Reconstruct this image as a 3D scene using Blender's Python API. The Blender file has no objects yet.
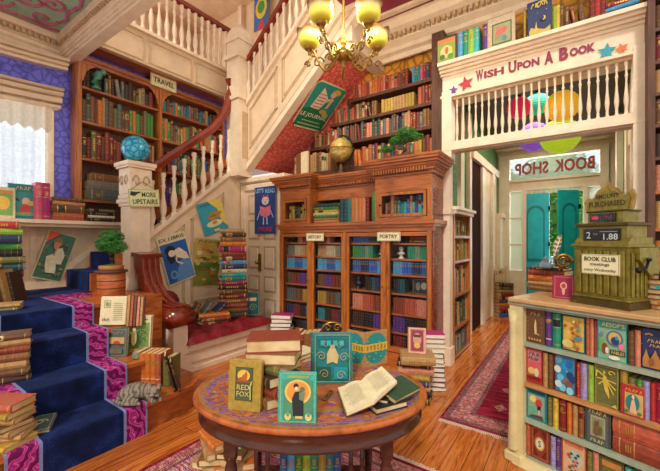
import bpy, math, random
from mathutils import Matrix, Vector
R = random.Random(7); JR = random.Random(99)
C = bpy.context.scene.collection
PI = math.pi
F, HX, HY, EYE, YAW = 346.0, 330.0, 240.0, 1.6, math.radians(35.3)
cy_, sy_ = math.cos(YAW), math.sin(YAW)
# ---------------------------------------------------------------- camera
cam = bpy.data.objects.new('camera', bpy.data.cameras.new('camera')); C.objects.link(cam)
cam.location = (0, 0, EYE); cam.rotation_euler = (PI/2, 0, YAW)
cam.data.sensor_width = 36; cam.data.lens = 36*F/660; cam.data.shift_y = 4.5/660
cam.data.clip_start = 0.05; cam.data.clip_end = 100
bpy.context.scene.camera = cam
def ray(px, py):
    k = (px-HX)/F
    return Vector((-sy_+k*cy_, cy_+k*sy_, (HY-py)/F))
def atX(px, py, X): r = ray(px, py); t = X/r.x; return Vector((X, r.y*t, EYE+r.z*t))
def atY(px, py, Y): r = ray(px, py); t = Y/r.y; return Vector((r.x*t, Y, EYE+r.z*t))
def atZ(px, py, z): r = ray(px, py); t = (z-EYE)/r.z; return Vector((r.x*t, r.y*t, z))
def atD(px, py, d): return Vector((0, 0, EYE))+ray(px, py)*d
def depth(p): return -sy_*p[0]+cy_*p[1]
def proj(p):
    d = depth(p); l = cy_*p[0]+sy_*p[1]
    return (HX+F*l/d, HY-F*(p[2]-EYE)/d, d)
def TR(x=0, y=0, z=0): return Matrix.Translation((x, y, z))
def RZ(a): return Matrix.Rotation(math.radians(a), 4, 'Z')
def RX(a): return Matrix.Rotation(math.radians(a), 4, 'X')
def RY(a): return Matrix.Rotation(math.radians(a), 4, 'Y')
# ---------------------------------------------------------------- materials
MATS = {}
def node(nt, t, x=0, **kw):
    n = nt.nodes.new(t)
    for k, v in kw.items():
        if k in ('operation', 'blend_type', 'wave_type', 'bands_direction', 'feature', 'data_type', 'rings_direction', 'distance'): setattr(n, k, v)
        else: n.inputs[k].default_value = v
    return n
def base(name, rough=.5, metal=0, spec=.5):
    m = bpy.data.materials.new(name); m.use_nodes = True
    nt = m.node_tree; b = nt.nodes['Principled BSDF']
    b.inputs['Roughness'].default_value = rough; b.inputs['Metallic'].default_value = metal
    b.inputs['Specular IOR Level'].default_value = spec
    return m, nt, b
def coords(nt, scale=(1, 1, 1), rot=(0, 0, 0)):
    tc = nt.nodes.new('ShaderNodeTexCoord'); mp = nt.nodes.new('ShaderNodeMapping')
    mp.inputs['Scale'].default_value = scale; mp.inputs['Rotation'].default_value = rot
    nt.links.new(tc.outputs['Object'], mp.inputs['Vector']); return mp.outputs['Vector']
def ramp(nt, fac, stops, interp='LINEAR'):
    r = nt.nodes.new('ShaderNodeValToRGB'); r.color_ramp.interpolation = interp
    el = r.color_ramp.elements
    while len(el) < len(stops): el.new(.5)
    for e, (p, c) in zip(el, stops): e.position = p; e.color = (*c, 1)
    nt.links.new(fac, r.inputs['Fac']); return r.outputs['Color']
def bump(nt, b, h, strength=.3, dist=.01):
    n = nt.nodes.new('ShaderNodeBump'); n.inputs['Strength'].default_value = strength; n.inputs['Distance'].default_value = dist
    nt.links.new(h, n.inputs['Height']); nt.links.new(n.outputs['Normal'], b.inputs['Normal'])
def sc(c, k): return tuple(min(1, max(0, v*k)) for v in c)
def plain(name, c, rough=.5, metal=0, scale=18, var=.25, bmp=.15, spec=.5, stretch=(1, 1, 1)):
    if name in MATS: return MATS[name]
    m, nt, b = base(name, rough, metal, spec)
    v = coords(nt, stretch)
    n = node(nt, 'ShaderNodeTexNoise', Scale=scale, Detail=6, Roughness=.65); nt.links.new(v, n.inputs['Vector'])
    col = ramp(nt, n.outputs['Fac'], [(.25, sc(c, 1-var)), (.75, sc(c, 1+var*.7))])
    nt.links.new(col, b.inputs['Base Color'])
    if bmp: bump(nt, b, n.outputs['Fac'], bmp, .004)
    MATS[name] = m; return m
def wood(name, c1, c2, rough=.35, stretch=(12, 12, 1.2), scale=2.2, bmp=.12):
    m, nt, b = base(name, rough)
    v = coords(nt, stretch)
    n = node(nt, 'ShaderNodeTexNoise', Scale=scale, Detail=8, Roughness=.6, Distortion=1.2); nt.links.new(v, n.inputs['Vector'])
    col = ramp(nt, n.outputs['Fac'], [(.25, c2), (.5, c1), (.62, sc(c1, 1.25)), (.8, c2)])
    nt.links.new(col, b.inputs['Base Color']); bump(nt, b, n.outputs['Fac'], bmp, .004)
    MATS[name] = m; return m
def emit(name, c, s):
    m = bpy.data.materials.new(name); m.use_nodes = True; nt = m.node_tree
    for n in list(nt.nodes): nt.nodes.remove(n)
    o = nt.nodes.new('ShaderNodeOutputMaterial'); e = nt.nodes.new('ShaderNodeEmission')
    e.inputs[0].default_value = (*c, 1); e.inputs[1].default_value = s
    nt.links.new(e.outputs[0], o.inputs[0]); MATS[name] = m; return m
def glass(name, c=(1, 1, 1), rough=.02, alpha=.15):
    m, nt, b = base(name, rough); b.inputs['Base Color'].default_value = (*c, 1)
    b.inputs['Alpha'].default_value = alpha; MATS[name] = m; return m
def srgb(h):
    h = h.lstrip('#'); o = []
    for i in (0, 2, 4):
        v = int(h[i:i+2], 16)/255; o.append(v/12.92 if v < .04045 else ((v+.055)/1.055)**2.4)
    return tuple(o)
# palette of book cloths: name -> colour
PAL = {'dark red': '#7a1f1c', 'red': '#b02a24', 'crimson': '#a01840', 'pink': '#d5587c', 'magenta': '#b01e6a', 'rust red': '#8f3a24', 'orange': '#d0702a', 'terracotta': '#b8573a',
 'salmon': '#d08468', 'brown': '#6b4528', 'dark brown': '#402818', 'leather brown': '#8a5730', 'tan': '#b58a54', 'gold': '#c29a3e', 'yellow': '#d8b840', 'mustard': '#a88a30', 'cream': '#dccca0',
 'beige': '#bca888', 'lime green': '#8fb83a', 'green': '#3f8a3a', 'dark green': '#274a30', 'olive green': '#6a6a34', 'emerald green': '#1f8a68', 'teal': '#1a8088', 'dark teal': '#1c5058',
 'turquoise': '#30b0a8', 'sky blue': '#4a9ac8', 'blue': '#2a5fa0', 'navy blue': '#22305a', 'royal blue': '#2a62b8', 'slate grey': '#56605e', 'grey': '#7d7a70', 'purple': '#5a2f80', 'violet': '#7d3fa0',
 'lavender': '#9c92c8', 'black': '#1d1b1c', 'white': '#e6e0d0', 'grey green': '#7c8f78'}
BK = {}
def bk(n):
    if n not in BK: BK[n] = plain('cloth_'+n.replace(' ', '_'), srgb(PAL[n]), .55, 0, 35, .38, .3)
    return BK[n]
GOLD = plain('gilt', srgb('#c9a24a'), .35, .6, 60, .3, .1)
PAPER = plain('paper', srgb('#e2d2a8'), .8, 0, 20, .15, .05)
def pages_mat():
    m, nt, b = base('page_edges', .85)
    v = coords(nt, (1, 1, 1)); w = node(nt, 'ShaderNodeTexNoise', Scale=6, Detail=4); nt.links.new(v, w.inputs['Vector'])
    col = ramp(nt, w.outputs['Fac'], [(.3, srgb('#b8935c')), (.55, srgb('#e0c896')), (.75, srgb('#cfb07a'))])
    nt.links.new(col, b.inputs['Base Color']); MATS['page_edges'] = m; return m
PAGES = pages_mat()
WPAGES = plain('white_page_edges', srgb('#e8e0cc'), .85, 0, 30, .12, .05)
CREAM = plain('cream_paint', srgb('#e5c9a6'), .45, 0, 5, .16, .15)
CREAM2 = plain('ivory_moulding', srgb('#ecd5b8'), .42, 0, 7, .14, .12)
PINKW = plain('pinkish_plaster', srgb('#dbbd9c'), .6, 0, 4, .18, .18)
TANW = plain('tan_white_paint', srgb('#ccae88'), .5, 0, 9, .25, .18)  # darker cream for mouldings, dentils and recessed panels
OAK = wood('honey_oak', srgb('#b0662a'), srgb('#6d3413'), .35)
OAKH = wood('honey_oak_horizontal', srgb('#ab5f2a'), srgb('#6d3413'), .35, (1.2, 8, 12))
OAKY = wood('oak_along_depth', srgb('#a35a2c'), srgb('#5d2d14'), .35, (8, 1.2, 12))
DARKW = wood('dark_walnut', srgb('#5a3420'), srgb('#2c170d'), .6)
MAHOG = wood('mahogany', srgb('#7c2a16'), srgb('#3e110a'), .22, (6, 2, 6))
RAILM = plain('red_varnished_rail', srgb('#86301c'), .2, 0, 6, .35, .05)
BRASS = plain('aged_brass', srgb('#a5813c'), .3, .85, 30, .4, .2)
IRON = plain('black_iron', srgb('#1a1817'), .4, .6, 30, .3, .1)
PAPERTXT = plain('sign_cream', srgb('#ece2b4'), .7, 0, 12, .08, .02)
INK = plain('black_ink', srgb('#241c16'), .6, 0, 20, .1, 0)
# ---------------------------------------------------------------- mesh builder
class MB:
    def __init__(s): s.v = []; s.f = []; s.m = []; s.sm = []; s.mats = []
    def mi(s, mat):
        if mat not in s.mats: s.mats.append(mat)
        return s.mats.index(mat)
    def add(s, vs, fs, mat, M=None, smooth=False):
        o = len(s.v); i = s.mi(mat)
        for p in vs: s.v.append((M @ Vector(p)) if M is not None else Vector(p))
        flip = M is not None and M.to_3x3().determinant() < 0
        for f in fs:
            g = [o+a for a in f]
            s.f.append(g[::-1] if flip else g); s.m.append(i); s.sm.append(smooth)
    def box(s, x0, x1, y0, y1, z0, z1, mat, M=None):
        if x1 < x0: x0, x1 = x1, x0
        if y1 < y0: y0, y1 = y1, y0
        if z1 < z0: z0, z1 = z1, z0
        e = lambda: JR.uniform(-.0003, .0003)
        if x1-x0 > .006: x0 += e(); x1 += e()
        if y1-y0 > .006: y0 += e(); y1 += e()
        if z1-z0 > .006: z0 += e(); z1 += e()
        s.add([(x0, y0, z0), (x1, y0, z0), (x1, y1, z0), (x0, y1, z0), (x0, y0, z1), (x1, y0, z1), (x1, y1, z1), (x0, y1, z1)],
              [(0, 3, 2, 1), (4, 5, 6, 7), (0, 1, 5, 4), (1, 2, 6, 5), (2, 3, 7, 6), (3, 0, 4, 7)], mat, M)
    def bev(s, x0, x1, y0, y1, z0, z1, b, mat, M=None):   # box with chamfered vertical and top edges
        prof = [(x0+b, y0), (x1-b, y0), (x1, y0+b), (x1, y1-b), (x1-b, y1), (x0+b, y1), (x0, y1-b), (x0, y0+b)]
        ins = [(x0+2*b, y0+b), (x1-2*b, y0+b), (x1-b, y0+2*b), (x1-b, y1-2*b), (x1-2*b, y1-b), (x0+2*b, y1-b), (x0+b, y1-2*b), (x0+b, y0+2*b)]
        vs = [(x, y, z0+b) for x, y in prof]+[(x, y, z1-b) for x, y in prof]+[(x, y, z1) for x, y in ins]+[(x, y, z0) for x, y in ins]
        fs = [(i, (i+1) % 8, 8+(i+1) % 8, 8+i) for i in range(8)]+[(8+i, 8+(i+1) % 8, 16+(i+1) % 8, 16+i) for i in range(8)]
        fs += [(24+i, 24+(i+1) % 8, (i+1) % 8, i) for i in range(8)]+[tuple(range(16, 24)), tuple(range(31, 23, -1))]
        s.add(vs, fs, mat, M)
    def prism(s, pts, h0, h1, mat, M=None, axis='y', smooth=False):   # polygon (u,v) extruded; axis y: (u,h,v) axis z: (u,v,h) axis x: (h,u,v)
        n = len(pts); q = {'y': lambda u, v, h: (u, h, v), 'z': lambda u, v, h: (u, v, h), 'x': lambda u, v, h: (h, u, v)}[axis]
        vs = [q(u, v, h0) for u, v in pts]+[q(u, v, h1) for u, v in pts]
        a = sum(pts[i][0]*pts[(i+1) % n][1]-pts[(i+1) % n][0]*pts[i][1] for i in range(n))
        fs = [tuple(range(n)), tuple(range(2*n-1, n-1, -1))]+[(i+n, (i+1) % n+n, (i+1) % n, i) for i in range(n)]
        ccw = (a > 0); up = h1 > h0
        if axis == 'y': good = (ccw == up)
        else: good = (ccw != up)
        if not good: fs = [f[::-1] for f in fs]
        s.add(vs, fs, mat, M)
    def lathe(s, prof, n, mat, M=None, smooth=True, sx=1, sy=1):
        vs = []; k = len(prof)
        for r, z in prof:
            for i in range(n):
                a = 2*PI*i/n; vs.append((r*math.cos(a)*sx, r*math.sin(a)*sy, z))
        fs = [(j*n+i, j*n+(i+1) % n, (j+1)*n+(i+1) % n, (j+1)*n+i) for j in range(k-1) for i in range(n)]
        s.add(vs, fs, mat, M, smooth)
        s.add([vs[i] for i in range(n)], [tuple(range(n-1, -1, -1))], mat, M); s.add(vs[-n:], [tuple(range(n))], mat, M)
    def ball(s, r, mat, M=None, n=16, sx=1, sy=1, sz=1):
        k = n//2; s.lathe([(max(1e-4, r*math.sin(PI*j/k)), -r*math.cos(PI*j/k)*sz) for j in range(k+1)], n, mat, M, True, sx, sy)
    def tube(s, pts, r, mat, M=None, n=8, closed=False):
        pts = [Vector(p) for p in pts]; rs = r if isinstance(r, (list, tuple)) else [r]*len(pts)
        rings = []
        up = Vector((0, 0, 1))
        for i, p in enumerate(pts):
            a = pts[max(0, i-1)]; b = pts[min(len(pts)-1, i+1)]; t = (b-a)
            if t.length < 1e-9: t = Vector((0, 0, 1))
            t.normalize(); u = t.cross(up)
            if u.length < .05: u = t.cross(Vector((1, 0, 0)))
            u.normalize(); w = t.cross(u)
            rings.append([p+(u*math.cos(2*PI*j/n)+w*math.sin(2*PI*j/n))*rs[i] for j in range(n)])
        vs = [q for g in rings for q in g]
        fs = [(i*n+j, (i+1)*n+j, (i+1)*n+(j+1) % n, i*n+(j+1) % n) for i in range(len(pts)-1) for j in range(n)]
        s.add(vs, fs+[tuple(range(n)), tuple(range(len(vs)-1, len(vs)-n-1, -1))], mat, M, True)
    def cyl(s, p, q, r, mat, M=None, n=12): s.tube([p, q], r, mat, M, n)
    def sweepbox(s, pts, w, h, mat, M=None):   # rectangular bar along a path: w sideways, h in z
        pts = [Vector(p) for p in pts]; vs = []
        for i, p in enumerate(pts):
            a = pts[max(0, i-1)]; b = pts[min(len(pts)-1, i+1)]; t = (b-a).normalized()
            side = Vector((0, 0, 1)).cross(t)
            side = side.normalized() if side.length > .05 else Vector((1, 0, 0))
            u = t.cross(side).normalized()
            for c, d in ((-.5, -.5), (.5, -.5), (.62, .1), (.35, .5), (-.35, .5), (-.62, .1)): vs.append(p+side*c*w+u*d*h)
        n = 6
        fs = [(i*n+j, i*n+(j+1) % n, (i+1)*n+(j+1) % n, (i+1)*n+j) for i in range(len(pts)-1) for j in range(n)]
        s.add(vs, [f[::-1] for f in fs]+[tuple(range(n)), tuple(range(len(vs)-1, len(vs)-n-1, -1))], mat, M)
    def build(s, name, parent=None, M=None, pivot=None):
        me = bpy.data.meshes.new(name)
        inv = None
        if M is None and pivot is not None: M = TR(*pivot); inv = M.inverted()
        me.from_pydata([tuple(inv @ p) if inv else tuple(p) for p in s.v], [], s.f)
        for mt in s.mats: me.materials.append(mt)
        for p, i, sm in zip(me.polygons, s.m, s.sm): p.material_index = i; p.use_smooth = sm
        me.update()
        o = bpy.data.objects.new(name, me); C.objects.link(o)
        if parent is not None: o.parent = parent
        if M is not None: o.matrix_local = M
        return o
USED = {}
def fit(l):
    for a, b in ((' from the left', ' from left'), (' of the left ', ' of left '), (' of the right ', ' of right '), ('thick ', ''), ('thin ', ''), (' on the ', ' on '), (' of the ', ' of '), (' in the ', ' in '), (' behind the ', ' behind '), (' lying ', ' '), (' at the ', ' at '), (' by the ', ' by '), (' standing ', ' '), (' from the ', ' from '), (' beside the ', ' beside '), (' under the ', ' under '), (' with a ', ' with ')):
        if len(l.split()) <= 16: break
        l = l.replace(a, b)
    if len(l.split()) > 16: print('LONG', l)
    return l
def tag(o, label=None, cat=None, group=None, kind=None):
    if label: o['label'] = fit(label)
    if cat: o['category'] = cat
    if group: o['group'] = group
    if kind: o['kind'] = kind
    return o
def empty(name, label, cat, M=None, group=None):
    o = bpy.data.objects.new(name, None); C.objects.link(o); o.empty_display_size = .05
    if M is not None: o.matrix_world = M
    return tag(o, label, cat, group)
def struct(mb, name, parent=None):
    o = mb.build(name, parent)
    if parent is None: o['kind'] = 'structure'
    return o
def relabel(o, l): o['label'] = l; return o
# ---------------------------------------------------------------- flat art
TXT = {}
def textgeo(s, bold=0.0, shear=0):
    k = (s, bold)
    if k in TXT: return TXT[k]
    cu = bpy.data.curves.new('t', 'FONT'); cu.body = s; cu.offset = bold; cu.resolution_u = 2; cu.size = 1
    ob = bpy.data.objects.new('t', cu); C.objects.link(ob)
    bpy.context.view_layer.update()
    me = bpy.data.meshes.new_from_object(ob.evaluated_get(bpy.context.evaluated_depsgraph_get()))
    vs = [tuple(v.co) for v in me.vertices]; fs = [tuple(p.vertices) for p in me.polygons]
    bpy.data.objects.remove(ob); bpy.data.curves.remove(cu); bpy.data.meshes.remove(me)
    TXT[k] = (vs, fs); return TXT[k]
AC = {}
def ac(h, rough=.55):
    if h not in AC: AC[h] = plain('ink_'+h.lstrip('#'), srgb(h), rough, 0, 22, .22, .05)
    return AC[h]
class Art(MB):
    """shapes laid on a board: u right, v up from the lower left corner, in metres; front is -y"""
    def __init__(s, M=None, step=.0006): super().__init__(); s.M = M or Matrix.Identity(4); s.k = 1; s.step = step
    def _y(s): s.k += 1; return -s.step*s.k
    def poly(s, pts, c):
        y = s._y(); a = sum(pts[i][0]*pts[(i+1) % len(pts)][1]-pts[(i+1) % len(pts)][0]*pts[i][1] for i in range(len(pts)))
        if a < 0: pts = pts[::-1]
        s.add([(u, y, v) for u, v in pts], [tuple(range(len(pts)))], ac(c) if isinstance(c, str) else c, s.M)
    def rect(s, u0, v0, u1, v1, c): s.poly([(u0, v0), (u1, v0), (u1, v1), (u0, v1)], c)
    def ell(s, u, v, a, b, c, n=20, rot=0):
        cr, sr = math.cos(rot), math.sin(rot)
        s.poly([(u+a*math.cos(2*PI*i/n)*cr-b*math.sin(2*PI*i/n)*sr, v+a*math.cos(2*PI*i/n)*sr+b*math.sin(2*PI*i/n)*cr) for i in range(n)], c)
    def star(s, u, v, r, c, n=5, q=.42, rot=0):
        s.poly([(u+(r if i % 2 == 0 else r*q)*math.sin(PI*i/n+rot), v+(r if i % 2 == 0 else r*q)*math.cos(PI*i/n+rot)) for i in range(2*n)], c)
    def ring(s, u0, v0, u1, v1, t, c):
        for a in ((u0, v0, u1, v0+t), (u0, v1-t, u1, v1), (u0, v0+t, u0+t, v1-t), (u1-t, v0+t, u1, v1-t)): s.rect(*a, c)
    def line(s, pts, w, c):
        for (a, b), (d, e) in zip(pts, pts[1:]):
            L = math.hypot(d-a, e-b) or 1; nx, ny = -(e-b)/L*w/2, (d-a)/L*w/2
            s.poly([(a-nx, b-ny), (d-nx, e-ny), (d+nx, e+ny), (a+nx, b+ny)], c)
    def text(s, t, u0, v0, u1, v1, c, bold=.02, mirror=False, rise=0):
        vs, fs = textgeo(t, bold)
        if not vs: return
        xs = [p[0] for p in vs]; ys = [p[1] for p in vs]
        ax, bx, ay, by = min(xs), max(xs), min(ys), max(ys); y = s._y()
        g = lambda p: (u0+((bx-p[0]) if mirror else (p[0]-ax))/(bx-ax)*(u1-u0), y, v0+(p[1]-ay)/(by-ay)*(v1-v0)+rise*(p[0]-ax)/(bx-ax))
        s.add([g(p) for p in vs], [f[::-1] for f in fs] if mirror else fs, ac(c) if isinstance(c, str) else c, s.M)
    def scrib(s, u0, v0, u1, v1, c):      # lettering too small to read in the photo: a row of pen strokes
        n = max(3, int((u1-u0)/(v1-v0)*1.3)); k = (u1-u0)/n; h = v1-v0
        for i in range(n):
            u = u0+i*k; s.line([(u+.1*k, v0), (u+(.2 if i % 2 else .5)*k, v1), (u+.75*k, v0+h*(.1 if i % 3 else .6))], k*.2, c)
    def swirl(s, u, v, r, c, w=None, turns=1.6, flip=1, n=14):
        s.line([(u+flip*r*(1-i/n*.85)*math.cos(turns*2*PI*i/n), v+r*(1-i/n*.85)*math.sin(turns*2*PI*i/n)) for i in range(n+1)], w or r*.18, c)
def surface_M(TL, TRc, BL):
    """board matrix with origin at lower left corner; x right, z up, -y towards the viewer"""
    x = (TRc-TL); z = (TL-BL); w, h = x.length, z.length
    x.normalize(); z = (z-x*z.dot(x)).normalized(); y = z.cross(x)
    return Matrix(((x.x, y.x, z.x, BL.x), (x.y, y.y, z.y, BL.y), (x.z, y.z, z.z, BL.z), (0, 0, 0, 1))), w, h
# ---------------------------------------------------------------- books
BOOKS = []
ONES = ['', 'first', 'second', 'third', 'fourth', 'fifth', 'sixth', 'seventh', 'eighth', 'ninth', 'tenth', 'eleventh', 'twelfth', 'thirteenth', 'fourteenth', 'fifteenth', 'sixteenth', 'seventeenth', 'eighteenth', 'nineteenth']
def ordw(n):
    if n < 20: return ONES[n]
    t = {2: 'twent', 3: 'thirt', 4: 'fort'}[n//10]
    return t+'ieth' if n % 10 == 0 else t+'y-'+ONES[n % 10]
def book_cover(mb, M, T, D, H, col, style, rr):
    cm = bk(col); c = min(.0055, T*.13); d = D/2; b = min(.35*T, .012)
    mb.box(-d, d, 0, c, 0, H, cm, M); mb.box(-d, d, T-c, T, 0, H, cm, M)
    arc = lambda o: [(-d+.003, 0), (-d-b*.55-o, T*.16-o*.3), (-d-b-o, T*.5), (-d-b*.55-o, T*.84+o*.3), (-d+.003, T)]
    mb.prism(arc(0), 0, H, cm, M, 'z')
    def band(z0, z1, mt, o=.0007): mb.prism(arc(o), z0*H, z1*H, mt, M, 'z')
    if style == 1:
        band(.08, .1, GOLD); band(.86, .885, GOLD); band(.6, .62, GOLD)
    elif style == 2:
        for z in (.12, .3, .48, .66, .84): band(z, z+.018, cm, .0022); band(z+.03, z+.036, GOLD)
    elif style == 3:
        band(.62, .82, bk(rr.choice(['cream', 'black', 'dark red', 'dark green', 'tan']))); band(.83, .85, GOLD); band(.59, .61, GOLD); band(.1, .12, GOLD)
    elif style == 4:
        band(.9, .93, GOLD); band(.05, .08, GOLD)
        for k in range(6):
            z = .32+k*.075; mb.box(-d-b-.0012, -d-b*.5, T*.33, T*.67, z*H, (z+.045)*H, GOLD, M)
    elif style == 5:
        band(.7, .78, GOLD); band(.2, .23, bk('cream'))
    if style in (1, 3, 5) and T > .018:
        for k in range(3): mb.box(-d-b-.0016, -d-b*.6, T*.3, T*.7, (.66+k*.04)*H, (.682+k*.04)*H, bk('black') if style == 3 else GOLD, M)
def book_pages(mb, M, T, D, H, pg):
    c = min(.0055, T*.13); mb.box(-D/2+.004, D/2-.005, c, T-c, .004, H-.004, pg, M)
def book(M, T, D, H, col, label, group=None, style=1, pg=None, hero=False, extra=None, cat='book', name='book'):
    BOOKS.append(dict(M=M, T=T, D=D, H=H, col=col, label=fit(label), group=group, style=style, pg=pg or PAGES, hero=hero, extra=extra, cat=cat, name=name, seed=len(BOOKS)))
def row(B, u0, u1, z, h0, h1, D, cols, where, group, t=(.022, .045), inset=.02, lean=.06, styles=(1, 2, 3, 4, 0), seed=0, pg=None, even=None):
    """standing books between u0 and u1 of the board B, spines to the front"""
    rr = random.Random(sum(ord(q) for q in where)+seed)
    u = u0; i = 0; made = []
    while True:
        T = even or rr.uniform(*t)
        if u+T > u1-.002: break
        H = (h0+h1)/2 if even else rr.uniform(h0, h1); col = cols[i % len(cols)] if even else rr.choice(cols); a = 0
        if even: col = cols[min(len(cols)-1, int((u-u0)/(u1-u0)*len(cols)))]
        st = rr.choice(styles) if not even else styles[0]
        w = T
        M = B @ TR(u+T, inset+rr.uniform(0, .012)+D/2, z)
        if not even and i > 0 and rr.random() < lean:
            a = math.radians(rr.uniform(5, 11)); ww = H*math.sin(a)+T*math.cos(a)
            if u+ww < u1-.03: w = ww; M = B @ TR(u+H*math.sin(a), inset+D/2, z) @ Matrix.Rotation(-a, 4, 'Y') @ TR(T, 0, 0)
        made.append((M @ RZ(90), T, D*rr.uniform(.9, 1), H, col, st)); u += w+.0008; i += 1
    tall = sorted(m[3] for m in made)
    for k, (M, T, Dd, H, col, st) in enumerate(made):
        sz = 'thick ' if T > t[0]+(t[1]-t[0])*.75 and not even else ('thin ' if T < t[0]+(t[1]-t[0])*.25 and not even else '')
        if k == len(made)-1 and k > 1: pos = 'last on the right'
        elif k == 0: pos = 'first from the left'
        else: pos = ordw(k+1)+' from the left'
        book(M, T, Dd, H, col, f'{sz}{col} book, {pos} {where}', group, st, pg)
def pile(x, y, z, sizes, where, group, yaw=125, jit=9, seed=0, off=.012, pg=None):
    """books lying flat one on the other, listed from the bottom: (colour, thickness, width, length[, yaw])"""
    rr = random.Random(seed+sum(ord(q) for q in where)); n = len(sizes)
    for k, s in enumerate(sizes):
        col, T, D, H = s[:4]; a = s[4] if len(s) > 4 else yaw+rr.uniform(-jit, jit)
        M = TR(x+rr.uniform(-off, off), y+rr.uniform(-off, off), z) @ RZ(a) @ TR(0, -H/2, T) @ RX(-90)
        z += T+.0006
        pos = 'bottom' if k == 0 else ('topmost' if k == n-1 else ordw(n-k)+' from the top')
        book(M, T, D, H, col, f'{col} book lying {pos} {where}', group, s[5] if len(s) > 5 else rr.choice([1, 2, 3, 4]), s[6] if len(s) > 6 else pg)
    return z
def face_book(M, W, H, T, col, label, art=None, group=None, pg=None, cat='book'):
    """a book showing its front cover: M puts the lower middle of the cover, front towards -y"""
    book(M, T, W, H, col, label, group, 1, pg, True, art, cat)
def finish_books(limit=300):
    vis = []
    for b in BOOKS:
        c = b['M'] @ Vector((0, b['T']/2, b['H']/2)); p = proj(c)
        ex = [proj(b['M'] @ Vector((sx*b['D']/2, yy, zz))) for sx in (-1, 1) for yy in (0, b['T']) for zz in (0, b['H'])]
        w = min(660, max(e[0] for e in ex))-max(0, min(e[0] for e in ex)); h = min(471, max(e[1] for e in ex))-max(0, min(e[1] for e in ex))
        b['area'] = w*h if (w > 0 and h > 0 and p[2] > 0) else 0
        if b.get('low'): b['area'] *= .3
    pool = [b for b in BOOKS if not b['hero'] and b['area'] > 0]
    heroes = [b for b in BOOKS if b['hero']]
    pool.sort(key=lambda b: -b['area'])
    keep = pool[:max(0, limit-len(heroes))]; rest = pool[max(0, limit-len(heroes)):]
    for b in keep+heroes:
        rr = random.Random(b['seed'])
        if b['hero'] or b['area'] > 420:
            e = empty(b['name'], b['label'], b['cat'], b['M'], b['group'])
            m = MB(); book_cover(m, None, b['T'], b['D'], b['H'], b['col'], b['style'], rr); m.build('cover', e)
            m = MB(); book_pages(m, None, b['T'], b['D'], b['H'], b['pg']); m.build('page_block', e)
            if b['extra']:
                a = Art(TR(-b['D']/2, 0, 0)); b['extra'](a, b['D'], b['H']); a.build('cover_picture', e)
        else:
            m = MB(); book_cover(m, None, b['T'], b['D'], b['H'], b['col'], b['style'], rr); book_pages(m, None, b['T'], b['D'], b['H'], b['pg'])
            o = m.build(b['name'], None, b['M']); tag(o, b['label'], b['cat'], b['group'])
    if rest:
        m = MB()
        for b in rest:
            rr = random.Random(b['seed']); book_cover(m, b['M'], b['T'], b['D'], b['H'], b['col'], b['style'], rr); book_pages(m, b['M'], b['T'], b['D'], b['H'], b['pg'])
        o = m.build('distant_books'); tag(o, 'many small books of mixed colours filling the further shelves of the bookcases', 'books', None, 'stuff')
    print('BOOKS', len(BOOKS), 'kept', len(keep)+len(heroes), 'rest', len(rest), 'cutoff', keep[-1]['area'] if keep else 0)
# board frames: x right, -y to the viewer
def BA(X): return TR(X, 0, 0) @ RZ(90)       # wall facing +X : board x = world Y, board y = -world X
def BY(Y): return TR(0, Y, 0)                # wall facing -Y : board x = world X
# ---------------------------------------------------------------- key planes
XA, XC, YB = -5.8, -4.85, 4.05          # window wall, stair side wall, front of the big bookcase
YF, YK, YE = 4.5, 5.05, 9.0             # fascia, alcove back wall, entrance wall
LAND = .95
# floor of varnished planks along Y
def floor_mat():
    m, nt, b = base('varnished_planks', .16)
    v = coords(nt, (1, 1, 1), (0, 0, PI/2))
    br = nt.nodes.new('ShaderNodeTexBrick'); br.offset = .37; br.offset_frequency = 2
    for k, q in (('Scale', 1), ('Brick Width', 1.7), ('Row Height', .13), ('Mortar Size', .0025), ('Mortar Smooth', .2), ('Bias', 0)): br.inputs[k].default_value = q
    br.inputs['Color1'].default_value = (.32, .32, .32, 1); br.inputs['Color2'].default_value = (.75, .75, .75, 1); br.inputs['Mortar'].default_value = (0, 0, 0, 1)
    nt.links.new(v, br.inputs['Vector'])
    v2 = coords(nt, (9, .8, 1)); n = node(nt, 'ShaderNodeTexNoise', Scale=2.4, Detail=9, Roughness=.65, Distortion=1.6); nt.links.new(v2, n.inputs['Vector'])
    g = ramp(nt, n.outputs['Fac'], [(.3, srgb('#7a3012')), (.45, srgb('#c06426')), (.6, srgb('#dc883e')), (.78, srgb('#9a4618'))])
    mx = node(nt, 'ShaderNodeMix', data_type='RGBA', blend_type='MULTIPLY'); mx.inputs[0].default_value = 1
    r2 = ramp(nt, br.outputs['Color'], [(0, (.12, .06, .03)), (.3, (.72, .66, .62)), (.8, (1.0, 1.0, 1.0))])
    nt.links.new(g, mx.inputs[6]); nt.links.new(r2, mx.inputs[7]); nt.links.new(mx.outputs[2], b.inputs['Base Color'])
    bump(nt, b, n.outputs['Fac'], .12, .003); return m
FLOOR = floor_mat()
m = MB(); m.box(-6, 3.2, -1.5, YE+.02, -.1, 0, FLOOR); struct(m, 'floor')
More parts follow.
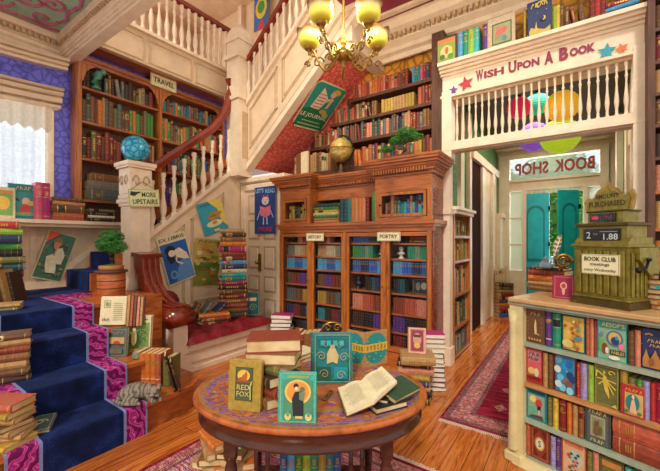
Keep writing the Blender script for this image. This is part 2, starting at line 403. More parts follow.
# wallpapers
def paper(name, bg, fg, scale, edge=.06, rough=.6):
    m, nt, b = base(name, rough)
    v = coords(nt, (1, 1, 1)); w = node(nt, 'ShaderNodeTexNoise', Scale=3); nt.links.new(v, w.inputs['Vector'])
    mx = node(nt, 'ShaderNodeMix', data_type='RGBA'); mx.inputs[0].default_value = .08; nt.links.new(v, mx.inputs[6]); nt.links.new(w.outputs['Color'], mx.inputs[7])
    vo = node(nt, 'ShaderNodeTexVoronoi', feature='DISTANCE_TO_EDGE', Scale=scale); nt.links.new(mx.outputs[2], vo.inputs['Vector'])
    n = node(nt, 'ShaderNodeTexNoise', Scale=scale*2.2, Detail=4); nt.links.new(v, n.inputs['Vector'])
    ad = node(nt, 'ShaderNodeMath', operation='MULTIPLY_ADD'); ad.inputs[1].default_value = .12; nt.links.new(n.outputs['Fac'], ad.inputs[0]); nt.links.new(vo.outputs['Distance'], ad.inputs[2])
    col = ramp(nt, ad.outputs[0], [(edge-.02, fg), (edge+.09, bg), (.3, sc(bg, 1.3)), (.5, bg)])
    nt.links.new(col, b.inputs['Base Color']); return m
PURP = paper('violet_damask', srgb('#6c6cdc'), srgb('#4444a8'), 11, .06)
REDW = paper('red_damask', srgb('#dc6a5a'), srgb('#a83a34'), 13, .06)
YELW = paper('gold_damask', srgb('#cf9230'), srgb('#9a6420'), 8, .09)
GRNW = paper('green_damask', srgb('#4f8038'), srgb('#2c5424'), 14, .08)
# ---- walls
def wall(name, x0, x1, y0, y1, z0, z1, mat): m = MB(); m.box(x0, x1, y0, y1, z0, z1, mat); return struct(m, name)
# left wall: dado below the sill, violet wallpaper above; window opening Y .2..1.6
WY0, WY1, WZ0, WZ1 = -.3, 1.62, 1.9, 3.42
m = MB(); m.box(XA-.2, XA, -1.5, 5.2, LAND-.3, 1.86, PINKW); m.box(XA-.2, XA, WY1, 5.2, 1.86, 4.7, PURP); m.box(XA-.2, XA, -1.5, WY0, 1.86, 4.7, PURP); m.box(XA-.2, XA, WY0, WY1, WZ1, 4.7, PURP)
wl = struct(m, 'wall_left')
m = MB(); m.box(XA-.05, XA+.3, -1.4, 4.4, 1.815, 1.86, CREAM2); m.box(XA-.05, XA+.26, -1.4, 4.4, 1.77, 1.815, TANW); struct(m, 'window_sill', wl)
m = MB()
for y in (.55, 1.0, 1.45, 1.9, 2.35):                            # dado stiles and panels
    m.box(XA, XA+.02, y-.03, y+.03, LAND, 1.77, PINKW)
m.box(XA, XA+.035, .2, 2.0, LAND, LAND+.1, CREAM2)
struct(m, 'dado_panelling', wl)
# sloping skirting beside the upper flight
m = MB(); m.prism([(1.75, LAND+.16), (1.75, LAND+.27), (4.3, LAND+.27+2.03), (4.3, LAND+.16+2.03)], XA, XA+.04, CREAM2, None, 'x'); m.prism([(1.75, LAND+.0), (1.75, LAND+.16), (4.3, LAND+.16+2.03), (4.3, LAND+2.03)], XA, XA+.02, CREAM, None, 'x'); struct(m, 'stair_skirting', wl)
# curved window head: architrave, frieze
GLS = glass('window_glass', (.05, .06, .07), .02, .06)
def curtain_mat(name, c, dens, alpha):
    m, nt, b = base(name, .8); v = coords(nt, (1, 1, 1))
    vo = node(nt, 'ShaderNodeTexVoronoi', Scale=dens, feature='DISTANCE_TO_EDGE'); nt.links.new(v, vo.inputs['Vector'])
    b.inputs['Base Color'].default_value = (*c, 1)
    r = ramp(nt, vo.outputs['Distance'], [(.03, (min(1, alpha+.12),)*3), (.12, (alpha, alpha, alpha))]); nt.links.new(r, b.inputs['Alpha'])
    b.inputs['Transmission Weight'].default_value = 0; b.inputs['Subsurface Weight'].default_value = 0; return m
SHEER = curtain_mat('sheer_lace', srgb('#eef0f2'), 14, .5); LACE = curtain_mat('cream_lace', srgb('#e6dcc4'), 26, .8)
m = MB()
for y in (WY0, WY1): m.box(XA-.12, XA+.02, y-.05, y+.05, WZ0, WZ1, CREAM2)
for y in (.32, .97): m.box(XA-.1, XA-.06, y-.02, y+.02, WZ0, WZ1, CREAM2)
win = MB(); win.box(XA-.09, XA-.08, WY0, WY1, WZ0, WZ1, GLS); wo = win.build('window_1'); wo['kind'] = 'structure'; m.build('window_frame', wo)
# leading on the lower panes
m = MB()
for k in range(26):
    y = WY0+.08+k*.074; m.tube([(XA-.075, y, 1.95), (XA-.075, y, 2.22), (XA-.075, y+.037, 2.3), (XA-.075, y+.074, 2.22)], .004, plain('lead', srgb('#8e98a2'), .5), None, 4)
for z in (2.0, 2.32): m.box(XA-.078, XA-.072, WY0, WY1, z, z+.008, MATS['lead'])
m.build('leading', wo)
def drape(name, y0, y1, z0, z1, mat, folds, amp, x, label, scal=0):
    m = MB(); n = folds*8; rows = 10; vs = []
    for j in range(rows+1):
        for i in range(n+1):
            y = y0+(y1-y0)*i/n; a = amp*(.5+.5*(1-j/rows)); z = z0+(z1-z0)*j/rows
            if scal and j == 0: z -= scal*(abs(math.sin(PI*i/8))*1)
            vs.append((x+a*math.sin(2*PI*i/8)+amp*.4*math.sin(i*.37), y, z))
    fs = [(j*(n+1)+i, j*(n+1)+i+1, (j+1)*(n+1)+i+1, (j+1)*(n+1)+i) for j in range(rows) for i in range(n)]
    m.add(vs, fs, mat, None, True); o = m.build(name); return tag(o, label, 'curtain')
drape('sheer_curtain', -.2, .66, 1.87, 3.4, SHEER, 9, .02, XA+.08, 'white sheer lace curtain over the left part of the window')
drape('sheer_curtain', .74, 1.58, 1.87, 3.4, SHEER, 9, .02, XA+.08, 'white sheer lace curtain hanging beside the violet wall strip')
drape('lace_valance', -.25, 1.62, 3.06, 3.42, LACE, 16, .025, XA+.13, 'gathered cream lace valance across the top of the window', .05)
# curved pelmet with mouldings, swept along the wall
def curveprof(y0, y1, z, rise, n=24): return [(XA+.16, y0+(y1-y0)*i/n, z+rise*(abs(i/n-.35)*1.5)**2.2) for i in range(n+1)]
m = MB()
for off, w, h in ((0, .3, .06), (-.07, .22, .08), (-.15, .14, .05), (.05, .34, .035)):
    m.sweepbox([(x-.05, y, z+off) for x, y, z in curveprof(-.5, 1.70, 3.47, .07)], w, h, CREAM2)
for off, w, h in ((0, .16, .05), (.05, .24, .05), (-.05, .1, .05)): m.sweepbox([(x-.1, y, z+off) for x, y, z in curveprof(-.5, 1.8, 3.93, .08)], w, h, CREAM2)
struct(m, 'trim_1')
# ---- coffered ceiling at top left with its cornice
def ceil_mat():
    m, nt, b = base('painted_ceiling_green', .7); v = coords(nt, (1, 1, 1))
    n = node(nt, 'ShaderNodeTexNoise', Scale=3.2, Detail=2, Distortion=.6); nt.links.new(v, n.inputs['Vector'])
    s = node(nt, 'ShaderNodeMath', operation='PINGPONG'); s.inputs[1].default_value = .06; nt.links.new(n.outputs['Fac'], s.inputs[0])
    col = ramp(nt, s.outputs[0], [(.006, srgb('#8a2f48')), (.014, srgb('#b8788a')), (.02, srgb('#6f8f78'))])
    nt.links.new(col, b.inputs['Base Color']); return m
CZ = 4.31
GC = plain('sage_ceiling_paint', srgb('#a4c2a4'), .7, 0, 6, .2, .1); ROSE = plain('rose_ornament', srgb('#b8607a'), .6, 0, 20, .25, .1)
m = MB(); m.box(-5.56, -2.5, -1.2, 1.66, CZ, CZ+.06, GC); co = struct(m, 'ceiling')
m = MB()
def scroll(cx, cyy, r, a0, fl, turns=1.5, wid=.018):
    m.tube([(cx+r*(1-i/26)*math.cos(a0+fl*turns*2*PI*i/26), cyy+r*(1-i/26)*math.sin(a0+fl*turns*2*PI*i/26), CZ-.008) for i in range(25)], [wid*(1-.5*i/26) for i in range(25)], ROSE, None, 6)
for k in range(7):
    y = 1.42-k*.42; scroll(-5.28, y, .14, 1.2, 1); scroll(-5.0, y-.2, .14, 4, -1)
    x = -4.9+k*.42; scroll(x, 1.4, .13, 0, 1); scroll(x+.2, 1.15, .13, 3, -1)
    m.tube([(-5.46+.02*math.sin(i), y-.21+i*.06, CZ-.006) for i in range(8)], .02, ROSE, None, 6); m.tube([(x-.3+i*.06, 1.58+.02*math.sin(i), CZ-.006) for i in range(8)], .02, ROSE, None, 6)
m.build('painted_scrollwork', co)
def cornice_run(mb, frame, L, prof, mat, dent=None, dmat=None):
    """frame: matrix, x along the run, y outwards from the wall, z up; prof polygon in (y,z)"""
    mb.prism(prof, 0, L, mat, frame, 'x')
    if dent:
        y0, y1, z0, z1, pitch, fill = dent; n = int(L/pitch)
        for i in range(n): mb.box(i*pitch, i*pitch+pitch*fill, y0, y1, z0, z1, dmat or mat, frame)
PR = [(0, 0), (.05, 0), (.05, .05), (.08, .07), (.08, .11), (.13, .12), (.13, .18), (.19, .19), (.22, .22), (.24, .25), (0, .25)]
m = MB()
fr = TR(XA, -1.4, 4.07)@RZ(90)@Matrix.Diagonal((1, -1, 1, 1))
cornice_run(m, fr, 3.2, PR, CREAM2, (.13, .18, .125, .175, .06, .55), TANW)
cornice_run(m, fr, 3.2, [(.0, -.06), (.04, -.06), (.04, 0), (0, 0)], CREAM2)
struct(m, 'trim_2')
# beam across with its stepped side towards the coffer
m = MB()
m.box(XA, -1.8, 1.78, 1.9, 4.06, 4.5, CREAM2)
for k, (y0, z0) in enumerate(((1.755, 4.09), (1.735, 4.12), (1.715, 4.15), (1.695, 4.19), (1.67, 4.23), (1.64, 4.27))): m.box(XA, -1.8, y0, 1.79, z0, 4.36, CREAM2)
for k in range(3): m.box(XA, -1.8, 1.905+k*.0, 1.92+.02*k, 4.1+.06*k, 4.13+.06*k, TANW)
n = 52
for i in range(n): m.box(-5.6+i*.06, -5.6+i*.06+.033, 1.655, 1.7, 4.2, 4.235, TANW)
struct(m, 'trim_3')
# ---- balcony above the travel bookcase
XB = -5.35
bal = MB()
bal.box(XB-.06, XB, 1.9, 4.6, 4.28, 4.78, PINKW)
bal.box(XB-.1, XB+.06, 1.9, 4.6, 4.74, 4.79, CREAM2); bal.box(XB-.07, XB+.012, 1.9, 4.6, 4.27, 4.31, TANW)
for a, b_ in ((1.95, 2.65), (2.72, 3.45), (3.52, 4.2)):
    for q in ((a, a+.02, 4.32, 4.68), (b_-.02, b_, 4.32, 4.68), (a, b_, 4.32, 4.34), (a, b_, 4.66, 4.68)): bal.box(XB, XB+.015, *q, TANW)
bo = struct(bal, 'trim_4')
def baluster_prof(h):
    return [(r, z*h) for r, z in ((.034, 0), (.034, .07), (.02, .09), (.028, .12), (.02, .15), (.03, .2), (.04, .28), (.036, .36), (.022, .5), (.016, .64), (.022, .72), (.03, .745), (.018, .77), (.018, .84), (.028, .87), (.018, .9), (.03, .93), (.03, 1))]
balm = {}
def baluster(parent, p, h, mat=CREAM2, s=1.0, name='baluster'):
    k = (round(h, 2), mat.name, s)
    if k not in balm:
        m = MB(); m.lathe(baluster_prof(h), 10, mat, Matrix.Diagonal((s, s, 1, 1))); balm[k] = m.build(name).data
        bpy.data.objects.remove(bpy.data.objects[-1] if False else [o for o in C.objects if o.data == balm[k]][0])
    o = bpy.data.objects.new(name, balm[k]); C.objects.link(o); o.location = p; o.parent = parent; return o
br = empty('balcony_railing', 'white turned balcony railing with dark red rail above the travel bookcase', 'railing', TR(XB, 1.9, 4.79))
for i in range(19): baluster(br, (0.0, .1+i*.128, 0), .72)
m = MB(); m.sweepbox([(0, 0, .77), (0, 2.42, .77)], .09, .08, RAILM); m.build('handrail', br)
# ---- corner post
def square_post(mb, x, y, z0, z1, w, mat=CREAM2):
    h = w/2; mb.box(x-h, x+h, y-h, y+h, z0, z1, mat)
    for k, (dz, o) in enumerate(((0, .03), (-.09, .045), (-.2, .02))): mb.box(x-h-o, x+h+o, y-h-o, y+h+o, z1+dz-.05, z1+dz, mat)
pst = empty('stair_post', 'tall white square newel post where the upper flight meets the balcony', 'newel post', TR(-4.76, 4.0, 2.69))
m = MB(); m.box(-.15, .15, -.15, .15, 0, 2.3, CREAM2); m.box(-.18, .18, -.18, .18, 1.3, 1.36, CREAM2); m.box(-.19, .19, -.19, .19, 2.0, 2.08, CREAM2); m.box(-.17, .17, -.17, .17, 2.3, 2.36, CREAM2)
for k in range(3): m.box(-.152, .152, -.07, .07, .3+.0, 1.1, TANW) if k == 0 else None
m.build('shaft', pst)
m = MB(); m.lathe([(.24, 0), (.25, .03), (.2, .06), (.19, .14), (.14, .2), (.06, .26), (.001, .27)], 4, CREAM2, TR(0, 0, 2.36)@RZ(45), False); m.build('cap', pst)
# ---- wall C: panelled side of the stairs above the window seat
def zb(y): return 1.92+.795*(y-2.74)
m = MB(); m.prism([(2.44, 0), (2.44, zb(2.44)-.08), (3.9, zb(3.9)-.08), (3.9, 2.9), (4.14, 2.9), (4.14, 0)], XC-.08, XC, CREAM, None, 'x')
wc = struct(m, 'wall_stair')
m = MB()
def slopebar(mb, y0, y1, dz, th, x0, x1, mat): mb.prism([(y0, zb(y0)+dz), (y0, zb(y0)+dz+th), (y1, zb(y1)+dz+th), (y1, zb(y1)+dz)], x0, x1, mat, None, 'x')
slopebar(m, 2.44, 3.95, -.09, .07, XC-.12, XC+.04, CREAM2); slopebar(m, 2.44, 3.95, -.14, .05, XC, XC+.025, TANW)
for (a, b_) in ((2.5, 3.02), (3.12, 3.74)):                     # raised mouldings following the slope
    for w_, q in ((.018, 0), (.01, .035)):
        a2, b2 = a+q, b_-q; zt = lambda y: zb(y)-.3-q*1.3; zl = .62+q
        m.prism([(a2, zl), (a2, zt(a2)), (a2+w_, zt(a2+w_)), (a2+w_, zl)], XC, XC+.014, TANW, None, 'x'); m.prism([(b2-w_, zl), (b2-w_, zt(b2-w_)), (b2, zt(b2)), (b2, zl)], XC, XC+.014, TANW, None, 'x')
        m.prism([(a2, zt(a2)-w_), (a2, zt(a2)), (b2, zt(b2)), (b2, zt(b2)-w_)], XC, XC+.014, TANW, None, 'x'); m.box(XC, XC+.014, a2, b2, zl, zl+w_, TANW)
struct(m, 'stair_moulding', wc)
# lower newel with crackle glass globe
nw = empty('newel_post', 'wide white newel post at the landing carrying the blue globe', 'newel post', TR(-4.85, 2.3, LAND))
m = MB(); m.box(-.13, .13, -.13, .13, 0, 1.3, CREAM2); m.box(-.16, .16, -.16, .16, 0, .2, CREAM2)
for dz, o in ((1.1, .15), (1.14, .17), (1.2, .155)): m.box(-o, o, -o, o, dz, dz+.05, CREAM2)
m.bev(-.15, .15, -.15, .15, 1.25, 1.6, .012, CREAM2); m.build('shaft', nw)
m = MB(); m.box(-.175, .175, -.175, .175, 1.6, 1.63, CREAM2); m.box(-.19, .19, -.19, .19, 1.63, 1.68, CREAM2)
for s_ in (-1, 1):
    for q in range(2):
        m.tube([(.152, s_*(.03+.1*(1-i/12)*math.cos(i*.6)*.5+.03), 1.42+.1*(1-i/12)*math.sin(i*.6)) for i in range(11)] if q == 0 else [(s_*(.03+.1*(1-i/12)*math.cos(i*.6)*.5+.03), -.152, 1.42+.1*(1-i/12)*math.sin(i*.6)) for i in range(11)], .012, TANW, None, 6)
m.build('cap', nw)
def crackle():
    m, nt, b = base('crackled_blue_glass', .08); v = coords(nt, (1, 1, 1))
    vo = node(nt, 'ShaderNodeTexVoronoi', feature='DISTANCE_TO_EDGE', Scale=14); nt.links.new(v, vo.inputs['Vector'])
    n = node(nt, 'ShaderNodeTexNoise', Scale=6, Detail=5); nt.links.new(v, n.inputs['Vector'])
    ad = node(nt, 'ShaderNodeMath', operation='MULTIPLY'); nt.links.new(vo.outputs['Distance'], ad.inputs[0]); nt.links.new(n.outputs['Fac'], ad.inputs[1])
    col = ramp(nt, ad.outputs[0], [(.003, srgb('#0f5f90')), (.03, srgb('#2aa0cc')), (.14, srgb('#58d0e8'))]); nt.links.new(col, b.inputs['Base Color']); bump(nt, b, vo.outputs['Distance'], .5, .01); return m
gl = empty('crackle_globe', 'blue crackled glass globe resting on the wide newel post', 'globe', TR(-4.85, 2.3, LAND+1.68))
m = MB(); m.lathe([(.1, 0), (.1, .02), (.07, .05)], 20, BRASS); m.build('base', gl)
m = MB(); m.ball(.175, crackle(), TR(0, 0, .2), 28); m.build('glass_ball', gl)
# stair railing, swept up at its top end
rl = empty('stair_railing', 'curved red varnished handrail on white turned balusters rising from the newel', 'railing', TR(XC, 2.3, 1.5))
L = [(0, y-2.3, 2.77+.82*(y-2.72)-1.5) for y in (2.5, 2.72, 3.0, 3.3, 3.5)]+[(0, 1.38, 2.14), (0, 1.5, 2.36), (0, 1.56, 2.58), (0, 1.56, 2.86)]
m = MB(); m.sweepbox(L, .1, .11, RAILM); m.build('handrail', rl)
for i in range(9):
    y = 2.52+i*.165; baluster(rl, (0, y-2.3, zb(y)-.05-1.5), .74 if i < 7 else .74, CREAM2, 1.25)
# far side string and balusters glimpsed beyond
# ---- landing, lower flight and upper flight
STX = (-2.9, -3.25, -3.62, -3.95); STZ = (.245, .486, .75, LAND)
SWOOD = wood('stair_oak', srgb('#b8622c'), srgb('#7a3814'), .25, (6, 1, 6)); RISW = wood('stair_riser_wood', srgb('#a85a2c'), srgb('#6a3014'), .3, (6, 1, 6))
m = MB()
def rounded_tread(x, z0, z1, yend, xb):
    # plan with a round right hand end
    r = .5 if z0 == 0 else .0; pts = [(x, .1), (x, yend-.3)]
    if z0 == 0: pts += [(x-.3+.3*math.cos(a), yend-.3+.3*math.sin(a)) for a in [i*PI/16 for i in range(9)]]+[(xb, yend)]
    else: pts += [(x, yend), (xb, yend)]
    pts += [(xb, .1)]; return pts
YR = (2.08, 1.82, 1.68, 1.58); zp = 0
for k in range(4):
    x, z1 = STX[k], STZ[k]; pts = rounded_tread(x-.03, zp, z1, YR[k]-.03, -4.1 if k else -3.9)
    m.prism(pts, zp, z1-.035, RISW, None, 'z'); pts = rounded_tread(x, zp, z1, YR[k], -4.1 if k else -3.9); m.prism(pts, z1-.035, z1, SWOOD, None, 'z'); zp = z1
st = struct(m, 'stairs')
m = MB(); m.box(XA, -4.0, -1.4, 2.2, 0, LAND, SWOOD); m.box(XA, XC-.08, 2.2, 4.4, 0, LAND, SWOOD)
zz = LAND
for k in range(8): m.box(XA, XC-.08, 1.8+k*.29, 4.4, zz, zz+.235, RISW); zz += .235
m.box(-8, XC-.1, 4.12, 5.0, 2.95, 3.1, SWOOD)
struct(m, 'landing', st)
# blue runner with magenta knot border
def blue_mat():
    m, nt, b = base('blue_pile', .95, 0, .15); v = coords(nt, (1, 1, 1))
    n = node(nt, 'ShaderNodeTexNoise', Scale=160, Detail=3); nt.links.new(v, n.inputs['Vector'])
    n2 = node(nt, 'ShaderNodeTexNoise', Scale=7, Detail=4); nt.links.new(v, n2.inputs['Vector'])
    mx = node(nt, 'ShaderNodeMath', operation='MULTIPLY'); nt.links.new(n.outputs['Fac'], mx.inputs[0]); nt.links.new(n2.outputs['Fac'], mx.inputs[1])
    col = ramp(nt, mx.outputs[0], [(.12, srgb('#080e26')), (.28, srgb('#121e4a')), (.42, srgb('#243a84'))]); nt.links.new(col, b.inputs['Base Color'])
    b.inputs['Sheen Weight'].default_value = .12; b.inputs['Sheen Tint'].default_value = (.2, .35, 1, 1); bump(nt, b, n.outputs['Fac'], .5, .004); return m
def knot_mat():
    m, nt, b = base('magenta_knotwork', .9, 0, .2); v = coords(nt, (1, 1, 1))
    w = node(nt, 'ShaderNodeTexWave', wave_type='RINGS', Scale=5, Distortion=9, Detail=2); w.inputs['Detail Scale'].default_value = 2; nt.links.new(v, w.inputs['Vector'])
    col = ramp(nt, w.outputs['Fac'], [(.3, srgb('#6a1450')), (.5, srgb('#a8247c')), (.72, srgb('#b83088')), (.8, srgb('#d884b8')), (.9, srgb('#a8247c'))]); nt.links.new(col, b.inputs['Base Color'])
    n = node(nt, 'ShaderNodeTexNoise', Scale=150); nt.links.new(v, n.inputs['Vector']); bump(nt, b, n.outputs['Fac'], .4, .004); return m
BLUE, KNOT = blue_mat(), knot_mat(); EDGE = plain('carpet_edge', srgb('#7c86b8'), .9, 0, 60, .3, .3)
def runner_strip(mb, y0, y1, mat, th=.012):
    p = []
    zp = 0
    for k in range(4):
        x, z = STX[k], STZ[k]
        p += [(x+th, zp+(th if k else 0)), (x+th, z-.012), (x+th*.6, z+th*.6), (x-.015, z+th)]; zp = z
    p += [(-4.9, LAND+th)]
    lo = [(a-th, b-th*.8) for a, b in p]
    for i in range(len(p)-1):
        a, b = p[i], p[i+1]; c, d = lo[i], lo[i+1]
        mb.prism([a, b, d, c], y0, y1, mat, None, 'y')
ru = empty('stair_runner', 'deep blue stair carpet with magenta knotwork borders running up the steps', 'carpet', TR(STX[0], 1.0, 0))
inv = TR(STX[0], 1.0, 0).inverted()
for nm, parts in (('blue_field', [(.775, 1.28, BLUE)]), ('magenta_border', [(1.3, 1.45, KNOT)]), ('magenta_border', [(.6, .755, KNOT)]), ('piping', [(.755, .775, EDGE)]), ('piping', [(1.28, 1.3, EDGE)]), ('piping', [(1.45, 1.465, EDGE)]), ('piping', [(.585, .6, EDGE)])):
    m = MB()
    for y0, y1, mt in parts: runner_strip(m, y0, y1, mt)
    m.v = [inv @ p for p in m.v]; m.build(nm, ru)
# runner turning on the landing and climbing the upper flight
m = MB(); m.box(-5.7, -4.9, .775, 1.8, LAND, LAND+.012, BLUE); m.box(-4.9, -4.6, 1.3, 1.7, LAND+.0, LAND+.013, KNOT)
zz = LAND
for k in range(4):
    y = 1.8+k*.29; x1 = -4.98; m.box(-5.7, x1, y-.012, y, zz, zz+.247, BLUE); m.box(-5.7, x1, y-.012, y+.29, zz+.235, zz+.247, BLUE); zz += .235
m2 = MB(); zz = LAND
m.v = [inv @ p for p in m.v]; m.build('upper_blue_field', ru)
# ---- door wall
m = MB(); m.box(XC, -3.86, 4.15, 4.25, 0, 2.6, CREAM); m.box(XC, -3.8, 4.1, YK, 2.58, 2.68, CREAM2); m.box(XC, -3.84, 4.06, 4.15, 2.6, 2.66, CREAM2)
struct(m, 'wall_closet')
dr = MB(); dr.box(-4.74, -3.93, 4.12, 4.16, .02, 2.46, CREAM2); do = dr.build('door_1'); do['kind'] = 'structure'
m = MB()
for (a, b_) in ((-4.66, -4.38), (-4.28, -4.0)):
    for z0, z1 in ((.2, .62), (.72, 1.0), (1.1, 1.5), (1.6, 1.95), (2.03, 2.38)):
        m.box(a, b_, 4.114, 4.12, z0, z1, TANW); m.bev(a+.035, b_-.035, 4.1, 4.118, z0+.035, z1-.035, .006, CREAM2)
m.build('door_panel', do)
m = MB()
for q in ((-4.82, -4.74, 0, 2.46), (-3.93, -3.87, 0, 2.46)): m.box(q[0], q[1], 4.08, 4.15, q[2], q[3], CREAM2)
m.box(-4.82, -3.87, 4.08, 4.15, 2.46, 2.56, CREAM2); m.build('door_frame', do)
hp = atY(258.5, 262, 4.08); m = MB(); m.box(hp.x-.03, hp.x+.03, 4.1, 4.12, hp.z-.16, hp.z+.14, BRASS); m.cyl((hp.x, 4.1, hp.z), (hp.x, 4.05, hp.z), .012, BRASS); m.ball(.034, BRASS, TR(hp.x, 4.04, hp.z), 12); m.build('door_handle', do)
m = MB(); m.box(-3.935, -3.915, 4.085, 4.115, 1.72, 1.86, IRON); m.box(-3.935, -3.915, 4.085, 4.115, .5, .64, IRON); m.build('hinge', do)
# ---- third flight: stringer panel, soffit, railing
def sf(x): return 3.03+.84*(x+4.37)
def sb_(x): return 3.94+.84*(x+4.6)
XE = -2.3
m = MB()
m.prism([(-4.6, sf(-4.6)), (XE, sf(XE)), (XE, sb_(XE)), (-4.6, sb_(-4.6))], YB, YB+.08, CREAM, None, 'y')
m.prism([(-4.6, sb_(-4.6)-.02), (XE, sb_(XE)-.02), (XE, sb_(XE)+.05), (-4.6, sb_(-4.6)+.05)], YB-.05, YB+.12, CREAM2, None, 'y')
m.prism([(-4.6, sf(-4.6)-.04), (XE, sf(XE)-.04), (XE, sf(XE)+.06), (-4.6, sf(-4.6)+.06)], YB-.05, YB+.1, CREAM2, None, 'y')
m.prism([(-4.6, sf(-4.6)+.1), (XE, sf(XE)+.1), (XE, sf(XE)+.13), (-4.6, sf(-4.6)+.13)], YB-.02, YB, TANW, None, 'y')
for a, b_ in ((-4.55, -3.9), (-3.8, -3.1), (-3.0, -2.4)):
    lo = lambda x: sf(x)+.28; hi = lambda x: sb_(x)-.14
    for q, w_ in ((0, .02), (.045, .012)):
        A, Bq = a+q, b_-q
        m.prism([(A, lo(A)+q), (A+w_, lo(A+w_)+q), (A+w_, hi(A+w_)-q), (A, hi(A)-q)], YB-.012, YB, TANW); m.prism([(Bq-w_, lo(Bq-w_)+q), (Bq, lo(Bq)+q), (Bq, hi(Bq)-q), (Bq-w_, hi(Bq-w_)-q)], YB-.012, YB, TANW)
        m.prism([(A, lo(A)+q), (Bq, lo(Bq)+q), (Bq, lo(Bq)+q+w_), (A, lo(A)+q+w_)], YB-.012, YB, TANW); m.prism([(A, hi(A)-q-w_), (Bq, hi(Bq)-q-w_), (Bq, hi(Bq)-q), (A, hi(A)-q)], YB-.012, YB, TANW)
struct(m, 'wall_upper_stair')
m = MB(); m.prism([(-4.6, sf(-4.6)+.02), (XE-.28, sf(XE-.28)+.02), (XE-.28, sf(XE-.28)+.1), (-4.6, sf(-4.6)+.1)], YB+.08, YK+.1, REDW, None, 'y'); struct(m, 'ceiling_soffit')
r3 = empty('upper_railing', 'steep railing of white balusters with red rail climbing above the red papered soffit', 'railing', TR(-4.6, YB, 3.94))
m = MB(); m.sweepbox([(.0, 0, .75), (1.4, 0, .84*1.4+.75), (2.2, 0, .84*2.2+.75)], .09, .09, RAILM); m.build('handrail', r3)
for i in range(16): x = .02+i*.135; baluster(r3, (x, 0, .84*x+.04), .7)
# upper hall wall behind
m = MB(); m.box(-8.5, -1.5, 5.6, 5.7, 4.3, 7.2, CREAM); m.box(-8.6, -8.5, 1.0, 5.7, 4.3, 7.2, CREAM)
for x in (-6.6, -5.9, -5.2, -4.4): m.box(x, x+.12, 5.5, 5.6, 4.3, 7.2, CREAM2)
m.box(-8.6, -2.9, 1.0, 5.7, 7.2, 7.3, CREAM); m.box(-8.6, -5.3, .9, 1.0, 4.3, 7.2, CREAM); struct(m, 'wall_upper_hall')  # unseen ceiling over the hall, added to darken it
m = MB(); m.box(-8.5, XB-.06, 1.9, 5.6, 4.3, 4.36, SWOOD); struct(m, 'floor_upper')
m = MB(); m.box(-8.49, -8.46, 2.3, 3.4, 5.0, 6.9, emit('bright_upper_window', (1, .95, .85), 1.1)); w2 = m.build('window_2'); w2['kind'] = 'structure'
m = MB()
for y in (2.3, 2.85, 3.4): m.box(-8.45, -8.4, y-.03, y+.03, 5, 6.9, CREAM2)
for z in (5.0, 5.6, 6.2): m.box(-8.45, -8.4, 2.3, 3.4, z-.02, z+.02, CREAM2)
m.build('window_frame', w2)
# ---- alcove back wall + right cheek, ceiling, cornice
m = MB(); m.prism([(XC, 2.6), (-2.9, 2.6), (-2.9, sf(-2.9)+.1), (XC, sf(XC)+.1)], YK, YK+.1, REDW); m.box(-2.9, -1.4, YK, YK+.1, 2.6, 4.85, YELW); m.box(-1.4, .6, YF+.35, YF+.45, 3.7, 4.85, YELW); struct(m, 'wall_alcove')
m = MB(); m.box(-1.56, -1.4, YB+.5, YK+.1, 0, 4.35, DARKW); struct(m, 'trim_5')
m = MB(); m.box(XE-.3, 1.6, 3.75, YK+.4, 4.81, 4.87, plain('burgundy_ceiling', srgb('#8c2f48'), .6, 0, 8, .25)); struct(m, 'ceiling_entrance')
PR2 = [(0, 0), (.04, 0), (.06, .06), (.12, .09), (.12, .15), (.2, .2), (.2, .28), (.3, .33), (.34, .42), (.34, .46), (0, .46)]
m = MB(); fr = TR(XE-.35, YK-.12, 4.35)@Matrix.Diagonal((1, -1, 1, 1))
cornice_run(m, fr, 4.2, PR2, CREAM2, (.2, .27, .22, .28, .07, .55), TANW); m.box(XE-.35, 1.6, 4.42, 4.5, 4.77, 4.82, CREAM2); m.box(XE-.35, 1.6, 4.0, 4.1, 4.75, 4.82, CREAM2); m.box(XE-.4, XE-.2, YB, YK, 4.3, 4.81, CREAM2)
struct(m, 'trim_6')
# ---------------------------------------------------------------- travel bookcase on the left wall
B = BA(-5.62)
def local(M, mb): 
    i = M.inverted(); mb.v = [i @ p for p in mb.v]; return mb
TY0, TYM, TY1 = 1.9, 3.05, 4.3
tb = empty('bookcase', 'tall oak bookcase on the left wall with two arched bays and a travel sign', 'bookcase', TR(-5.7, 3.1, 1.86))
def part(mb, name, root, pivot=None): local(root.matrix_world.copy() if False else root.matrix_basis.copy(), mb); return mb.build(name, root)
m = MB(); m.box(XA, -5.78, TY0, TY1, 1.86, 4.15, DARKW); part(m, 'back_panel', tb)
for y, w in ((TY0, .07), (TYM, .06), (TY1, .07)):
    m = MB(); m.box(XA, -5.6, y-w/2, y+w/2, 1.86, 4.15, OAK); m.box(-5.6, -5.585, y-w/2+.012, y+w/2-.012, 1.9, 4.08, OAK); part(m, 'upright', tb)
m = MB(); m.box(XA, -5.57, TY0-.05, TY1+.05, 4.12, 4.17, OAKY); m.box(XA, -5.59, TY0-.03, TY1+.03, 4.07, 4.12, OAKY); part(m, 'top_moulding', tb)
TS = (1.88, 2.17, 2.75, 3.27, 3.75)
for z in TS:
    m = MB(); m.box(XA, -5.6, TY0, TY1, z-.035, z, OAKY); m.box(-5.6, -5.59, TY0, TY1, z-.03, z-.006, OAKY); part(m, 'shelf', tb)
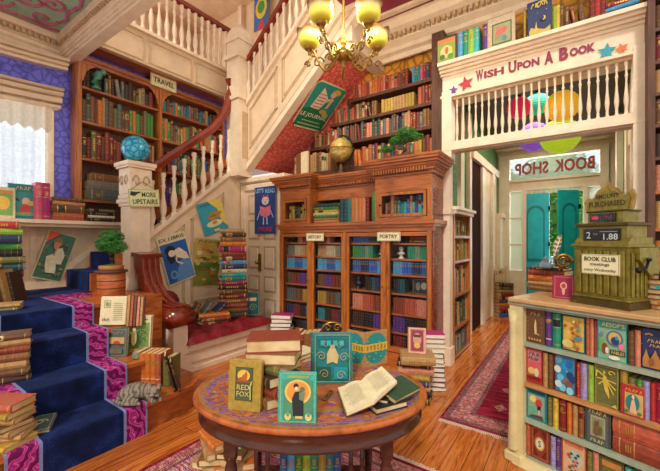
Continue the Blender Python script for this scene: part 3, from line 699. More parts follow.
for a, b_ in ((TY0+.035, TYM-.03), (TYM+.03, TY1-.035)):       # arched head fretwork
    for s, e in ((a, 1), (b_, -1)):
        m = MB(); m.prism([(s, 4.1), (s+e*.3, 4.1)]+[(s+e*(.3-.28*math.sin(t)), 4.1-.26*(1-math.cos(t))) for t in [k*PI/12 for k in range(1, 7)]]+[(s, 3.82)], -5.61, -5.595, OAK, None, 'x'); part(m, 'arch_bracket', tb)
G = 'books in the travel bookcase'
trav = [(TS[4], .2, .3, ['brown', 'tan', 'dark brown', 'slate grey', 'olive green', 'leather brown', 'dark red', 'grey'], 'top shelf'), (TS[3], .3, .42, ['tan', 'brown', 'gold', 'dark red', 'olive green', 'slate grey', 'orange', 'leather brown', 'green'], 'second shelf'), (TS[2], .3, .44, ['dark red', 'brown', 'slate grey', 'olive green', 'rust red', 'dark brown', 'tan'], 'third shelf')]
for z, h0, h1, cols, nm in trav:
    row(B, TY0+(.34 if nm == 'top shelf' else .045), TYM-.04, z, h0, h1, .13, cols, f'on the {nm} of the left travel bay', G, (.035, .07))
    row(B, TYM+.04, TY1-.04, z, h0-.02, h1-.03, .13, cols+['teal', 'green', 'blue', 'orange', 'rust red'], f'on the {nm} of the right travel bay', G, (.035, .065))
row(B, TY0+.06, TY0+.3, TS[4], .24, .28, .13, ['dark brown', 'black', 'slate grey'], 'beside the green statue on the top shelf', G, (.04, .06), lean=0)
row(B, TYM+.04, TY1-.04, TS[1], .32, .44, .13, ['green', 'olive green', 'brown', 'purple', 'navy blue', 'tan'], 'on the fourth shelf of the right travel bay', G, (.035, .065))
row(B, TYM+.04, TY1-.04, TS[0], .18, .24, .13, ['brown', 'tan', 'dark red'], 'on the bottom shelf of the right travel bay', G, (.035, .065))
row(B, TY0+.62, TY0+.85, TS[1], .38, .45, .13, ['brown', 'tan', 'dark brown'], 'standing next to the three fat books in the travel bookcase', G, (.04, .06), lean=0)
pile(-5.69, TY0+.34, TS[1], [('slate grey', .15, .18, .5, 180), ('grey', .13, .18, .48, 180), ('leather brown', .11, .17, .38, 180)], 'of the fat books on the fourth travel shelf', G)
pile(-5.66, TY0+.27, 1.865, [('black', .05, .2, .36, 180), ('white', .035, .2, .34, 180), ('black', .05, .2, .35, 180), ('grey', .04, .2, .33, 180)], 'of the black pile at the foot of the travel bookcase', G)
# small green statuette on the top shelf
VERD = plain('verdigris', srgb('#4f8f74'), .5, .2, 25, .4, .3)
sg = empty('statuette', 'green verdigris bird statuette on the top shelf of the travel bookcase', 'statuette', TR(-5.57, TY0+.2, TS[4]))
m = MB(); m.lathe([(.06, 0), (.06, .02), (.045, .03), (.03, .05)], 14, VERD); m.build('base', sg)
m = MB(); m.tube([(0, .01, .04), (0, -.015, .1), (.005, 0, .17), (.01, .03, .23), (.02, .07, .25)], [.028, .045, .055, .05, .03], VERD, None, 12); m.ball(.042, VERD, TR(.02, .08, .262), 12); m.lathe([(.015, 0), (.001, .04)], 8, VERD, TR(.03, .12, .26)@RX(-90)); m.build('body', sg)
# ---- sign helper
def sign(name, TLp, w, h, M, text, label, lines=None, col='#ece0b0', ink='#2a1c14', thick=.01, cat='sign'):
    """M: board matrix at lower left; text list of (string,u0,v0,u1,v1)"""
    e = empty(name, label, cat, M)
    m = MB(); m.box(0, w, 0, thick, 0, h, ac(col)); m.build('board', e)
    a = Art(); a.ring(.006, .006, w-.006, h-.006, .003, ink)
    for t in text: a.text(t[0], t[1]*w, t[2]*h, t[3]*w, t[4]*h, ink, t[5] if len(t) > 5 else .015)
    a.build('lettering', e); return e
p = atX(152, 82, -5.56); sign('shelf_sign', None, .44, .2, TR(-5.56, p.y-.02, p.z-.04)@RZ(90), [('TRAVEL', .1, .3, .9, .72)], 'cream hanging sign with the word TRAVEL above the left bookcase')
# more upstairs card on the newel
e = sign('stair_sign', None, .38, .23, TR(-4.68, 2.14, 2.03)@RZ(82)@RY(-4), [('MORE', .42, .55, .88, .82), ('UPSTAIRS', .12, .14, .93, .42)], 'cream card reading MORE UPSTAIRS with a pointing hand, hung on the newel', col='#dfe0a0')
a = Art(); a.poly([(.02, .15), (.07, .135), (.09, .15), (.1, .16), (.15, .185), (.145, .197), (.09, .19), (.03, .2)], '#201c1a'); a.build('pointing_hand', e)
m = MB(); m.tube([(.03, -.004, .22), (.19, .03, .33), (.35, -.004, .22)], .003, IRON, None, 5); m.build('string', e)
# ---------------------------------------------------------------- history and poetry bookcase
X0, X1 = -3.83, -1.38; YD = YB+.46; XM = [X0+(X1-X0)*k/4 for k in range(5)]
bc = empty('bookcase', 'large carved oak bookcase with four glazed doors and history and poetry signs', 'bookcase', TR((X0+X1)/2, YB+.2, 0))
m = MB(); m.box(X0, X1, YD-.02, YD, 0, 2.55, wood('cabinet_back_red', srgb('#7a2c18'), srgb('#45160c'), .5)); m.box(X0, X0+.03, YB+.02, YD, 0, 2.4, OAK); m.box(X1-.05, X1, YB+.02, YD, .0, 2.4, MAHOG)
m.box(X0, X1, YB+.02, YD, .1, .14, OAKH); part(m, 'carcass', bc)
m = MB(); m.box(X0-.02, X1+.02, YB-.03, YD, 0, .14, OAKH); m.box(X0-.01, X1+.01, YB-.01, YD, .14, .17, OAKH); part(m, 'plinth', bc)
m = MB(); m.box(X0-.05, X1+.05, YB-.06, YD, 1.8, 1.845, OAKH); m.box(X0-.03, X1+.03, YB-.035, YD, 1.765, 1.8, OAKH); m.box(X0-.01, X1+.01, YB-.01, YB+.1, 1.71, 1.765, OAKH); part(m, 'middle_ledge', bc)
# cornices: left block, recessed middle, right block
CP = [(0, 0), (0, -.04), (.03, -.05), (.03, -.1), (-.0, -.1), (.05, -.0)]
def case_cornice(x0, x1, yf, z0, z1, ret=(1, 1)):
    m = MB(); h = z1-z0; steps = [(.0, 0, .12), (.02, .12, .3), (.035, .3, .42), (.05, .42, .5), (.07, .5, .62), (.095, .62, .76), (.12, .76, .88), (.13, .88, 1)]
    for o, a, b_ in steps: m.box(x0-o*ret[0], x1+o*ret[1], yf-o, YD, z0+a*h, z0+b_*h, OAKH)
    n = int((x1-x0)/.036)
    for i in range(n): m.box(x0+i*.036, x0+i*.036+.02, yf-.062, yf-.03, z0+.26*h, z0+.46*h, OAKH)
    m.box(x0, x1, yf-.03, yf, z0+.2*h, z0+.5*h, DARKW)  # dark strip puts the shade between the dentils into the colour
    return m
part(case_cornice(X0, XM[1]-.02, YB, 2.36, 2.58), 'cornice', bc)
part(case_cornice(XM[1]-.02, XM[2]+.12, YB+.18, 2.34, 2.55, (0, 0)), 'cornice', bc)
part(case_cornice(XM[3]-.14, X1, YB-.02, 2.37, 2.62), 'cornice', bc)
part(case_cornice(XM[2]+.12, XM[3]-.14, YB+.18, 2.34, 2.55, (0, 0)), 'cornice', bc)
LB, RB = (X0, XM[1]-.02), (XM[3]-.14, X1)
m = MB(); m.box(XM[1]-.02, XM[3]-.14, YB+.18, YB+.22, 2.2, 2.36, OAKH); m.box(LB[0], LB[1], YB, YD, 2.26, 2.36, OAKH); m.box(RB[0], RB[1], YB-.02, YD, 2.24, 2.37, OAKH); part(m, 'frieze', bc)
def small_cab(x0, x1, yf, z0, z1, nm):
    m = MB(); t = .055
    for q in ((x0, x0+t, z0, z1), (x1-t, x1, z0, z1), (x0+t, x1-t, z0, z0+t*.8), (x0+t, x1-t, z1-t*.8, z1)): m.box(q[0], q[1], yf, yf+.03, q[2], q[3], OAK if q[0] != x0+t else OAKH)
    m.box(x0-.0, x0+.02, yf+.03, YD, z0, z1, OAK); m.box(x1-.02, x1, yf+.03, YD, z0, z1, MAHOG if x1 > -1.5 else OAK)
    part(m, 'cabinet_face', bc)
    d = MB(); a, b_ = x0+t+.01, x1-t-.01; t2 = .035
    for q in ((a, a+t2, z0+.05, z1-.05), (b_-t2, b_, z0+.05, z1-.05), (a+t2, b_-t2, z0+.05, z0+.05+t2), (a+t2, b_-t2, z1-.05-t2, z1-.05)): d.box(q[0], q[1], yf-.012, yf+.01, q[2], q[3], OAK)
    dd = part(d, 'cabinet_door', bc)
    k = MB(); kx = (b_-t2/2) if x0 < -3 else (a+t2/2); k.ball(.014, IRON, TR(kx, yf-.025, (z0+z1)/2), 8); k2 = local(bc.matrix_basis.copy(), k).build('knob', dd)
    g = MB(); g.box(a+t2, b_-t2, yf, yf+.003, z0+.05+t2, z1-.05-t2, GLS); local(bc.matrix_basis.copy(), g).build('pane', dd)
small_cab(LB[0], LB[1], YB, 1.845, 2.27, 'l'); small_cab(RB[0]+.0, RB[1], YB-.02, 1.845, 2.25, 'r')
# glazed doors
SH = (.17, .42, .66, .92, 1.16, 1.36, 1.56)
for k in range(4):
    a, b_ = XM[k]+.012, XM[k+1]-.012; t = .05; z0, z1 = .18, 1.7
    m = MB()
    m.box(a, a+t, YB-.01, YB+.025, z0, z1, OAK); m.box(b_-t, b_, YB-.01, YB+.025, z0, z1, OAK); m.box(a+t, b_-t, YB-.01, YB+.025, z0, z0+.07, OAKH); m.box(a+t, b_-t, YB-.01, YB+.025, z1-.05, z1, OAKH)
    m.box(a+t, a+t+.01, YB-.004, YB+.02, z0, z1, DARKW); m.box(b_-t-.01, b_-t, YB-.004, YB+.02, z0, z1, DARKW)
    dd = part(m, 'glass_door', bc)
    g = MB(); g.box(a+t, b_-t, YB+.008, YB+.011, z0+.07, z1-.05, GLS); local(bc.matrix_basis.copy(), g).build('pane', dd)
    g = MB(); kx = b_-t/2 if k % 2 == 0 else a+t/2; g.ball(.013, BRASS, TR(kx, YB-.022, 1.0), 8); local(bc.matrix_basis.copy(), g).build('knob', dd)
for x in XM:
    m = MB(); x = min(max(x, X0+.02), X1-.03); m.box(x-.022, x+.022, YB-.025, YB+.03, .17, 1.72, OAK); m.box(x-.012, x+.012, YB-.034, YB-.02, .25, 1.66, OAK); part(m, 'stile', bc)
for z in SH[1:]:
    for k in range(0, 4, 2):
        m = MB(); m.box(XM[k]+.02, XM[k+2]-.02, YB+.05, YD, z-.022, z, OAKH); part(m, 'shelf', bc)
m = MB(); m.box(XM[2]-.012, XM[2]+.012, YB+.04, YD, .17, 1.72, OAK); part(m, 'divider', bc)
# contents: left pair (history) and right pair (poetry)
B = BY(YB+.05); GH, GP = 'history books behind the glazed doors', 'poetry books behind the glazed doors'
hist = [(SH[6], .15, ['salmon', 'dark red', 'rust red'], 'top'), (SH[5], .16, ['grey', 'beige', 'tan'], 'second'), (SH[4], .17, ['sky blue', 'blue', 'sky blue'], 'third'), (SH[3], .17, ['brown', 'dark red', 'purple', 'brown'], 'fourth'), (SH[2], .18, ['slate grey', 'brown', 'mustard'], 'fifth'), (SH[1], .17, ['navy blue', 'dark red', 'black', 'teal'], 'sixth'), (SH[0], .18, ['dark brown', 'black', 'navy blue'], 'bottom')]
poet = [(SH[6], .14, ['royal blue', 'blue', 'dark teal', 'navy blue'], 'top'), (SH[5], .16, ['green', 'emerald green', 'grey green', 'emerald green'], 'second'), (SH[4], .17, ['blue', 'navy blue', 'royal blue', 'sky blue'], 'third'), (SH[3], .18, ['black', 'dark teal', 'navy blue', 'black'], 'fourth'), (SH[2], .2, ['salmon', 'terracotta', 'rust red'], 'fifth'), (SH[1], .2, ['dark brown', 'black', 'purple'], 'sixth'), (SH[0], .2, ['dark brown', 'black', 'dark red'], 'bottom')]
for lst, k0, nm, G in ((hist, 0, 'history', GH), (poet, 2, 'poetry', GP)):
    for z, h, cols, pos in lst:
        for j, side in ((0, 'left'), (1, 'right')):
            a, b_ = XM[k0+j]+.07, XM[k0+j+1]-.07
            if pos == 'top' and nm == 'history': a, b_ = (a+.22, b_+.0) if j == 0 else (a-.0, b_-.24)
            if pos == 'second' and nm == 'poetry': a, b_ = (a, b_-.14) if j == 0 else (a+.2, b_)
            if pos == 'fourth' and nm == 'poetry': a, b_ = (a+.2, b_) if j == 0 else (a, b_-.3)
            if pos == 'top' and nm == 'poetry' and j == 1: b_ = a+.1
            cc = cols if j == 0 else cols[::-1]
            row(B, a, b_, z, h-.008, h+.008, .16, cc, f'on the {pos} shelf behind the {side} {nm} door', G, even=.031, styles=(1,) if pos in ('top', 'third') else (2,))
# small ornaments inside
def bust(x, z, mat, label, s=1):
    e = empty('bust', label, 'statuette', TR(x, YB+.13, z)); m = MB(); m.lathe([(.045*s, 0), (.045*s, .015*s), (.02*s, .03*s), (.02*s, .05*s)], 12, mat); m.build('base', e)
    m = MB(); m.lathe([(.02*s, .05*s), (.06*s, .07*s), (.05*s, .095*s), (.018*s, .105*s), (.02*s, .115*s), (.036*s, .13*s), (.036*s, .16*s), (.02*s, .18*s), (.001, .182*s)], 14, mat, None, True, 1, .7); m.build('head', e)
bust(XM[0]+.15, SH[6], plain('pewter', srgb('#3c4a50'), .4, .4), 'dark pewter bust on the top shelf behind the first history door'); bust(XM[2]-.17, SH[6], IRON, 'small black bust on the top shelf behind the second history door')
bust(XM[2]+.13, SH[3], plain('dark_bronze', srgb('#2e3a44'), .4, .5), 'dark bronze bust beside black books behind the left poetry door')
bust(XM[3]+.16, SH[5], plain('white_plaster', srgb('#d8d2c0'), .6), 'little white plaster bust beside green books behind the right poetry door', .85)
bust(XM[3]-.12, SH[5], MATS['white_plaster'], 'little white plaster bust at the right end of the green books behind the left poetry door', .7)
book(TR(XM[4]-.17, YB+.1, SH[3])@RX(-6), .02, .24, .2, 'black', 'black picture-covered book shown face on behind the right poetry door', None, 1, hero=True, extra=lambda a, w, h: (a.ring(.01, .01, w-.01, h-.01, .004, '#8a8468'), a.ell(w*.3, h*.5, .03, .05, '#6f6a58'), a.ell(w*.62, h*.55, .04, .045, '#8f8a70')))
pile(XM[4]-.2, YB+.17, SH[6], [('brown', .045, .15, .28, 90), ('rust red', .04, .14, .24, 90)], 'of the brown pair behind the right poetry door', GP)
# upper open middle shelf and small cabinets
G = 'books in the upper part of the big bookcase'
row(BY(YB+.06), LB[0]+.1, LB[1]-.1, 1.85, .24, .3, .16, ['navy blue', 'mustard', 'olive green', 'gold', 'yellow', 'brown', 'slate grey'], 'in the small left cabinet', G, (.03, .045), lean=0)
row(BY(YB+.05), RB[0]+.1, RB[1]-.1, 1.85, .22, .33, .16, ['teal', 'blue', 'royal blue', 'brown', 'salmon', 'turquoise', 'olive green', 'purple'], 'in the small right cabinet', G, (.03, .05), lean=0)
xm = XM[1]+.0
z = pile(xm+.24, YB+.13, 1.85, [('salmon', .04, .17, .44, 90), ('tan', .035, .17, .43, 90), ('green', .035, .18, .42, 90), ('cream', .04, .17, .44, 90), ('yellow', .035, .17, .4, 90), ('green', .045, .18, .42, 90), ('dark teal', .05, .17, .42, 90)], 'of the green and cream pile in the open shelf', G, jit=2)
row(BY(YB+.04), xm+.48, RB[0]-.12, 1.85, .3, .36, .18, ['dark teal', 'teal', 'orange', 'tan', 'orange', 'salmon', 'dark red', 'rust red'], 'in the open shelf of the big bookcase', G, even=.058, styles=(2,))
book(TR(RB[0]-.045+.02, YB+.05+.09, 1.85)@RZ(90), .06, .18, .38, 'green', 'tall green book standing last on the right in the open shelf', G, 0)
for t_, x_, lb in (('HISTORY', 306, 'cream shelf sign with the word HISTORY on the glazed bookcase'), ('POETRY', 377, 'cream shelf sign with the word POETRY on the glazed bookcase')):
    p = atY(x_, 241, YB-.05); sign('shelf_sign', None, .32, .115, TR(p.x, YB-.045, p.z), [(t_, .12, .3, .88, .72)], lb)
# ---------------------------------------------------------------- alcove shelves above
AS = (2.72, 3.2, 3.53, 3.86)
lx = lambda z: (z+.3-6.70)/.84+.06
ab = empty('alcove_shelving', 'dark wooden shelves in the alcove under the stair above the big bookcase', 'bookshelf', TR(-2.9, 4.8, 2.6))
m = MB(); m.box(-4.6, -1.5, YD, YK, 2.5, AS[0], DARKW); part(m, 'base_board', ab)
for z in AS[1:]:
    m = MB(); m.box(lx(z), -1.5, 4.74, YK, z-.045, z, DARKW); part(m, 'shelf', ab)
m = MB(); m.box(-3.9, -2.9, 4.74, YK, AS[1]-.05, AS[1]-.01, DARKW); part(m, 'shelf', ab)
m = MB(); m.box(-4.0, -1.5, YK-.02, YK, 2.7, 3.5, DARKW); m.box(-3.2, -1.5, YK-.02, YK, 3.5, 4.02, DARKW); m.box(-2.75, -1.5, YK-.02, YK, 4.02, 4.1, DARKW); part(m, 'back_panel', ab)
G = 'books on the alcove shelves'; B = BY(4.75)
row(B, lx(AS[3])+.03, -1.95, AS[3], .2, .25, .2, ['salmon', 'terracotta', 'orange', 'rust red', 'dark red', 'brown', 'tan'], 'on the top alcove shelf', G, (.035, .055), lean=.03)
row(B, -1.93, -1.51, AS[3], .19, .25, .2, ['teal', 'pink', 'dark red', 'sky blue', 'cream', 'crimson', 'dark teal'], 'at the right end of the top alcove shelf', G, (.035, .05), lean=0)
row(B, lx(AS[2])+.03, -2.5, AS[2], .2, .26, .2, ['brown', 'slate grey', 'tan', 'terracotta', 'dark red', 'dark green', 'leather brown'], 'on the second alcove shelf', G, (.035, .055), lean=.1)
row(B, -2.42, -1.85, AS[2], .2, .22, .2, ['gold', 'tan', 'mustard'], 'in the matching gold set on the second alcove shelf', G, even=.047, styles=(2,))
row(B, -1.84, -1.51, AS[2], .23, .27, .2, ['terracotta', 'dark red', 'salmon', 'rust red'], 'right of the gold set on the second alcove shelf', G, (.045, .055), lean=0)
row(B, lx(AS[1])+.03, -1.51, AS[1], .22, .29, .2, ['slate grey', 'brown', 'slate grey', 'tan', 'dark red', 'dark green', 'leather brown', 'black', 'salmon', 'rust red'], 'on the third alcove shelf', G, (.035, .055), lean=.02)
row(BY(4.6), -4.05, -3.25, AS[0], .3, .37, .2, ['tan', 'leather brown', 'brown', 'beige'], 'in the brown row left of the globe', G, (.04, .055), lean=0)
row(BY(4.6), -2.82, -1.51, AS[0], .26, .33, .2, ['terracotta', 'brown', 'navy blue', 'gold', 'dark red', 'slate grey', 'orange', 'tan'], 'on top of the big bookcase between globe and bonsai', G, (.045, .065), lean=.02)
# tall open book at the left end
ob = empty('open_book', 'tall open book with pale pages standing at the left end of the bookcase top', 'book', TR(atY(302, 176, 4.25).x, 4.25, 2.6))
for s, ang in ((-1, 50), (1, -58)):
    m = MB(); m.box(0, .17*s, 0, .02, 0, .40, bk('leather brown')); o = m.build('cover', ob, RZ(-ang*.6*s if False else (-25 if s < 0 else -10)))
    m = MB(); m.box(0.01*s, .16*s, -.03, -.001, .01, .39, PAPER if s > 0 else bk('leather brown')); m.build('page_block', ob, RZ(-25 if s < 0 else -10))
# globe
G_ = atY(341, 172, 4.3); gb = empty('desk_globe', 'tabletop world globe in a dark ring stand on top of the bookcase', 'globe', TR(G_.x, 4.3, 2.56))
m = MB(); m.lathe([(.13, 0), (.13, .02), (.05, .04), (.025, .07), (.03, .12), (.02, .17)], 18, DARKW); m.tube([(.21*math.cos(a), 0, .38+.21*math.sin(a)) for a in [k*PI/12-PI/2-.4 for k in range(15)]], .011, IRON); m.build('stand', gb)
m = MB(); m.tube([(.205*math.cos(a), .205*math.sin(a), .38) for a in [k*PI/14 for k in range(29)]], .009, BRASS); m.build('horizon_ring', gb)
def globe_mat():
    m_, nt, b = base('globe_map', .35); v = coords(nt, (1, 1, 1)); n = node(nt, 'ShaderNodeTexNoise', Scale=5, Detail=5); nt.links.new(v, n.inputs['Vector'])
    nt.links.new(ramp(nt, n.outputs['Fac'], [(.4, srgb('#9a8a4a')), (.46, srgb('#c8b060')), (.5, srgb('#c8803a')), (.58, srgb('#6f9a4a')), (.68, srgb('#c05a38'))]), b.inputs['Base Color']); return m_
m = MB(); m.ball(.175, globe_mat(), TR(0, 0, .38), 24); m.build('map_ball', gb)
# ---------------------------------------------------------------- bonsai
LEAF = plain('bonsai_leaf', srgb('#5aa83c'), .55, 0, 14, .5, .2); LEAF2 = plain('bonsai_leaf_dark', srgb('#3a8038'), .55, 0, 14, .5, .2); BARK = plain('bark', srgb('#5a4230'), .8, 0, 30, .4, .6); MOSS = plain('moss', srgb('#4a6a2a'), .9, 0, 30, .4, .4)
def foliage(mb, cx, cy, cz, rx, ry, rz, n, size, mats, rr):
    for _ in range(n):
        u, w = rr.uniform(-1, 1), rr.uniform(0, 2*PI); q = (1-u*u)**.5; k = rr.uniform(.55, 1)**.5
        p = Vector((cx+rx*k*q*math.cos(w), cy+ry*k*q*math.sin(w), cz+rz*k*u))
        Mx = TR(*p) @ Matrix.Rotation(rr.uniform(0, 6.28), 4, 'Z') @ Matrix.Rotation(rr.uniform(-1.1, 1.1), 4, 'X'); s = size*rr.uniform(.6, 1.2)
        mb.add([(-s*.45, 0, 0), (0, -s*.18, s*.12), (s*.55, 0, 0), (0, s*.2, s*.12)], [(0, 1, 2, 3)], rr.choice(mats), Mx)
def bonsai(name, label, M, trunk, pads, pot, leaf, seed, dens=1, size=.035):
    rr = random.Random(seed); e = empty(name, label, 'bonsai', M); m = MB(); pot(m); m.build('pot', e)
    m = MB()
    for t in trunk: m.tube([q[:3] for q in t], [q[3] for q in t], BARK, None, 8)
    m.build('trunk', e)
    for p in pads:
        m = MB(); m.ball(1, LEAF2, TR(*p[:3])@Matrix.Diagonal((p[3]*.6, p[4]*.6, p[5]*.6, 1)), 12); foliage(m, p[0], p[1], p[2], p[3]*1.08, p[4]*1.08, p[5]*1.1, int(1300*dens*p[3]/.1), size, leaf, rr); m.build('foliage', e)
def pot_tray(m): m.lathe([(.10, 0), (.12, .005), (.13, .05), (.12, .05), (.115, .04)], 4, DARKW, Matrix.Diagonal((1.9, 1, 1, 1))@RZ(45), False); m.box(-.15, .15, -.07, .07, .035, .05, MOSS)
P_ = atY(402, 155, 4.15)
bonsai('bonsai', 'layered green bonsai in a flat dark tray on top of the poetry cabinet', TR(P_.x, 4.15, 2.63), [[(.0, 0, .05, .035), (.04, 0, .12, .03), (.0, 0, .2, .025), (.05, 0, .28, .018)], [(0, 0, .14, .02), (-.14, 0, .17, .012)], [(.02, 0, .2, .018), (.16, 0, .25, .01)]],
       [(.06, 0, .33, .13, .1, .07), (.15, .0, .26, .12, .09, .05), (-.06, 0, .25, .11, .09, .05), (-.2, 0, .16, .09, .07, .04)], pot_tray, [LEAF, LEAF2], 3, .5, .03)
# ---------------------------------------------------------------- fascia with balusters, opening
XL, XR = -1.40, .565
m = MB(); m.box(XL, XR, YF, YF+.14, 3.42, 3.76, CREAM2)
for o, z0, z1 in ((.03, 3.42, 3.45), (.02, 3.7, 3.73), (.06, 3.73, 3.76), (.1, 3.76, 3.79), (.15, 3.79, 3.83)): m.box(XL-.02, XR+.02, YF-o, YF+.36, z0, z1, CREAM2)
m.box(XL, XR, YF-.02, YF+.14, 2.79, 2.85, CREAM2); m.box(XL, XR, YF-.035, YF+.15, 2.74, 2.79, CREAM2); m.box(XL, XR, YF, YF+.12, 2.72, 2.8, TANW)
m.box(XL, XL+.12, YF-.03, YF+.14, 2.6, 3.5, CREAM2); m.box(XR-.1, XR, YF-.03, YF+.14, 0, 3.5, CREAM2); m.box(XL+.02, XL+.1, YF-.03, YF+.1, 0, 2.65, CREAM2)
m.box(XL+.0, XL+.12, YF-.05, YF+.12, 0, .22, CREAM2); m.box(XL, XL+.12, YF-.05, YF+.12, 1.93, 2.0, CREAM2)
fa = struct(m, 'wall_fascia')
bf = empty('fretwork_railing', 'row of ivory turned balusters under the WISH UPON A BOOK fascia', 'railing', TR(XL, YF+.05, 2.84))
for i in range(23): baluster(bf, (.17+i*.075, 0, 0), .56, CREAM2, .52)
m = MB(); m.box(.1, XR-XL-.1, -.03, .03, .55, .6, TANW); m.build('top_rail', bf)
a = Art(TR(XL, YF, 3.42), .0015); q = lambda px, py: (lambda p: (p.x-XL, p.z-3.42))(atY(px, py, YF))
RB_ = '#8c2440'
def caps(words, u0, u1, v0, hb, hs):
    n = sum(len(w)+.0 for w in words)+.55*(len(words)-1)+.3*len(words); k = (u1-u0)/n; u = u0
    for w in words:
        a.text(w[0], u, v0-.014, u+k*1.12, v0+hb, RB_, .045)
        if len(w) > 1: a.text(w[1:], u+k*1.25, v0, u+k*(len(w)+.22), v0+hs, RB_, .045)
        u += k*(len(w)+.3+.55)
u0, v0 = q(476, 88); u1, v1 = q(596, 64)
caps(['WISH', 'UPON', 'A', 'BOOK'], u0, u1, .13, .125, .092)
for px, py, r, c, rt in ((453.5, 90.5, .062, '#5b3aa0', .1), (466, 84, .1, '#b5283c', -.2), (606.5, 51.5, .085, '#1898a8', .1), (621.5, 49, .06, '#d87038', -.3)):
    u, v = q(px, py); a.star(u, v, r, c, 5, .42, rt)
lt = a.build('lettering'); lt.parent = fa
# lintel books
G = 'books on the ledge above the fascia'; B = BY(YF-.12); zl = 3.83
def ux(px): return atY(px, 60, YF-.1).x
# ---------------------------------------------------------------- corridor
CH = 3.75
m = MB(); m.box(-1.53, -1.5, YK+.1, YE, 0, CH+.3, GRNW); m.box(-1.41, -1.39, YF+.14, YK+.1, 2.05, CH, GRNW); m.box(-1.5, -1.48, YF+.1, YE, 0, .2, CREAM2)
for y0, y1 in ((5.55, 5.75), (6.1, 6.25)): m.box(-1.5, -1.44, y0, y1, 0, CH, CREAM2)
m.box(-1.5, -1.46, 6.25, 7.0, 0, 3.0, plain('very_dark_door', srgb('#3a1a12'), .9, 0, 6, .4, .1, .05)); m.box(-1.5, -1.42, 7.0, 7.25, 0, 3.1, CREAM2); m.box(-1.5, -1.44, 7.3, 8.5, 0, 3.1, CREAM); m.box(-1.5, -1.4, 7.9, 8.1, 0, 3.15, CREAM2); m.box(-1.5, -1.4, 6.2, 8.6, 3.0, 3.15, CREAM2); m.box(-1.5, -1.36, 8.5, YE, 0, 2.2, CREAM2); m.box(-1.5, -1.32, 8.5, YE, 2.1, 2.2, CREAM2)
struct(m, 'wall_corridor_left')
m = MB(); m.box(.66, .76, YF+.1, YE, 0, CH+.3, GRNW)
for y0, y1 in ((4.7, 4.85), (5.6, 5.9), (6.3, 6.5), (7.6, 7.9)): m.box(.58, .66, y0, y1, 0, CH, CREAM2)
m.box(.64, .66, 5.9, 6.3, 0, CH, TANW); m.box(.6, .66, 5.6, 6.5, 2.9, 3.1, CREAM2); struct(m, 'wall_corridor_right')
m = MB(); m.box(-1.6, .8, YF+.14, YE+.1, CH+.1, CH+.16, plain('corridor_ceiling', srgb('#5a4a34'), .8, 0, 5, .2)); m.box(-1.6, .8, YE-.3, YE, CH-.1, CH+.1, CREAM2); struct(m, 'ceiling_corridor')
EP = lambda px, py: atY(px, py, YE)
def er(mb, x0, y0, x1, y1, d0, d1, mat):
    p, q_ = EP(x0, y0), EP(x1, y1); mb.box(p.x, q_.x, YE-d1, YE-d0, q_.z, p.z, mat)
xl, xr = -1.42, .56; tr0, tr1 = 2.98, 3.45; dh = 2.72
m = MB()
m.box(-1.6, xl+.18, YE, YE+.12, 0, CH+.1, CREAM); m.box(xr-.12, .8, YE, YE+.12, 0, CH+.1, CREAM); m.box(xl, xr, YE, YE+.12, tr1, CH+.1, CREAM); m.box(xl, xr, YE, YE+.12, dh, tr0, CREAM)
for x0, x1 in ((xl-.04, xl+.18), (-.98, -.9), (.14, .22), (xr-.14, xr)): m.box(x0, x1, YE-.05, YE+.1, 0, tr1+.08 if x0 in (xl-.04, xr-.14) else dh, CREAM2)
m.box(xl-.04, xr, YE-.06, YE+.1, tr1, tr1+.1, CREAM2); m.box(xl-.08, xr+.04, YE-.12, YE, tr1+.22, tr1+.28, CREAM2); m.box(xl-.1, xr+.06, YE-.16, YE, tr1+.28, tr1+.33, CREAM2); m.box(xl, xr, YE-.05, YE+.1, dh, dh+.06, CREAM2); m.box(xl, xr, YE-.05, YE+.1, tr0-.05, tr0, CREAM2)
m.box(xl+.18, -.98, YE-.02, YE+.08, 0, .9, CREAM2); m.box(.22, xr-.14, YE-.02, YE+.08, 0, .9, CREAM2)
struct(m, 'wall_entrance')
m = MB(); m.box(xl+.18, xr-.14, YE+.04, YE+.05, tr0, tr1, glass('transom_glass', (.75, .88, .86), .05, .3)); w3 = m.build('window_3'); w3['kind'] = 'structure'
a = Art(TR(xl+.18, YE+.03, tr0), .002); W_ = xr-.14-xl-.18; a.text('BOOK', W_*.52, .1, W_*.95, .38, '#b04848', .035, True); a.text('SHOP', W_*.06, .1, W_*.46, .38, '#b04848', .035, True); o = a.build('lettering'); o.parent = w3
m = MB()
for x0, x1 in ((xl+.18, -.98), (.22, xr-.14)): m.box(x0, x1, YE+.03, YE+.04, .9, dh, glass('frosted_side_glass', (.8, .85, .78), .3, .55))
w4 = m.build('window_4'); w4['kind'] = 'structure'
m = MB()
for x0, x1 in ((xl+.18, -.98), (.22, xr-.14)):
    for z in (1.5, 2.1): m.box(x0, x1, YE+.0, YE+.05, z-.015, z+.015, CREAM2)
m.build('window_frame', w4)
TEAL = plain('turquoise_paint', srgb('#16b2bc'), .35, 0, 6, .25, .2); TEALD = plain('deep_turquoise_paint', srgb('#0e7c88'), .4, 0, 6, .25, .2)
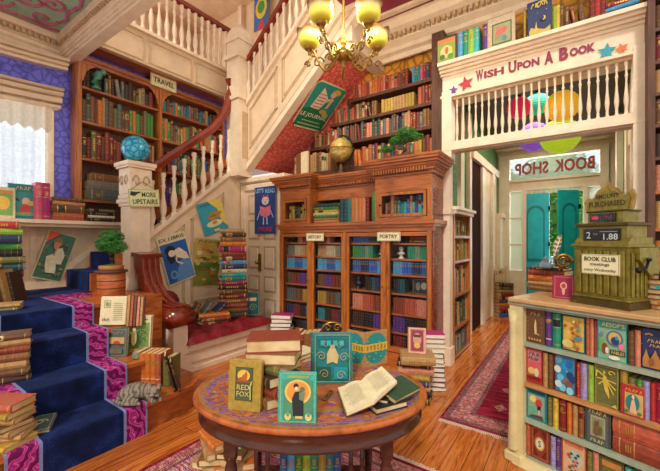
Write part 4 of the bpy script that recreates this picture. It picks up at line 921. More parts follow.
def teal_leaf(name, M, w, h):
    m = MB(); m.box(0, w, 0, .05, 0, h, TEAL); o = m.build(name, None, M); o['kind'] = 'structure'
    a_ = w*.16; m = MB(); top = h*.9; r = w/2-a_
    arch = [(a_, h*.42)]+[(w-a_, h*.42)]+[(w/2+r*math.cos(t), top-r*1.2+r*1.2*math.sin(t)) for t in [k*PI/10 for k in range(11)]]
    m.prism(arch, -.012, 0, TEALD); ins = [(w/2+(x-w/2)*.82, (h*.66)+(z-h*.66)*.9) for x, z in arch]; m.prism(ins, -.022, -.01, TEAL)
    for z0, z1 in ((h*.05, h*.2), (h*.24, h*.37)): m.box(a_, w-a_, -.012, 0, z0, z1, TEALD); m.bev(a_+.03, w-a_-.03, -.022, 0, z0+.03, z1-.03, .006, TEAL)
    m.star if False else None
    m.build('raised_panel', o); m = MB()
    for z in (h*.2, h*.55, h*.85): m.box(w-.02, w+.02, -.03, .0, z, z+.1, IRON)
    m.build('hinge', o)
teal_leaf('door_2', TR(-.98, YE-.02, .02), .52, dh-.1); teal_leaf('door_3', TR(-.27, YE-.42, .02)@RZ(42), .46, dh-.1)
m = MB(); m.box(-.38, -.36, YE, YE+.03, .9, 1.2, IRON); struct(m, 'trim_7')
# lace pelmet behind transom
m = MB()
for k in range(12): m.ball(.08, LACE, TR(-.9+k*.095, YE-.01, dh-.03)@Matrix.Diagonal((1, .3, .8, 1)), 8)
tag(m.build('lace_trim'), 'scalloped cream lace trim along the top of the turquoise doors', 'lace trim')
# garden outside
GRASS = plain('lawn', srgb('#86a83c'), .9, 0, 4, .25, .4); m = MB(); m.box(-6, 6, YE+.1, 26, -.12, -.02, GRASS); struct(m, 'ground_lawn')
m = MB(); m.prism([(-.7, YE+.12), (.1, YE+.12), (.3, 13), (-.2, 17), (-.9, 17), (-.4, 13)], -.02, 0, plain('path_stone', srgb('#cdbfa0'), .9, 0, 8, .15)); struct(m, 'path_garden')
SKYM = emit('sky_backdrop', (.72, .86, 1.0), 1.5); m = MB(); m.box(-14, 14, 25.5, 25.7, -.1, 14, SKYM); struct(m, 'sky'); m = MB(); m.box(-12.2, -12, -9, 9, -1, 12, SKYM); struct(m, 'sky_west')
rr = random.Random(5)
BUSH = [plain('bush_leaf_a', srgb('#5f9a34'), .7, 0, 8, .4), plain('bush_leaf_b', srgb('#3c7a2c'), .7, 0, 8, .4), plain('bush_leaf_c', srgb('#93b84a'), .7, 0, 8, .4)]
for x, y, z, r, lb in ((-1.5, 13, 1.2, 1.1, 'round green bush outside left of the garden path'), (.9, 14, 1.2, 1.2, 'green bush outside right of the garden path'), (-.2, 18, 2.2, 1.6, 'tall leafy tree outside at the end of the path'), (1.6, 11.5, 2.6, .9, 'leafy shrub behind the right side window of the entrance'), (-2.4, 16, 3.2, 1.5, 'leafy tree outside beyond the left side window of the entrance'), (-.9, 23, 4.8, 2.1, 'big tree crown seen through the shop window over the doors')):
    e = empty('garden_bush', lb, 'bush', TR(x, y, -.02)); m = MB(); m.tube([(0, 0, 0), (.05, 0, z)], [.1, .06], BARK); m.build('trunk', e)
    m = MB(); m.ball(r*.8, BUSH[1], TR(0, 0, z), 14); foliage(m, 0, 0, z, r, r, r*.9, 1300, r*.16, BUSH, rr); m.build('foliage', e)
# corridor bookcase
cb = empty('bookcase', 'narrow oak bookcase along the left corridor wall beyond the big bookcase', 'bookcase', TR(-1.4, 5.1, 0))
m = MB(); m.box(-1.5, -1.3, 4.66, 4.7, 0, 1.95, OAK); m.box(-1.5, -1.3, 5.5, 5.54, 0, 1.95, OAK); m.box(-1.5, -1.48, 4.7, 5.5, 0, 1.95, DARKW); part(m, 'carcass', cb)
m = MB(); m.box(-1.5, -1.26, 4.62, 5.58, 1.95, 2.0, CREAM2); m.box(-1.5, -1.23, 4.6, 5.6, 2.0, 2.04, CREAM2); part(m, 'top_moulding', cb)
G = 'books in the corridor bookcase'
for z, h0, h1, cols, nm in ((.05, .2, .26, ['grey green', 'slate grey', 'brown'], 'bottom'), (.42, .26, .34, ['dark green', 'slate grey', 'tan', 'dark brown'], 'fourth'), (.86, .28, .38, ['terracotta', 'slate grey', 'tan', 'brown', 'salmon'], 'third'), (1.32, .22, .3, ['tan', 'brown', 'gold', 'olive green', 'leather brown'], 'second'), (1.66, .18, .24, ['brown', 'tan', 'olive green', 'dark brown'], 'top')):
    m = MB(); m.box(-1.5, -1.3, 4.7, 5.5, z-.035, z, OAKY); part(m, 'shelf', cb)
    row(BA(-1.31), 4.72, 5.48, z, h0, h1, .14, cols, f'on the {nm} shelf of the corridor bookcase', G, (.04, .07))
# books on the corridor floor by the door
pile(-1.24, 8.1, 0, [(c, .07, .24, .3) for c in ('blue', 'dark red', 'rust red', 'orange', 'navy blue', 'salmon', 'dark red', 'tan', 'dark teal', 'brown')], 'of the far corridor floor pile', 'piles by the entrance', jit=14)
row(BY(7.98), -1.38, -1.1, .712, .25, .36, .18, ['brown', 'tan', 'cream'], 'upright on the far corridor pile', 'piles by the entrance', (.05, .08), lean=0)
# ---------------------------------------------------------------- right bookcase
rb = empty('bookcase', 'dark wooden bookcase running up the right edge beside the fascia', 'bookcase', TR(.9, 4.5, 0))
YR_ = 4.3
m = MB(); m.box(.55, .6, YR_, 4.6, 0, 4.6, DARKW); m.box(1.5, 1.55, YR_, 4.6, 0, 4.6, DARKW); m.box(.55, 1.55, 4.56, 4.6, 0, 4.6, DARKW); part(m, 'carcass', rb)
G = 'books in the right hand bookcase'
RS = [.3, .65, 1.0, 1.35, 1.71, 2.05, 2.36, 2.66, 2.95, 3.24, 3.54, 3.84, 4.14]
for i, z in enumerate(RS):
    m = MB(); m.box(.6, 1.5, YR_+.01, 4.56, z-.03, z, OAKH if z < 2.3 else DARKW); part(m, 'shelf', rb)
    if z > .9: row(BY(YR_+.02), .61, 1.2, z, .2, .25, .18, ['orange', 'salmon', 'brown', 'dark red', 'gold', 'leather brown'] if i % 2 else ['brown', 'slate grey', 'terracotta', 'tan', 'dark brown'], f'on the {ordw(len(RS)-i)} shelf down of the right edge bookcase', G, (.04, .055))
# paper lanterns
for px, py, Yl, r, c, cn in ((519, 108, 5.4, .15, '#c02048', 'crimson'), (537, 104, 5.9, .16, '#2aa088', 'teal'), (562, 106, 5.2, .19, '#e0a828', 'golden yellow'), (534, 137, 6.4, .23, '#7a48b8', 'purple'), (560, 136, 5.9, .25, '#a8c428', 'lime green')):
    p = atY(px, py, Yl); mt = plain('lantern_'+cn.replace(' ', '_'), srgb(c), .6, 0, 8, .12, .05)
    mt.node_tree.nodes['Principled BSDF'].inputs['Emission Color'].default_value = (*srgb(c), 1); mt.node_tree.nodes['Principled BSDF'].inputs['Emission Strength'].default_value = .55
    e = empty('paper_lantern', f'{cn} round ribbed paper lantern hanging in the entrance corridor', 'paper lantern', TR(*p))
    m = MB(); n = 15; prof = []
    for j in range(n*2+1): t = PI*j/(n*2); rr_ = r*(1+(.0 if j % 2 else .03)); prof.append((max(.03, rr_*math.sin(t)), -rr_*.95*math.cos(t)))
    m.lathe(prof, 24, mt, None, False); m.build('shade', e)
    m = MB(); m.tube([(0, 0, r*.9), (0, 0, CH+.1-p.z)], .004, IRON, None, 5); m.build('cord', e)
    m = MB(); m.lathe([(.035, -.0), (.04, .015), (.035, .03)], 12, IRON, TR(0, 0, r*.93)); m.build('collar', e)
def pb(M, px, py, y=0):
    """pixel to (u, v) on the plane y of board M"""
    i = M.inverted(); o = i @ Vector((0, 0, EYE)); d = (i @ (Vector((0, 0, EYE))+ray(px, py)))-o; t = (y-o.y)/d.y; p = o+d*t; return p.x, p.z
# ---------------------------------------------------------------- posters
def poster(name, label, TLc, TRc, BLc, fn, cat='poster', col='#e0d2a8', off=.006, round_=0):
    M, w, h = surface_M(TLc, TRc, BLc); e = empty(name, label, cat, M@TR(0, -off, 0))
    m = MB(); r = .12*min(w, h) if round_ else .004
    m.prism([(r, 0), (w-r, 0), (w, r), (w, h-r), (w-r, h), (r, h), (0, h-r), (0, r)], 0, .003, ac(col)); m.build('sheet', e)
    a = Art(); fn(a, w, h); a.build('print', e); return e
def art_exlibris(a, w, h):
    a.text('EX LIBRIS', .06*w, .88*h, .94*w, .95*h, '#5a4028', .02); a.rect(.04*w, .03*h, .96*w, .83*h, '#1e5fae'); a.poly([(.3*w, .03*h), (.96*w, .03*h), (.96*w, .42*h), (.8*w, .5*h), (.5*w, .38*h)], '#5f8fc4')
    for i in range(9): a.ell((.12+.1*(i % 3))*w, (.1+.07*i)*h, .03*w, .02*h, '#164a90')
    a.ell(.34*w, .68*h, .18*w, .1*h, '#1c1a24'); a.ell(.3*w, .56*h, .12*w, .14*h, '#1c1a24'); a.ell(.36*w, .62*h, .11*w, .07*h, '#ead9bd', rot=.5)
    a.poly([(.42*w, .66*h), (.66*w, .7*h), (.86*w, .56*h), (.92*w, .42*h), (.74*w, .44*h), (.5*w, .52*h)], '#ead9bd'); a.line([(.52*w, .58*h), (.44*w, .44*h), (.66*w, .35*h)], .05*w, '#e3d0b2'); a.line([(.36*w, .56*h), (.5*w, .32*h)], .03*w, '#1c1a24')
    a.ell(.26*w, .2*h, .12*w, .09*h, '#6f9fc0'); a.ell(.26*w, .2*h, .07*w, .05*h, '#2a6aa8')
def art_sun(a, w, h):
    a.rect(0, 0, w, h, '#3aa0b4'); a.poly([(w*.45, h), (w, h), (w, .1*h), (.8*w, .3*h), (.75*w, .7*h)], '#e8d060'); a.ell(.5*w, .3*h, .32*w, .1*h, '#ece0a8'); a.poly([(.25*w, .5*h), (.5*w, .66*h), (.9*w, .6*h), (.75*w, .44*h), (.4*w, .42*h)], '#c8872e'); a.ell(.5*w, .54*h, .12*w, .04*h, '#7a8a30')
    a.scrib(.08*w, .88*h, .48*w, .94*h, '#2a4a50'); a.ell(.5*w, .33*h, .1*w, .05*h, '#d0902e'); a.rect(.4*w, .05*h, .62*w, .12*h, '#ece0a8')
def art_garden(a, w, h):
    a.rect(0, 0, w, h, '#8a8a34'); a.rect(.0, .5*h, w, h, '#c8a850'); rr = random.Random(4)
    for i in range(46): a.ell(rr.uniform(.05, .95)*w, rr.uniform(.04, .92)*h, rr.uniform(.03, .09)*w, rr.uniform(.02, .05)*h, rr.choice(['#d8c070', '#6f8a2c', '#c88a34', '#8fa040', '#e4d8a0', '#a8642c', '#4a7038']), 10)
    a.poly([(0, .42*h), (w*.5, .5*h), (w, .62*h), (w, .55*h), (.5*w, .4*h), (0, .34*h)], '#5a7a30'); a.ell(.7*w, .22*h, .13*w, .1*h, '#e8d8a0', 12); a.ell(.7*w, .22*h, .06*w, .05*h, '#c86838', 10); a.scrib(.06*w, .9*h, .62*w, .97*h, '#2c5a40')
def art_lets(a, w, h):
    a.rect(0, 0, w, h, '#1c3f88'); a.text("LET'S", .04*w, .88*h, .44*w, .97*h, '#9cc4e0', .02); a.text('READ', .52*w, .86*h, .97*w, .95*h, '#8ab8dc', .02); a.ell(.52*w, .7*h, .17*w, .09*h, '#e8d8c8'); a.poly([(.38*w, .76*h), (.42*w, .84*h), (.5*w, .78*h)], '#d0505a'); a.poly([(.56*w, .78*h), (.64*w, .84*h), (.68*w, .75*h)], '#d0505a')
    a.ell(.52*w, .67*h, .03*w, .015*h, '#3a2030'); a.ell(.45*w, .72*h, .02*w, .012*h, '#3a2030'); a.ell(.6*w, .72*h, .02*w, .012*h, '#3a2030')
    a.poly([(.26*w, .6*h), (.52*w, .56*h), (.78*w, .6*h), (.76*w, .4*h), (.52*w, .35*h), (.28*w, .4*h)], '#e87890'); a.line([(.52*w, .56*h), (.52*w, .36*h)], .01*w, '#b84060')
    a.line([(.45*w, .36*h), (.44*w, .2*h)], .05*w, '#b8c8d8'); a.line([(.6*w, .36*h), (.62*w, .2*h)], .05*w, '#b8c8d8'); a.line([(.28*w, .5*h), (.14*w, .3*h)], .035*w, '#b8c8d8'); a.line([(.77*w, .5*h), (.9*w, .34*h)], .035*w, '#b8c8d8')
    a.text('MORE', .22*w, .05*h, .86*w, .15*h, '#c0404a', .03)
def art_woman(a, w, h):
    a.rect(.03*w, .02*h, .97*w, .98*h, '#4a7a60'); rr = random.Random(9)
    for i in range(50): a.ell(rr.uniform(.08, .92)*w, rr.uniform(.06, .94)*h, rr.uniform(.02, .07)*w, rr.uniform(.012, .03)*h, rr.choice(['#3a6450', '#7a9a70', '#8a7a50', '#5f8a8a', '#a89a68']), 8)
    a.poly([(.03*w, .98*h), (.42*w, .98*h), (.03*w, .74*h)], '#e8582c'); a.ell(.42*w, .8*h, .15*w, .09*h, '#8a7440'); a.ell(.44*w, .72*h, .13*w, .08*h, '#d08058'); a.ell(.66*w, .7*h, .16*w, .07*h, '#3c5a44')
    a.poly([(.42*w, .64*h), (.62*w, .7*h), (.78*w, .55*h), (.76*w, .36*h), (.5*w, .34*h), (.46*w, .5*h)], '#e6dcb8'); a.poly([(.2*w, .46*h), (.44*w, .56*h), (.6*w, .34*h), (.68*w, .16*h), (.36*w, .14*h), (.26*w, .28*h)], '#ece0b4'); a.line([(.46*w, .66*h), (.42*w, .5*h)], .05*w, '#d8946c')
    a.ring(.0, .0, w, h, .02*w, '#e0d2a8')
def art_journal(a, w, h):
    a.poly([(.04*w, .04*h), (.96*w, .04*h), (.96*w, .95*h), (.9*w, .97*h), (.14*w, .97*h), (.04*w, .92*h)], '#2f9c8c'); a.poly([(.04*w, .04*h), (.96*w, .04*h), (.96*w, .34*h), (.6*w, .48*h), (.3*w, .5*h), (.04*w, .4*h)], '#1d7a50')
    a.text('LE JOURNAL', .07*w, .24*h, .93*w, .35*h, '#ece4c4', .02); a.rect(.2*w, .17*h, .8*w, .19*h, '#b8cca0'); a.rect(.12*w, .09*h, .88*w, .115*h, '#b8cca0')
    a.poly([(.22*w, .46*h), (.5*w, .46*h), (.6*w, .7*h), (.42*w, .82*h), (.3*w, .9*h), (.26*w, .7*h)], '#f0dcc8')
    for i in range(5): a.line([(.27*w, (.5+.065*i)*h), (.54*w, (.51+.065*i)*h)], .018*w, '#d05848')
    a.line([(.55*w, .66*h), (.72*w, .74*h), (.68*w, .52*h)], .07*w, '#ecc0a0'); a.ell(.72*w, .88*h, .13*w, .06*h, '#e8b838'); a.ell(.66*w, .82*h, .09*w, .06*h, '#ecc0a0'); a.ell(.66*w, .44*h, .12*w, .05*h, '#d8a848'); a.ell(.78*w, .38*h, .1*w, .05*h, '#c8b860')
pw = lambda fn, *pts: [fn(*p) for p in pts]
X_ = XC+.02
poster('wall_poster', 'blue and white poster headed EX LIBRIS with a bowed dark-haired woman, beside the bench arm', atX(161, 237, X_), atX(189, 229, X_), atX(169, 287, X_), art_exlibris)
poster('wall_poster', 'turquoise and yellow poster pinned high under the stair moulding', atX(201, 204, X_), atX(225, 197, X_), atX(205, 237, X_), art_sun)
poster('wall_poster', 'olive and gold garden poster behind the tall book pile on the seat', atX(197, 238, X_-.005), atX(236, 241, X_-.005), atX(192, 286, X_-.005), art_garden)
poster('door_poster', "dark blue poster reading LET'S READ MORE with a pink book, fixed on the white door", atY(255, 188, YB+.02), atY(276, 185.4, YB+.02), atY(255, 234, YB+.02), art_lets)
poster('wall_poster', 'tilted green poster of a woman in a pale dress on the dado under the window sill', atX(42, 228, XA+.035), atX(71, 236, XA+.035), atX(30, 277, XA+.035), art_woman)
def onsoffit(px, py):
    r = ray(px, py); t = (6.70-EYE)/(r.z-.84*r.x); return Vector((r.x*t, r.y*t, EYE+r.z*t))
poster('soffit_poster', 'green rounded poster reading LE JOURNAL on the sloping red papered soffit', onsoffit(321, 79), onsoffit(350, 91.5), onsoffit(290, 124.6), art_journal, round_=1, off=.01)
def art_banner(a, w, h):
    a.rect(0, 0, w, h, '#2f6ab8'); a.ell(.5*w, .45*h, .4*w, .22*h, '#e0c838'); a.ell(.5*w, .47*h, .25*w, .13*h, '#4a9a50'); a.poly([(.2*w, .0), (.8*w, 0), (.6*w, .25*h)], '#c84040'); a.ell(.3*w, .85*h, .2*w, .1*h, '#e8d860')
poster('wall_banner', 'tall stained glass coloured banner on the wall of the upper hall', atY(254, -14, 5.5), atY(268, -22, 5.5), atY(254, 33, 5.5), art_banner)
# ---------------------------------------------------------------- window seat
VEL = plain('red_velvet', srgb('#84101e'), .6, 0, 11, .7, .8)
ws = empty('window_seat', 'white panelled window seat with a scrolled mahogany arm', 'bench', TR(-4.3, 3.0, 0)); BX = -3.8
m = MB(); m.box(-4.68, BX, 2.4, 3.8, 0, .34, CREAM2); m.box(BX, BX+.02, 2.42, 3.72, .26, .33, CREAM2); m.box(-4.68, BX+.02, 2.38, 3.82, 0, .05, CREAM2); m.box(BX, BX+.012, 2.46, 3.66, .1, .115, TANW); m.box(BX, BX+.012, 2.36, 3.66, .225, .24, TANW); part(m, 'base', ws)
m = MB(); m.box(-3.9, BX+.01, 2.22, 2.4, 0, .62, CREAM2); m.box(-4.6, -3.9, 2.26, 2.36, .0, .7, CREAM2); part(m, 'end_panel', ws)
AO, AY = .12, .18
top = [(x+AO, z) for x, z in [(-4.80, 1.4), (-4.62, 1.38), (-4.60, 1.2), (-4.52, 1.02), (-4.38, .88), (-4.2, .81), (-4.02, .80)]]
bot = [(x+AO, z) for x, z in [(-4.05, .62), (-4.25, .67), (-4.5, .78), (-4.68, .98), (-4.76, 1.2), (-4.80, 1.26)]]
sx_c = -3.93+AO; m = MB(); m.prism(top+[(sx_c, .80), (sx_c, .59)]+bot, 2.02+AY, 2.26+AY, MAHOG)
for r_, e_ in ((.115, .0), (.078, .014), (.035, .028)): m.cyl((sx_c, 1.98+AY-e_, .69), (sx_c, 2.26+AY+e_, .69), r_, MAHOG, None, 24)
for yy in (2.06, 2.14, 2.22): m.sweepbox([(x, yy+AY, z+.012) for x, z in top[1:]+[(sx_c, .805)]], .045, .02, RAILM)
m.prism([(-4.72, 1.39), (-4.46, 1.37), (-4.46, 1.42), (-4.72, 1.44)], 2.0+AY, 2.28+AY, MAHOG); part(m, 'scrolled_arm', ws)
cu = empty('seat_cushion', 'tufted crimson velvet cushion covering the window seat', 'cushion', TR(-4.3, 3.0, .34))
m = MB(); n1, n2 = 28, 40; vs = []
for j in range(n2+1):
    for i in range(n1+1):
        u, v = i/n1, j/n2; x = -.54+1.1*u; y = -.62+1.4*v; e = min(u, 1-u, v*1.3, (1-v)*1.3)
        z = .115*(min(1, e/.09))**.45+.026*math.sin(u*19+math.sin(v*21))*math.sin(v*26+1.5*math.sin(u*9))+.008*math.sin(u*47+v*31); vs.append((x, y, max(z, 0)))
m.add(vs, [(j*(n1+1)+i, j*(n1+1)+i+1, (j+1)*(n1+1)+i+1, (j+1)*(n1+1)+i) for j in range(n2) for i in range(n1)], VEL, None, True); m.build('upholstery', cu)
p = atX(178, 300, -4.7); pe = empty('throw_pillow', 'dark crimson velvet pillow propped behind the scrolled arm', 'pillow', TR(-4.62, 2.72, .6)@RZ(80)@RX(-20)@RY(-30)); m = MB(); m.ball(1, VEL, TR(0, 0, .16)@Matrix.Diagonal((.17, .07, .17, 1)), 16); m.build('cover', pe)
# books on the seat
BXc = atX(232, 312, -4.52)
pile(-4.22, 3.42, .45, [('dark brown', 0.080, .3, .42), ('brown', 0.067, .3, .4), ('rust red', 0.067, .28, .4), ('leather brown', 0.067, .28, .42), ('dark red', 0.073, .28, .38), ('brown', 0.067, .28, .4), ('dark brown', 0.067, .26, .4), ('crimson', 0.053, .26, .38), ('teal', 0.060, .26, .36), ('turquoise', 0.060, .25, .34), ('cream', 0.053, .25, .36), ('navy blue', 0.067, .26, .36), ('sky blue', 0.060, .26, .38), ('dark red', 0.060, .25, .36), ('rust red', 0.067, .26, .36), ('magenta', 0.080, .26, .36), ('orange', 0.067, .25, .36), ('leather brown', 0.073, .26, .36), ('dark brown', 0.060, .25, .34), ('tan', 0.053, .26, .36)], 'of the tall pile on the window seat', 'books on the window seat', 145, 9)
pile(-4.12, 3.0, .45, [('dark brown', .045, .26, .38, 170), ('rust red', .05, .26, .38, 160), ('orange', .05, .26, .4, 152)], 'of the slumped pile at the foot of the tall one', 'books on the window seat', 150, 6)
for k, (x, y, c, T, H, an, ln, d_) in enumerate(((-4.3, 2.62, 'tan', .06, .28, 64, 24, .2), (-4.28, 2.74, 'brown', .05, .28, 66, 30, .2), (-4.25, 2.86, 'slate grey', .05, .3, 68, 38, .2), (-4.2, 2.98, 'navy blue', .04, .3, 70, 50, .2))):
    book(TR(x, y, .46+T*math.sin(math.radians(ln)))@RZ(an)@RY(ln)@RZ(90), T, d_, H, c, f'{c} book leaning over on the velvet cushion, {ordw(k+1)} from the scrolled arm', 'books on the window seat')
book(TR(-4.0, 3.62, .45)@RZ(48), .05, .2, .36, 'dark teal', 'green and teal book standing at the right end of the window seat', None, 1, hero=True, extra=lambda a, w, h: (a.ring(.01, .01, w-.01, h-.01, .006, '#8ab878'), a.rect(w*.25, h*.62, w*.75, h*.76, '#d8c890'), a.swirl(w*.5, h*.35, w*.3, '#8ab878', .006)))
# white paged pile beside the seat and orange spines beyond the table
q = atZ(279, 338, 0); pile(-3.62, 3.86, 0, [(c, .06, .2, .3, None or 300+random.Random(i).uniform(-12, 12), 0, WPAGES) for i, c in enumerate(('black', 'navy blue', 'dark green', 'black', 'dark teal', 'black', 'dark green', 'magenta'))], 'of the white paged pile beside the window seat', 'books on the floor by the bookcase')
row(TR(-2.95, 3.35, 0)@RZ(22), 0, .33, 0, .36, .42, .24, ['terracotta', 'brown', 'rust red', 'leather brown'], 'upright on the floor in front of the history doors', 'books on the floor by the bookcase', (.05, .07), lean=0)
# ---------------------------------------------------------------- things on the lower stairs
dq = atZ(112, 296, LAND)
DQ = atZ(111.5, 295, LAND); drum = empty('bentwood_box', 'round orange bentwood box carrying the bonsai at the top of the stairs', 'box', TR(DQ.x, DQ.y, .95)@Matrix.Scale(.86, 4))
m = MB(); m.lathe([(.165, 0), (.17, .02), (.17, .30), (.165, .31)], 28, wood('bentwood', srgb('#b5622e'), srgb('#843c18'), .4, (1.5, 1.5, 8))); 
for z in (.1, .2): m.lathe([(.172, z), (.176, z+.005), (.172, z+.012)], 28, DARKW)
m.build('drum', drum); m = MB(); m.lathe([(.165, .31), (.2, .315), (.2, .335), (.18, .345)], 28, DARKW); m.build('lid', drum)
def pot_drum(m): m.lathe([(.11, 0), (.125, .01), (.13, .05), (.12, .055)], 20, plain('clay_pot', srgb('#b0703c'), .6, 0, 12, .3)); m.lathe([(.115, .05), (.06, .065), (.001, .07)], 16, MOSS)
bonsai('bonsai', 'round headed bonsai tree in a clay dish on the bentwood box', TR(DQ.x, DQ.y, 1.245)@Matrix.Scale(1.02, 4), [[(0, 0, .05, .04), (.015, 0, .13, .03), (0, 0, .22, .022), (.03, 0, .32, .014)], [(0, 0, .16, .018), (-.12, 0, .24, .01)], [(.01, 0, .18, .016), (.14, .02, .25, .01)]],
       [(0, 0, .38, .13, .12, .08), (-.13, 0, .28, .11, .1, .07), (.14, 0, .27, .11, .1, .07), (.02, -.06, .3, .12, .1, .07)], pot_drum, [LEAF, LEAF2], 8, .5, .034)
def art_sunset(a, w, h): a.ring(.01, .01, w-.01, h-.01, .008, '#7a7a60'); a.rect(.14*w, .4*h, .86*w, .68*h, '#c8a060'); a.ell(.5*w, .47*h, .17*w, .09*h, '#c83830'); a.rect(.14*w, .4*h, .86*w, .46*h, '#4a4030'); a.scrib(.2*w, .78*h, .8*w, .88*h, '#8a8a70'); a.rect(.2*w, .12*h, .8*w, .3*h, '#6a6450')
def art_green(a, w, h):
    a.rect(.05*w, .04*h, .95*w, .8*h, '#7f9a50'); a.text('The Secret Garden'[:15], .1*w, .85*h, .9*w, .94*h, '#8a5a30', .01)
    for s in (-1, 1):
        for v in (.3, .5, .66): a.swirl(w*(.5+.22*s), h*v, w*.16, '#2f6a3c', .009, 1.3, s)
    a.ell(.5*w, .4*h, .1*w, .2*h, '#d8c070'); a.ell(.5*w, .62*h, .06*w, .06*h, '#e0b090'); a.rect(.1*w, .05*h, .9*w, .12*h, '#b88a40')
def art_green(a, w, h, f=art_green):
    a.rect(.05*w, .04*h, .95*w, .8*h, '#7f9a50')
    a.rect(.12*w, .86*h, .88*w, .9*h, '#a06a38'); a.rect(.2*w, .92*h, .8*w, .95*h, '#a06a38')
    for s in (-1, 1):
        for v in (.3, .5, .66): a.swirl(w*(.5+.22*s), h*v, w*.16, '#2f6a3c', .009, 1.3, s)
    a.ell(.5*w, .4*h, .1*w, .2*h, '#d8c070'); a.ell(.5*w, .62*h, .06*w, .06*h, '#e0b090'); a.rect(.1*w, .05*h, .9*w, .12*h, '#b88a40')
# wood ends of the steps: step tops at .486, .75
def facing(px, py, z, rz=35, lean=-6): p = atZ(px, py, z); return TR(*p)@RZ(rz)@RX(lean)
face_book(facing(116, 357, .486), .2, .27, .03, 'slate grey', 'dark grey book with a red sunset picture standing on the second stair', art_sunset)
face_book(facing(136, 352, .486, 35)@TR(0, .0, 0), .27, .36, .04, 'cream', 'cream book with green scrolling plants on its cover on the stair end', art_green)
ob2 = empty('open_book', 'large open book with cream pages and small print leaning on the third stair', 'book', facing(112, 326, .75, 38, -8))
m = MB(); m.box(-.12, .3, .0, .02, 0, .3, bk('brown')); m.build('cover', ob2); m = MB(); m.bev(-.11, .14, -.03, 0, .01, .29, .006, PAPER); m.build('page_block', ob2)
m = MB()
for k in range(5): m.box(.15+k*.03, .172+k*.03, -.03+k*.004, 0, .0, .3-.005*k, bk(['tan', 'terracotta', 'brown', 'salmon', 'tan'][k]))
m.build('loose_leaves', ob2); a = Art(TR(0, -.031, 0)); a.ring(-.07, .18, -.01, .25, .004, '#6a7a50'); a.ell(-.04, .215, .018, .022, '#8a9a60')
for k in range(9): a.rect(.02, .06+k*.02, .11, .064+k*.02, '#8a7a60')
a.scrib(-.08, .05, -.01, .08, '#3a3020'); a.build('print', ob2)
sp = facing(136, 384, LAND, 35, 0); pr = atZ(130, 386, .25)
Mr = TR(*pr)@RZ(30)
row(Mr, 0, .07, 0, .3, .3, .2, ['grey green'], 'standing behind the cat at the left of the orange books', 'books behind the cat', even=.065, styles=(3,))
row(Mr, .072, .29, 0, .28, .31, .2, ['orange', 'orange', 'terracotta', 'orange'], 'in the orange set behind the cat', 'books behind the cat', even=.052, styles=(5,))
row(Mr, .30, .37, -.0, .25, .25, .2, ['olive green'], 'standing right of the orange set behind the cat', 'books behind the cat', even=.065, styles=(2,))
for k, (px, rt) in enumerate(((172, 14), (177, 16))):
    pp = atZ(px+4, 388, .25); book(TR(*pp)@RZ(60)@RY(-rt)@RZ(90), .02, .16, .34-.05*k, 'dark brown', f'thin dark book propped against the bench end, {ordw(k+1)} from the left', 'thin books by the bench end', 1)
# left hand piles climbing beside the stairs
GS = 'book piles on the left side of the stairs'
Q1 = atZ(7, 441, .257); pile(Q1.x, Q1.y, .257, [('gold', .035, .2, .3, 110), ('tan', .035, .2, .26, 140), ('tan', .04, .18, .24, 120), ('brown', .035, .18, .24, 100), ('tan', .04, .18, .24, 128), ('mustard', .04, .18, .24, 116), ('terracotta', .05, .18, .24, 122)], 'of the gold and tan pile on the lowest stair', GS, off=.008)
def art_leaf(a, w, h): a.ring(.01, .01, w-.01, h-.01, .004, '#b8c0a8'); a.swirl(w*.5, h*.5, w*.28, '#d0c898', .012, 1.4)
fb = atZ(36, 434, .262); face_book(TR(*fb)@RZ(62)@TR(0, .1, .025)@RX(-90+6)@TR(0, 0, -.1), .15, .22, .02, 'slate grey', 'grey blue book with a pale scroll lying slanted beside the gold and tan pile', art_leaf)
Q2 = atZ(9, 381, .487); pile(Q2.x, Q2.y, .487, [('dark brown', .06, .2, .27), ('brown', .055, .19, .26), ('tan', .055, .18, .26), ('leather brown', .06, .19, .27), ('rust red', .055, .18, .25), ('tan', .045, .18, .26), ('brown', .045, .16, .25)], 'of the brown pile on the second stair', GS, off=.01, yaw=158)
Q3 = atZ(2, 333, .75); pile(Q3.x, Q3.y, .75, [('tan', .04, .18, .25), ('brown', .04, .18, .26), ('terracotta', .05, .18, .25), ('yellow', .03, .17, .25), ('leather brown', .04, .18, .26), ('olive green', .035, .17, .25), ('tan', .03, .18, .26)], 'of the mixed pile on the third stair', GS, off=.012, yaw=160)
Q4 = atZ(5, 298, LAND); pile(Q4.x, Q4.y, LAND, [('dark brown', .08, .2, .28), ('rust red', .07, .21, .29), ('brown', .08, .2, .28), ('dark red', .08, .21, .28), ('dark teal', .08, .21, .3), ('olive green', .07, .21, .3), ('black', .08, .2, .29), ('green', .07, .2, .29), ('navy blue', .09, .21, .3), ('lime green', .07, .2, .29), ('red', .08, .2, .28)], 'of the big pile on the landing under the window', GS, off=.02, yaw=172, jit=12, pg=WPAGES)
for k, c in enumerate(('brown', 'tan', 'dark brown')):
    pp = atZ(6+k*8, 304-k*1.5, LAND+.012); book(TR(*pp)@RZ(50)@RY(-11)@RZ(90), .09, .2, .38-.03*k, c, f'worn {c} book leaning on the landing pile, {ordw(k+1)} from the left', 'leaning books on the landing', 2)
